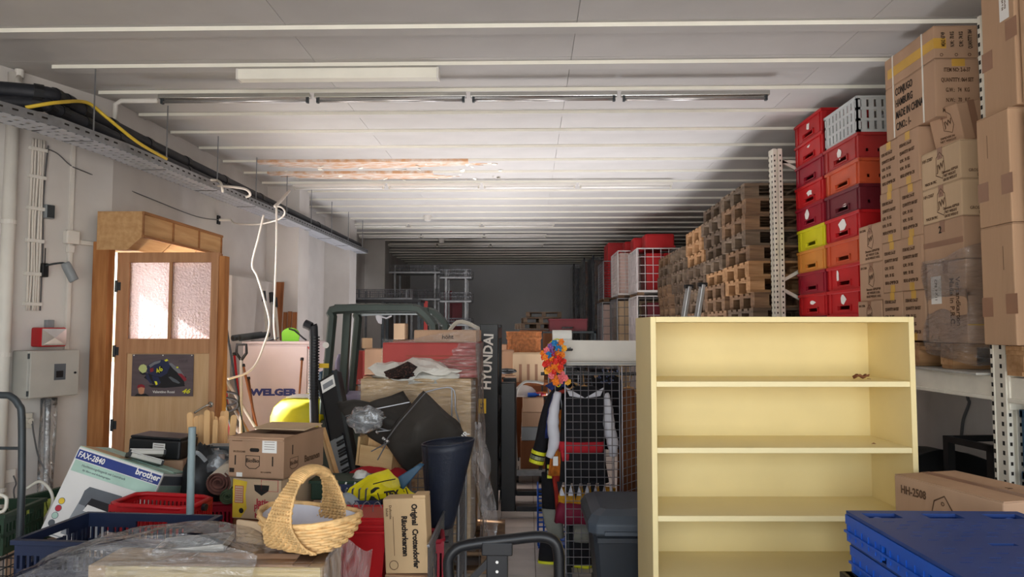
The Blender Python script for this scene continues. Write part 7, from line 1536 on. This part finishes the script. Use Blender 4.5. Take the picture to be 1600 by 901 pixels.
for z0, m in ((880, 'hivis'), (885, 'silverstripe'), (889, 'hivis')): garm('reflective_band', [(z0, 894, 925.5), (z0 + 4, 894, 925.5)], m, o, 5.235, 3, .01, .056)
garm('grey_patch', [(818, 896, 924), (846, 897, 922)], 'cloth_g', o, 5.19, 3, .006, .03); obj('hanger_hook', MB().tube([aty(905, 800, 5.24) - o.location, Vector((0, .02, zr_ - .035 - o.location.z))], .004, 6), 'wire', o)
o = costume('sequin_costume', 'dark costume with shiny blue sequins hanging behind the grid at right', 948, 600, 5.3); garm('body', [(576, 920, 965), (600, 926, 972), (640, 934, 972), (700, 936, 968)], 'fabricd', o, 5.34, 6, .014, .05)
random.seed(9)
for i in range(26): q = aty(random.uniform(935, 968), random.uniform(578, 600), 5.26) - o.location; obj('sequin', MB().cyl(q, q + Vector((.002, -.004, .001)), .008, 7), 'sequin', o, rot=None)
hanger(o, 950, 578, .2, 5.3)
o = costume('brown_coat', 'brown coat hanging at the right end of the costume rail', 980, 620, 5.4); garm('coat', [(606, 972, 990), (625, 966, 998), (680, 966, 1000), (780, 964, 1004)], 'cardx', o, 5.42, 6, .016, .06); hanger(o, 982, 604, .2, 5.4)
o = costume('purple_scarf', 'purple cloth draped behind the flower garland', 862, 600, 5.25); facets('cloth', [aty(x, y, 5.25 + d) - o.location for x, y, d in ((852, 602, 0), (884, 590, 0), (890, 600, -.03), (862, 612, -.04), (868, 600, -.05))], [(0, 1, 4), (1, 2, 4), (2, 3, 4), (3, 0, 4)], 'cloth_b', o, .01, 4, 12)
o = costume('orange_sleeve', 'red and orange cuff glimpsed beside the white collar', 880, 612, 5.06); obj('cuff', MB().tube(smooth_path([aty(x, y, 5.12) - o.location for x, y in ((868, 616), (878, 612), (890, 608))], 4), .014, 8), 'cloth_rr', o, smooth=True); obj('hand', MB().tube([aty(x, y, 5.11) - o.location for x, y in ((886, 609), (893, 607), (896, 603))], .009, 8), 'tan', o, smooth=True)
# flower garland
q = aty(866, 560, 5.0); o = thing('flower_garland', 'bright garland of orange, red, blue and pink cloth flowers hung on the fascia end', 'garland', q)
fm = {n: mat('petal_' + n, c, .6, 0, .12, 20) for n, c in (('orange', '#f08a2c'), ('red', '#e0392e'), ('blue', '#2f80b8'), ('violet', '#8a5aa0'), ('pink', '#ef7f86'), ('yellow', '#f2b43c'))}
def flower_mesh(m):
    mb = MB()
    for k in range(6):
        a = 2 * PI * k / 6; d = Vector((math.cos(a), 0, math.sin(a))); e = Vector((-math.sin(a), 0, math.cos(a)))
        mb.add([Vector((0, 0, 0)), d * .016 + e * .012 + Vector((0, -.010, 0)), d * .027 + Vector((0, -.003, 0)), d * .016 - e * .012 + Vector((0, -.012, 0))], [(0, 1, 2, 3)])
    mb.lathe([(.003, -.008), (.008, 0), (.004, .008)], 6, (0, -.008, 0)); return mb.mesh('flower', m)
fmesh = {k: flower_mesh(v) for k, v in fm.items()}
random.seed(4); pos = []
for t in range(14): pos.append((868 + 5 * math.sin(t), 536 + t * 4.6, ('blue', 'blue', 'blue', 'orange', 'red', 'orange', 'red', 'red', 'orange', 'orange', 'red', 'pink', 'orange', 'orange')[t]))
for t in range(12): pos.append((858 + 4 * math.cos(t * 2), 540 + t * 3.6, ('violet', 'violet', 'pink', 'violet', 'blue', 'orange', 'orange', 'red', 'red', 'pink', 'orange', 'yellow')[t]))
for t in range(13): pos.append((876 + 3 * math.cos(t * 3), 534 + t * 5, ('orange', 'orange', 'yellow', 'orange', 'orange', 'red', 'red', 'red', 'red', 'orange', 'pink', 'pink', 'pink')[t]))
for x, y, c in ((851, 552, 'orange'), (852, 558, 'red'), (856, 565, 'pink'), (862, 572, 'orange'), (884, 590, 'pink'), (887, 596, 'yellow'), (870, 598, 'orange'), (868, 590, 'orange')): pos.append((x, y, c))
for x, y, c in pos: p = aty(x + random.uniform(-2, 2), y, 4.86 + random.uniform(-.03, .03)) - q; obj('flower', fmesh[c], None, o, loc=p, rot=(random.uniform(-.6, .6), random.uniform(0, 6), random.uniform(-.6, .6)))
obj('string', MB().tube(smooth_path([aty(x, y, 4.9) - q for x, y in ((880, 532), (868, 530), (856, 540), (856, 560), (866, 590), (872, 604), (880, 590), (878, 560), (880, 532))], 4), .004, 5), 'yellow', o)
# blue mesh crate at the foot
q = aty(843, 818, 5.6); o = thing('blue_crate', 'blue mesh crate edge peeking left of the trousers', 'crate', (q.x + .12, 5.75, 0)); z1 = aty(843, 770, 5.6).z
obj('mesh_side', mesh_panel(MB(), (-.13, -.1, .02), (1, 0, 0), (0, 0, 1), .26, z1, 6, 12, .006), 'blue', o); obj('mesh_side', mesh_panel(MB(), (-.13, -.1, .02), (0, 1, 0), (0, 0, 1), .26, z1, 6, 12, .006), 'blue', o); obj('base', MB().bx(-.13, .13, -.1, .16, 0, .02), 'blue', o)
# wheelie bin
xb0, yb0 = .36, 4.02; zt = aty(950, 782, 4.05).z - .075; o = thing('wheelie_bin', 'dark grey wheelie bin with a domed lid in front of the grid', 'bin', (.36 + .26, yb0 + .28, 0)); 
obj('body', MB().loft([[Vector((x * s, y * s2, z)) for x, y in ((-.5, -.5), (-.46, -.54), (.46, -.54), (.5, -.5), (.5, .5), (-.5, .5))] for s, s2, z in ((.42, .38, .06), (.51, .5, zt - .12), (.53, .52, zt - .11), (.53, .52, zt - .07))], 6), 'bin', o, bevel=.004)
obj('lid', MB().loft([[Vector((x * s, y * s2 + dy, z)) for x, y in ((-.5, -.42), (-.42, -.5), (.42, -.5), (.5, -.42), (.5, .5), (-.5, .5))] for s, s2, z, dy in ((.575, .58, zt - .10, -.01), (.58, .585, zt - .045, -.01), (.53, .53, zt - .005, .0), (.42, .44, zt + .02, .01))], 6), 'binlid', o, bevel=.008)
obj('lid_lip', MB().bx(-.2, .26, -.315, -.30, zt - .10, zt - .08), 'binlid', o); obj('rib', MB().bx(-.005, .005, -.27, -.262, .1, zt - .12), 'bin', o); obj('lift_bar', MB().bx(-.24, .24, -.29, -.27, zt - .15, zt - .12), 'bin', o, bevel=.004)
for x in (-.2, .2): obj('wheel', MB().cyl((x - .025, .2, .1), (x + .025, .2, .1), .1, 18), 'black', o)
# hand truck handle in the foreground
Yh = 2.35; hp_ = [aty(x, y, Yh) for x, y in ((700, 1000), (702, 905), (701, 875), (712, 858), (735, 850), (800, 842), (845, 838), (866, 846), (873, 866), (874, 905), (874, 1000))]
o = thing('hand_truck', 'black tubular hand truck handle standing upright at the bottom of the frame', 'hand truck', (hp_[5].x, Yh, 0)); L0 = o.location.copy(); hp2 = [p - L0 for p in hp_]; hp2[0].z = .06; hp2[-1].z = .06
obj('handle', MB().tube([hp2[0]] + smooth_path(hp2[1:-1], 5) + [hp2[-1]], .0185, 12), 'blackm', o, smooth=True)
q = aty(777, 851, Yh) - L0; obj('centre_post', MB().bx(q.x - .035, q.x + .035, -.012, .012, .1, q.z), 'blackm', o, bevel=.004); obj('top_bracket', MB().bx(q.x - .05, q.x + .05, -.02, .02, q.z - .03, q.z + .012), 'blackm', o, bevel=.004)
a, b = aty(735, 905, Yh) - L0, aty(772, 868, Yh) - L0; obj('diagonal_brace', MB().beam(a + (a - b) * .3, b, .02, .02), 'blackm', o)
for z in (.25, .55): obj('crossbar', MB().beam((hp2[0].x, 0, z), (hp2[-1].x, 0, z), .02, .03), 'blackm', o)
obj('toe_plate', MB().bx(hp2[0].x, hp2[-1].x, -.2, .0, .02, .03), 'blackm', o)
for x in (hp2[0].x + .03, hp2[-1].x - .03): obj('wheel', MB().cyl((x - .02, .08, .1), (x + .02, .08, .1), .1, 18), 'black', o)
for zz_ in (.02, .05, .08): obj('bolt', MB().cyl((q.x, -.012, q.z - zz_), (q.x, -.016, q.z - zz_), .005, 8), 'chrome', o)
# ================================================================== MIDDLE OF THE HALL
def boxat(label, pl, pr, pt, pb, Y, d, rz=0, m='card', stand=None, **k):
    a, b = aty(pl, pb, Y), aty(pr, pb, Y); z0, z1 = a.z if pb < 630 else .004, aty(pl, pt, Y).z
    return carton(label, ((a.x + b.x) / 2, Y + d / 2, z0), (b.x - a.x, d, z1 - z0), rz, m, k.get('g'), k.get('tp', 'tape'), name=k.get('name', 'carton')), a, b, z0, z1
# shelf table they stand on
q0, q1 = aty(768, 612, 9.6), aty(838, 612, 9.6)
o, a, b, z0, z1 = boxat('light carton with three brown tape stripes in the middle of the hall', 801, 850, 552, 597, 9.0, .5, 0, 'cardl', tp=None)
for u in (-.1, .0, .1): printp('tape_stripe', rectp(.035, (z1 - z0) * .62), 'tape', o, 'front', b.x - a.x, .5, z1 - z0, u - .0, (z1 - z0) * .32)
stp = thing('wooden_table', 'low wooden table under the striped light carton', 'table', ((a.x + b.x) / 2, 9.25, 0)); obj('tabletop', MB().bx(-.3, .3, -.28, .28, z0 - .04, z0 - .003), 'brownboard', stp)
for x in (-.27, .27):
    for y in (-.25, .25): obj('leg', MB().bx(x - .025, x + .025, y - .025, y + .025, 0, z0 - .04), 'brownboard', stp)
o, a, b, z0, z1 = boxat('brown open carton left of the striped carton', 772, 804, 548, 588, 9.2, .4, .12, 'cardd'); o.rotation_euler[1] = rad(-5)
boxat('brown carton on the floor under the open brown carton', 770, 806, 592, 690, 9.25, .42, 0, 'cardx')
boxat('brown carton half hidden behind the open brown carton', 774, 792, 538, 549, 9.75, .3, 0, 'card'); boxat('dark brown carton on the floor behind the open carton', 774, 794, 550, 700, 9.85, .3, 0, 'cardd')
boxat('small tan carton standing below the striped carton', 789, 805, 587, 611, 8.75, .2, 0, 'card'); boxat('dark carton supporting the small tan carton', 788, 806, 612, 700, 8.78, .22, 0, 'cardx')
q = aty(790, 583, 8.6); o = thing('black_pouch', 'black pouch lying on the small tan carton', 'pouch', q + Vector((0, .2, -.015))); blob('body', (0, 0, .03), (.13, .07, .035), 'darkbag', o, .15, 2, 4); obj('zip', MB().tube([(-.1, -.06, .04), (.1, -.06, .045)], .004, 5), 'grey', o)
# wicker hamper
a, b = aty(796, 551, 9.55), aty(842, 551, 9.55); z0, zm, z1 = a.z, aty(800, 529, 9.55).z, aty(800, 518, 9.55).z; w = b.x - a.x
o = thing('wicker_hamper', 'brown wicker hamper with lid on top of the striped carton pile', 'hamper', ((a.x + b.x) / 2, 9.78, z0), rad(-10))
def weave_box(nm, w, d, za, zb):
    mb = MB(); n = int(w / .022); lv = max(3, int((zb - za) / .02))
    for i in range(n):
        x = -w / 2 + w * (i + .5) / n; mb.beam((x, -d / 2 - .004, za), (x, -d / 2 - .004, zb), .008, .006)
    for i in range(int(d / .03)): y = -d / 2 + d * (i + .5) / int(d / .03); mb.beam((w / 2 + .004, y, za), (w / 2 + .004, y, zb), .006, .01); mb.beam((-w / 2 - .004, y, za), (-w / 2 - .004, y, zb), .006, .01)
    obj(nm, MB().bx(-w / 2, w / 2, -d / 2, d / 2, za, zb), 'hamper', o); t = obj(nm + '_weave', mb, 'hamper', o); t['kind'] = 'stuff'
    obj(nm + '_rim', MB().bx(-w / 2 - .012, w / 2 + .012, -d / 2 - .012, d / 2 + .012, zb - .012, zb + .003).bx(-w / 2 - .012, w / 2 + .012, -d / 2 - .012, d / 2 + .012, za, za + .014), 'hamper', o)
weave_box('body', w, .32, 0, zm - z0 - .004); weave_box('lid', w + .02, .34, zm - z0, z1 - z0)
boxat('dark carton carrying the wicker hamper', 797, 846, 553, 700, 9.58, .4, 0, 'cardx')
# stacked pallets far, red crate, shelf clutter
for i in range(3):
    q = aty(836 + 2 * i, 514 - 9 * i, 12.2); place_pallet('d', (q.x + .06 * i, 12.6, q.z), rad(8 - 5 * i), 'dark pallet, %s of the far low stack behind the hamper' % ['lowest', 'middle', 'topmost'][i], 'dark pallets behind the hamper').scale = (.50, 1, .66 if i < 2 else .66)
q = aty(838, 514, 12.2); boxat('tall dark carton under the far dark pallets', 812, 866, 515.5, 640, 12.25, .7, 0, 'cardx')
q = aty(888, 517, 11.5); o = place_crate('crate_maroon', (q.x, 11.75, q.z), 0, 'dark red crate on the far shelf behind the white fascia', None); del o['group']
o = thing('steel_shelf', 'dark steel shelf unit behind the white fascia', 'shelf', (q.x, 11.8, 0))
for zz_ in (q.z - .014, .6): obj('shelf', MB().bx(-.45, .45, -.3, .3, zz_ - .02, zz_ + .01), 'dsteel', o)
for x in (-.43, .43):
    for y in (-.28, .28): obj('post', MB().bx(x - .02, x + .02, y - .02, y + .02, 0, q.z), 'dsteel', o)
# low cart with clutter
Yk = 7.95; a, b = aty(806, 640, Yk), aty(846, 640, Yk); o = thing('cart', 'grey transport cart stacked with boxes behind the costumes', 'cart', ((a.x + b.x) / 2, Yk + .35, 0)); zk = aty(810, 735, Yk).z; w = b.x - a.x + .14
obj('deck', MB().bx(-w / 2, w / 2, -.35, .4, zk - .04, zk), 'lgrey', o); obj('deck_edge', MB().bx(-w / 2 - .02, w / 2, -.38, -.35, zk - .05, zk + .01), 'galv', o)
hx = -w / 2 + .08; obj('hoop', MB().tube(smooth_path([(hx, -.3, zk), (hx - .02, -.3, .9), (hx + .06, -.3, 1.1), (hx + .2, -.3, 1.12), (hx + .3, -.3, 1.1)], 5), .014, 8), 'lgrey', o)
for x in (-w / 2 + .08, w / 2 - .08):
    for y in (-.25, .3): obj('wheel', MB().cyl((x - .02, y, .09), (x + .02, y, .09), .09, 14), 'black', o); obj('fork', MB().bx(x - .03, x + .03, y - .02, y + .02, .09, zk - .04), 'galv', o)
zc_ = zk + .002
for i, (lab, pt, m, dw) in enumerate((('large brown carton at the bottom of the cart', 690, 'cardx', 0), ('grey tub on the brown carton of the cart', 668, 'grey', -.02), ('dark box third up on the cart', 645, 'cardd', -.03), ('flat brown carton on top of the cart load', 622, 'card', -.05))):
    zt_ = aty(825, pt, Yk).z; o = carton(lab, ((a.x + b.x) / 2 + .05, Yk + .34, zc_), (b.x - a.x + dw, .5, zt_ - zc_ - .003), 0, m, None, 'tape' if m != 'grey' else None); zc_ = zt_
q = aty(819, 616, Yk + .1); o = thing('white_hat', 'white rounded hat lying on top of the cart load', 'hat', (q.x, Yk + .3, zc_)); obj('crown', MB().lathe([(.14, 0), (.13, .06), (.09, .1), (.03, .12)], 20), 'beanie', o, smooth=True); obj('brim', MB().lathe([(.16, 0), (.16, .01)], 20), 'beanie', o)
for i, (dx, m, lab) in enumerate(((.10, 'blue', 'blue bottle lying on the cart load'), (.18, 'crate_crimson', 'red bottle lying on the cart load'), (.22, 'cloth_o', 'orange bottle lying on the cart load'))):
    o = thing('bottle', lab, 'bottle', (q.x + dx, Yk + .14 + .07 * i, zc_ + .026), (0, PI / 2, .2 * i)); obj('body', MB().lathe([(.024, -.06), (.025, .03), (.01, .05), (.01, .07)], 12), m, o, smooth=True); obj('cap', MB().lathe([(.012, .07), (.012, .085)], 12), 'paper', o)
# wire shelf with red basket behind the mast
Ys = 9.9; a, b = aty(764, 640, Ys), aty(805, 640, Ys); o = thing('wire_shelf', 'low white wire shelf with dark items seen behind the fork', 'shelf', ((a.x + b.x) / 2, Ys + .2, 0)); w = b.x - a.x
for pz_ in (690, 652, 628): z = aty(780, pz_, Ys).z; obj('tray', MB().bx(-w / 2, w / 2, -.2, .2, z - .02, z), 'lgrey', o); m_ = mesh_panel(MB(), (-w / 2, -.2, z), (1, 0, 0), (0, 0, 1), w, .1, 10, 2, .003); obj('wire_front', m_, 'wirew', o)
for x in (-w / 2, w / 2):
    for y in (-.2, .2): obj('post', MB().cyl((x, y, 0), (x, y, aty(780, 612, Ys).z), .012, 8), 'wirew', o)
z = aty(780, 690, Ys).z; o = sbasket('small red basket on the bottom tray of the wire shelf', ((a.x + b.x) / 2 + .07, Ys + .2, z + .006), .2, .3, .2, 'red', 0, None)
z = aty(780, 652, Ys).z; carton('small dark carton on the middle tray of the wire shelf', ((a.x + b.x) / 2 - .05, Ys + .2, z + .002), (.2, .3, .12), 0, 'cardx')
# ================================================================== CAGES ALONG THE RIGHT
def cage(label, x, y, z, w, d, h, m, nx, nz, fill, group, feet=True):
    o = thing('wire_cage', label, 'cage', (x, y, z), 0, group)
    obj('base', MB().bx(0, w, 0, d, .06, .09), 'pal_b' if m == 'wire' else m, o)
    for xx in (.06, w - .06):
        for yy in (.06, d - .06): obj('foot', MB().bx(xx - .05, xx + .05, yy - .05, yy + .05, 0, .06), 'pal_b', o)
    obj('mesh_front', mesh_panel(MB(), (0, 0, .09), (1, 0, 0), (0, 0, 1), w, h - .09, nx, nz, .005), m, o); obj('mesh_aisle', mesh_panel(MB(), (0, 0, .09), (0, 1, 0), (0, 0, 1), d, h - .09, nx, nz, .005), m, o)
    obj('frame', MB().tube([(0, 0, h), (w, 0, h), (w, d, h), (0, d, h)], .011, 6, closed=True).tube([(0, 0, .06), (0, 0, h)], .011, 6).tube([(w, 0, .06), (w, 0, h)], .011, 6).tube([(0, d, .06), (0, d, h)], .011, 6), m, o)
    return o
def xat(px, y): return aty(px, 450, y).x
G = 'wire cages stacked along the aisle'
zl0 = 1.02
specs = [(996, 11.45, 'wirew', 9, 5, 'white barred cage of red crates nearest the pallet stacks, upper'), (966, 12.55, 'wirew', 9, 12, 'cage boxed in pale pink panels, upper, second from the pallets'), (943, 13.75, 'wire', 8, 14, 'wire cage with tall red crates, upper, third from the pallets')]
for i, (px, y, m, nx, nz, lab) in enumerate(specs):
    zb_ = aty(px, (462, 466, 472)[i], y).z; zt_ = aty(px, (388, 392, 408)[i], y).z; x = xat(px, y)
    lowm = 'wirew' if i == 0 else 'wire'
    o = cage(lab.replace('upper', 'lower').replace('of red crates', 'of dark red crates').replace('with tall red crates', 'of pink cartons'), x - (.02 if i else 0), y, 0.004, 1.15, .95, zb_ - .008, lowm, nx, 14, None, G)
    o = cage(lab, x, y, zb_, 1.15, .95, zt_ - zb_, m, nx, nz, None, G)
    hgt = zt_ - zb_
    if i == 0:
        for k in range(3):
            t_ = thing('plastic_crate', 'tall red crate upright in the white barred cage, %s of three' % ['left', 'middle', 'right'][k], 'crate', (x + .30 + .29 * k, y + .45, zb_ + .092), 0, 'red crates in the barred cage'); obj('shell', MB().bx(-.13, .13, -.3, .3, 0, hgt - .15), 'crate_red', t_, bevel=.01); obj('rim', MB().bx(-.135, .135, -.305, .305, hgt - .2, hgt - .17), 'crate_red', t_)
            t_ = thing('plastic_crate', 'dark red crate in the lower barred cage, %s of three' % ['left', 'middle', 'right'][k], 'crate', (x + .30 + .29 * k, y + .45, .098), 0, 'dark red crates in the lower cage'); obj('shell', MB().bx(-.12, .12, -.3, .3, 0, zb_ - .2), 'crate_maroon', t_, bevel=.01); obj('rim', MB().bx(-.125, .125, -.305, .305, zb_ - .3, zb_ - .26), 'crate_maroon', t_)
        pn = thing('side_board', 'grey white board lining the aisle side of the upper barred cage', 'board', (x + .02, y + .48, zb_ + .092)); obj('board', MB().bx(-.008, .008, -.45, .44, 0, hgt * .8), 'pinkwhite', pn); obj('grey_top', MB().bx(-.009, .009, -.45, .44, hgt * .8, hgt * .9), 'grey', pn)
        pn = thing('side_board', 'white board lining the aisle side of the lower barred cage', 'board', (x + .02, y + .48, .098)); obj('board', MB().bx(-.008, .008, -.45, .44, 0, zb_ - .14), 'pinkwhite', pn); obj('edge', MB().bx(-.009, .009, -.45, -.42, 0, zb_ - .14), 'paper', pn)
    elif i == 1:
        carton('big pale pink carton filling the second upper cage', (x + .56, y + .48, zb_ + .092), (1.04, .86, hgt - .12), 0, 'pinkcart'); carton('light brown carton filling the second lower cage', (x + .52, y + .48, .098), (1.0, .86, zb_ - .14), 0, 'cardl')
    else:
        for k in range(2):
            t_ = thing('plastic_crate', 'tall bright red crate in the third upper cage, %s' % ['near', 'far'][k], 'crate', (x + .3, y + .24 + .42 * k, zb_ + .092), 0, 'tall red crates in the third cage'); obj('shell', MB().bx(-.2, .2, -.18, .18, 0, hgt + .28), 'crate_red', t_, bevel=.02); obj('rim', MB().bx(-.21, .21, -.19, .19, hgt * .5, hgt * .5 + .05), 'crate_red', t_)
        carton('pink carton filling the third lower cage', (x + .53, y + .48, .098), (1.02, .86, zb_ - .14), 0, 'pinkcart')
# red crates above the cages
for i, (px, y, pt, pb) in enumerate(((1001, 11.7, 366, 385), (983, 12.2, 372, 386), (970, 13.0, 378, 391))):
    a = aty(px, pb, y); zt_ = aty(px, pt, y).z
    zb_ = aty((996, 996, 966)[i], (388, 388, 392)[i], (11.45, 11.45, 12.55)[i]).z + .013
    t_ = thing('plastic_crate', 'red crate lying on top of the cages, %s' % ['nearest the pallets', 'second from the pallets', 'farthest of three'][i], 'crate', (a.x + .3, y + .1, zb_), 0, 'red crates on top of the cages'); obj('shell', MB().bx(-.24, .24, -.19, .19, 0, max(.14, zt_ - zb_)), 'crate_red', t_, bevel=.03); obj('rim', MB().bx(-.25, .25, -.2, .2, .02, .05), 'crate_red', t_)
# dark wrapped roll containers
for i, (px, y) in enumerate(((926, 15.2), (912, 16.4), (896, 17.8))):
    x = xat(px, y); z0 = aty(px, 500, y).z; z1 = aty(px, (398, 402, 412)[i], y).z
    o = thing('roll_container', 'tall dark wrapped roll container by the back wall, %s of three' % ['nearest', 'middle', 'farthest'][i], 'roll container', (x, y, 0), 0, 'dark roll containers')
    obj('load', MB().bx(.04, .9, .04, .9, .2, z1 - .1), ('hamper', 'cardx', 'navy')[i] if i else 'cardx', o, bevel=.02); obj('base', MB().bx(0, .95, 0, .95, .14, .18), 'dsteel', o)
    for xx in (0.02, .93):
        for yy in (0.02, .93): obj('post', MB().cyl((xx, yy, .14), (xx, yy, z1), .018, 8), 'dsteel', o); obj('wheel', MB().cyl((xx - .02 * (1 if xx > .5 else -1), yy, .07), (xx + .02, yy, .07), .07, 12), 'black', o)
    obj('mesh_side', mesh_panel(MB(), (0, 0, .2), (0, 1, 0), (0, 0, 1), .95, z1 - .25, 8, 14, .006), 'wired', o)
    obj('dark_film', MB().grid(20, 16, lambda s, t: Vector((-.02 - abs(nz3((s * 6, t * 5, i)).x) * .03 if s < .5 else -.02 + (s - .5) * 1.9, .95 - s * 1.94 if s < .5 else -.03 - abs(nz3((s * 6, t * 5, i)).x) * .03, .25 + t * (z1 - .3)))), 'darkfilm', o, smooth=True)
# ================================================================== FAR LEFT: MESH TROLLEYS
def mtrolley(label, pl, pr, Y, trays, d, group='mesh shelved trolleys at the back'):
    a, b = aty(pl, 450, Y), aty(pr, 450, Y); o = thing('mesh_trolley', label, 'trolley', (a.x, Y, 0), 0, group); w = b.x - a.x; zt_ = 0
    for (pyt, pyb) in trays:
        z = aty(pl, pyb, Y).z; hh_ = aty(pl, pyt, Y).z - z; zt_ = max(zt_, z + hh_)
        obj('tray', MB().bx(-.05, w + .05, 0, d, z - .03, z), 'galv', o); m_ = MB()
        mesh_panel(m_, (-.05, 0, z), (1, 0, 0), (0, 0, 1), w + .1, hh_, int(w / .03), 2, .006); obj('mesh_front', m_, 'wire', o); obj('mesh_back', mesh_panel(MB(), (-.05, d, z), (1, 0, 0), (0, 0, 1), w + .1, hh_, int(w / .08), 2, .005), 'wire', o); obj('tray_edge', MB().bx(-.06, w + .06, -.015, 0, z - .04, z - .005), 'galv', o)
    for x in (.06, w - .06):
        for y in (.05, d - .05): obj('post', MB().bx(x - .02, x + .02, y - .02, y + .02, .08, zt_), 'galv', o); obj('wheel', MB().cyl((x - .02, y, .05), (x + .02, y, .05), .05, 12), 'black', o)
    return o
mtrolley('tall mesh trolley touching the ceiling, left of two at the back', 612, 684, 15.0, [(414, 424), (452, 466)], .7)
mtrolley('tall mesh trolley with three trays, right of two at the back', 692, 732, 14.4, [(421, 432), (457, 469), (497, 506)], .6)
mtrolley('long low mesh trolley at the left of the back corner', 556, 640, 14.2, [(452, 465)], .7)
a, b = aty(552, 470, 13.9), aty(690, 470, 13.9); o = thing('dark_table', 'long dark table in the back left corner under the mesh trolleys', 'table', (a.x, 13.2, 0)); w = b.x - a.x - .3
obj('tabletop', MB().bx(0, w, 0, .5, a.z - .05, a.z), 'black', o)
for x in (.04, w * .5, w - .04):
    for y in (.04, .46): obj('leg', MB().bx(x - .025, x + .025, y - .025, y + .025, 0, a.z - .05), 'dsteel', o)
for i, (px0, px1, pt, pb, Y, m, lab) in enumerate(((694, 706, 454, 496, 16.2, 'crate_maroon', 'dark red panel standing behind the right mesh trolley'), (706, 722, 470, 496, 16.0, 'crate_maroon', 'second dark red panel behind the right mesh trolley'), (660, 668, 470, 492, 13.8, 'redcarton', 'small red box on the far side of the dark table'))):
    a, b = aty(px0, pb, Y), aty(px1, pt, Y); o = thing('red_screen', lab, 'screen', ((a.x + b.x) / 2, Y, 0)); obj('panel', MB().bx(-(b.x - a.x) / 2, (b.x - a.x) / 2, 0, .04, .03, b.z), m, o, bevel=.004); obj('foot', MB().bx(-(b.x - a.x) / 2, (b.x - a.x) / 2, -.15, .2, 0, .03), 'dsteel', o)
# cartons behind the forklift
boxat('light carton with an open flap seen through the forklift guard', 567, 596, 545, 585, 8.9, .4, .1, 'card'); boxat('brown carton under the open-flap carton behind the forklift', 565, 598, 587, 760, 8.92, .45, 0, 'cardd')
boxat('small carton corner above the open-flap carton', 563, 578, 528, 544, 9.1, .2, .3, 'cardl')
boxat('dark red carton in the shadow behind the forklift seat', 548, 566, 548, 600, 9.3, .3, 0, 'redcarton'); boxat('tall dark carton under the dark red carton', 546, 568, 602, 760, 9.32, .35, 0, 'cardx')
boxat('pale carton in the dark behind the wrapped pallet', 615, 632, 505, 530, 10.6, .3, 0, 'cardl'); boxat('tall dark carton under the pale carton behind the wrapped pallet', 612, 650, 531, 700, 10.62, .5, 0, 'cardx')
q = aty(604, 500, 6.3); o = thing('white_rag', 'white rag tied and hanging from the forklift roof', 'rag', aty(590, 495, 6.33)); facets('cloth', [aty(x, y, 6.33) - o.location for x, y in ((587, 493), (597, 493), (592, 505), (597, 506), (588, 499))], [(0, 1, 4), (1, 2, 4), (1, 3, 2)], 'cloth_w', o, .006, 3, 14, .004); obj('knot', MB().tube([aty(x, y, 6.33) - o.location for x, y in ((594, 494), (604, 497), (612, 493))], .008, 6), 'cloth_w', o)
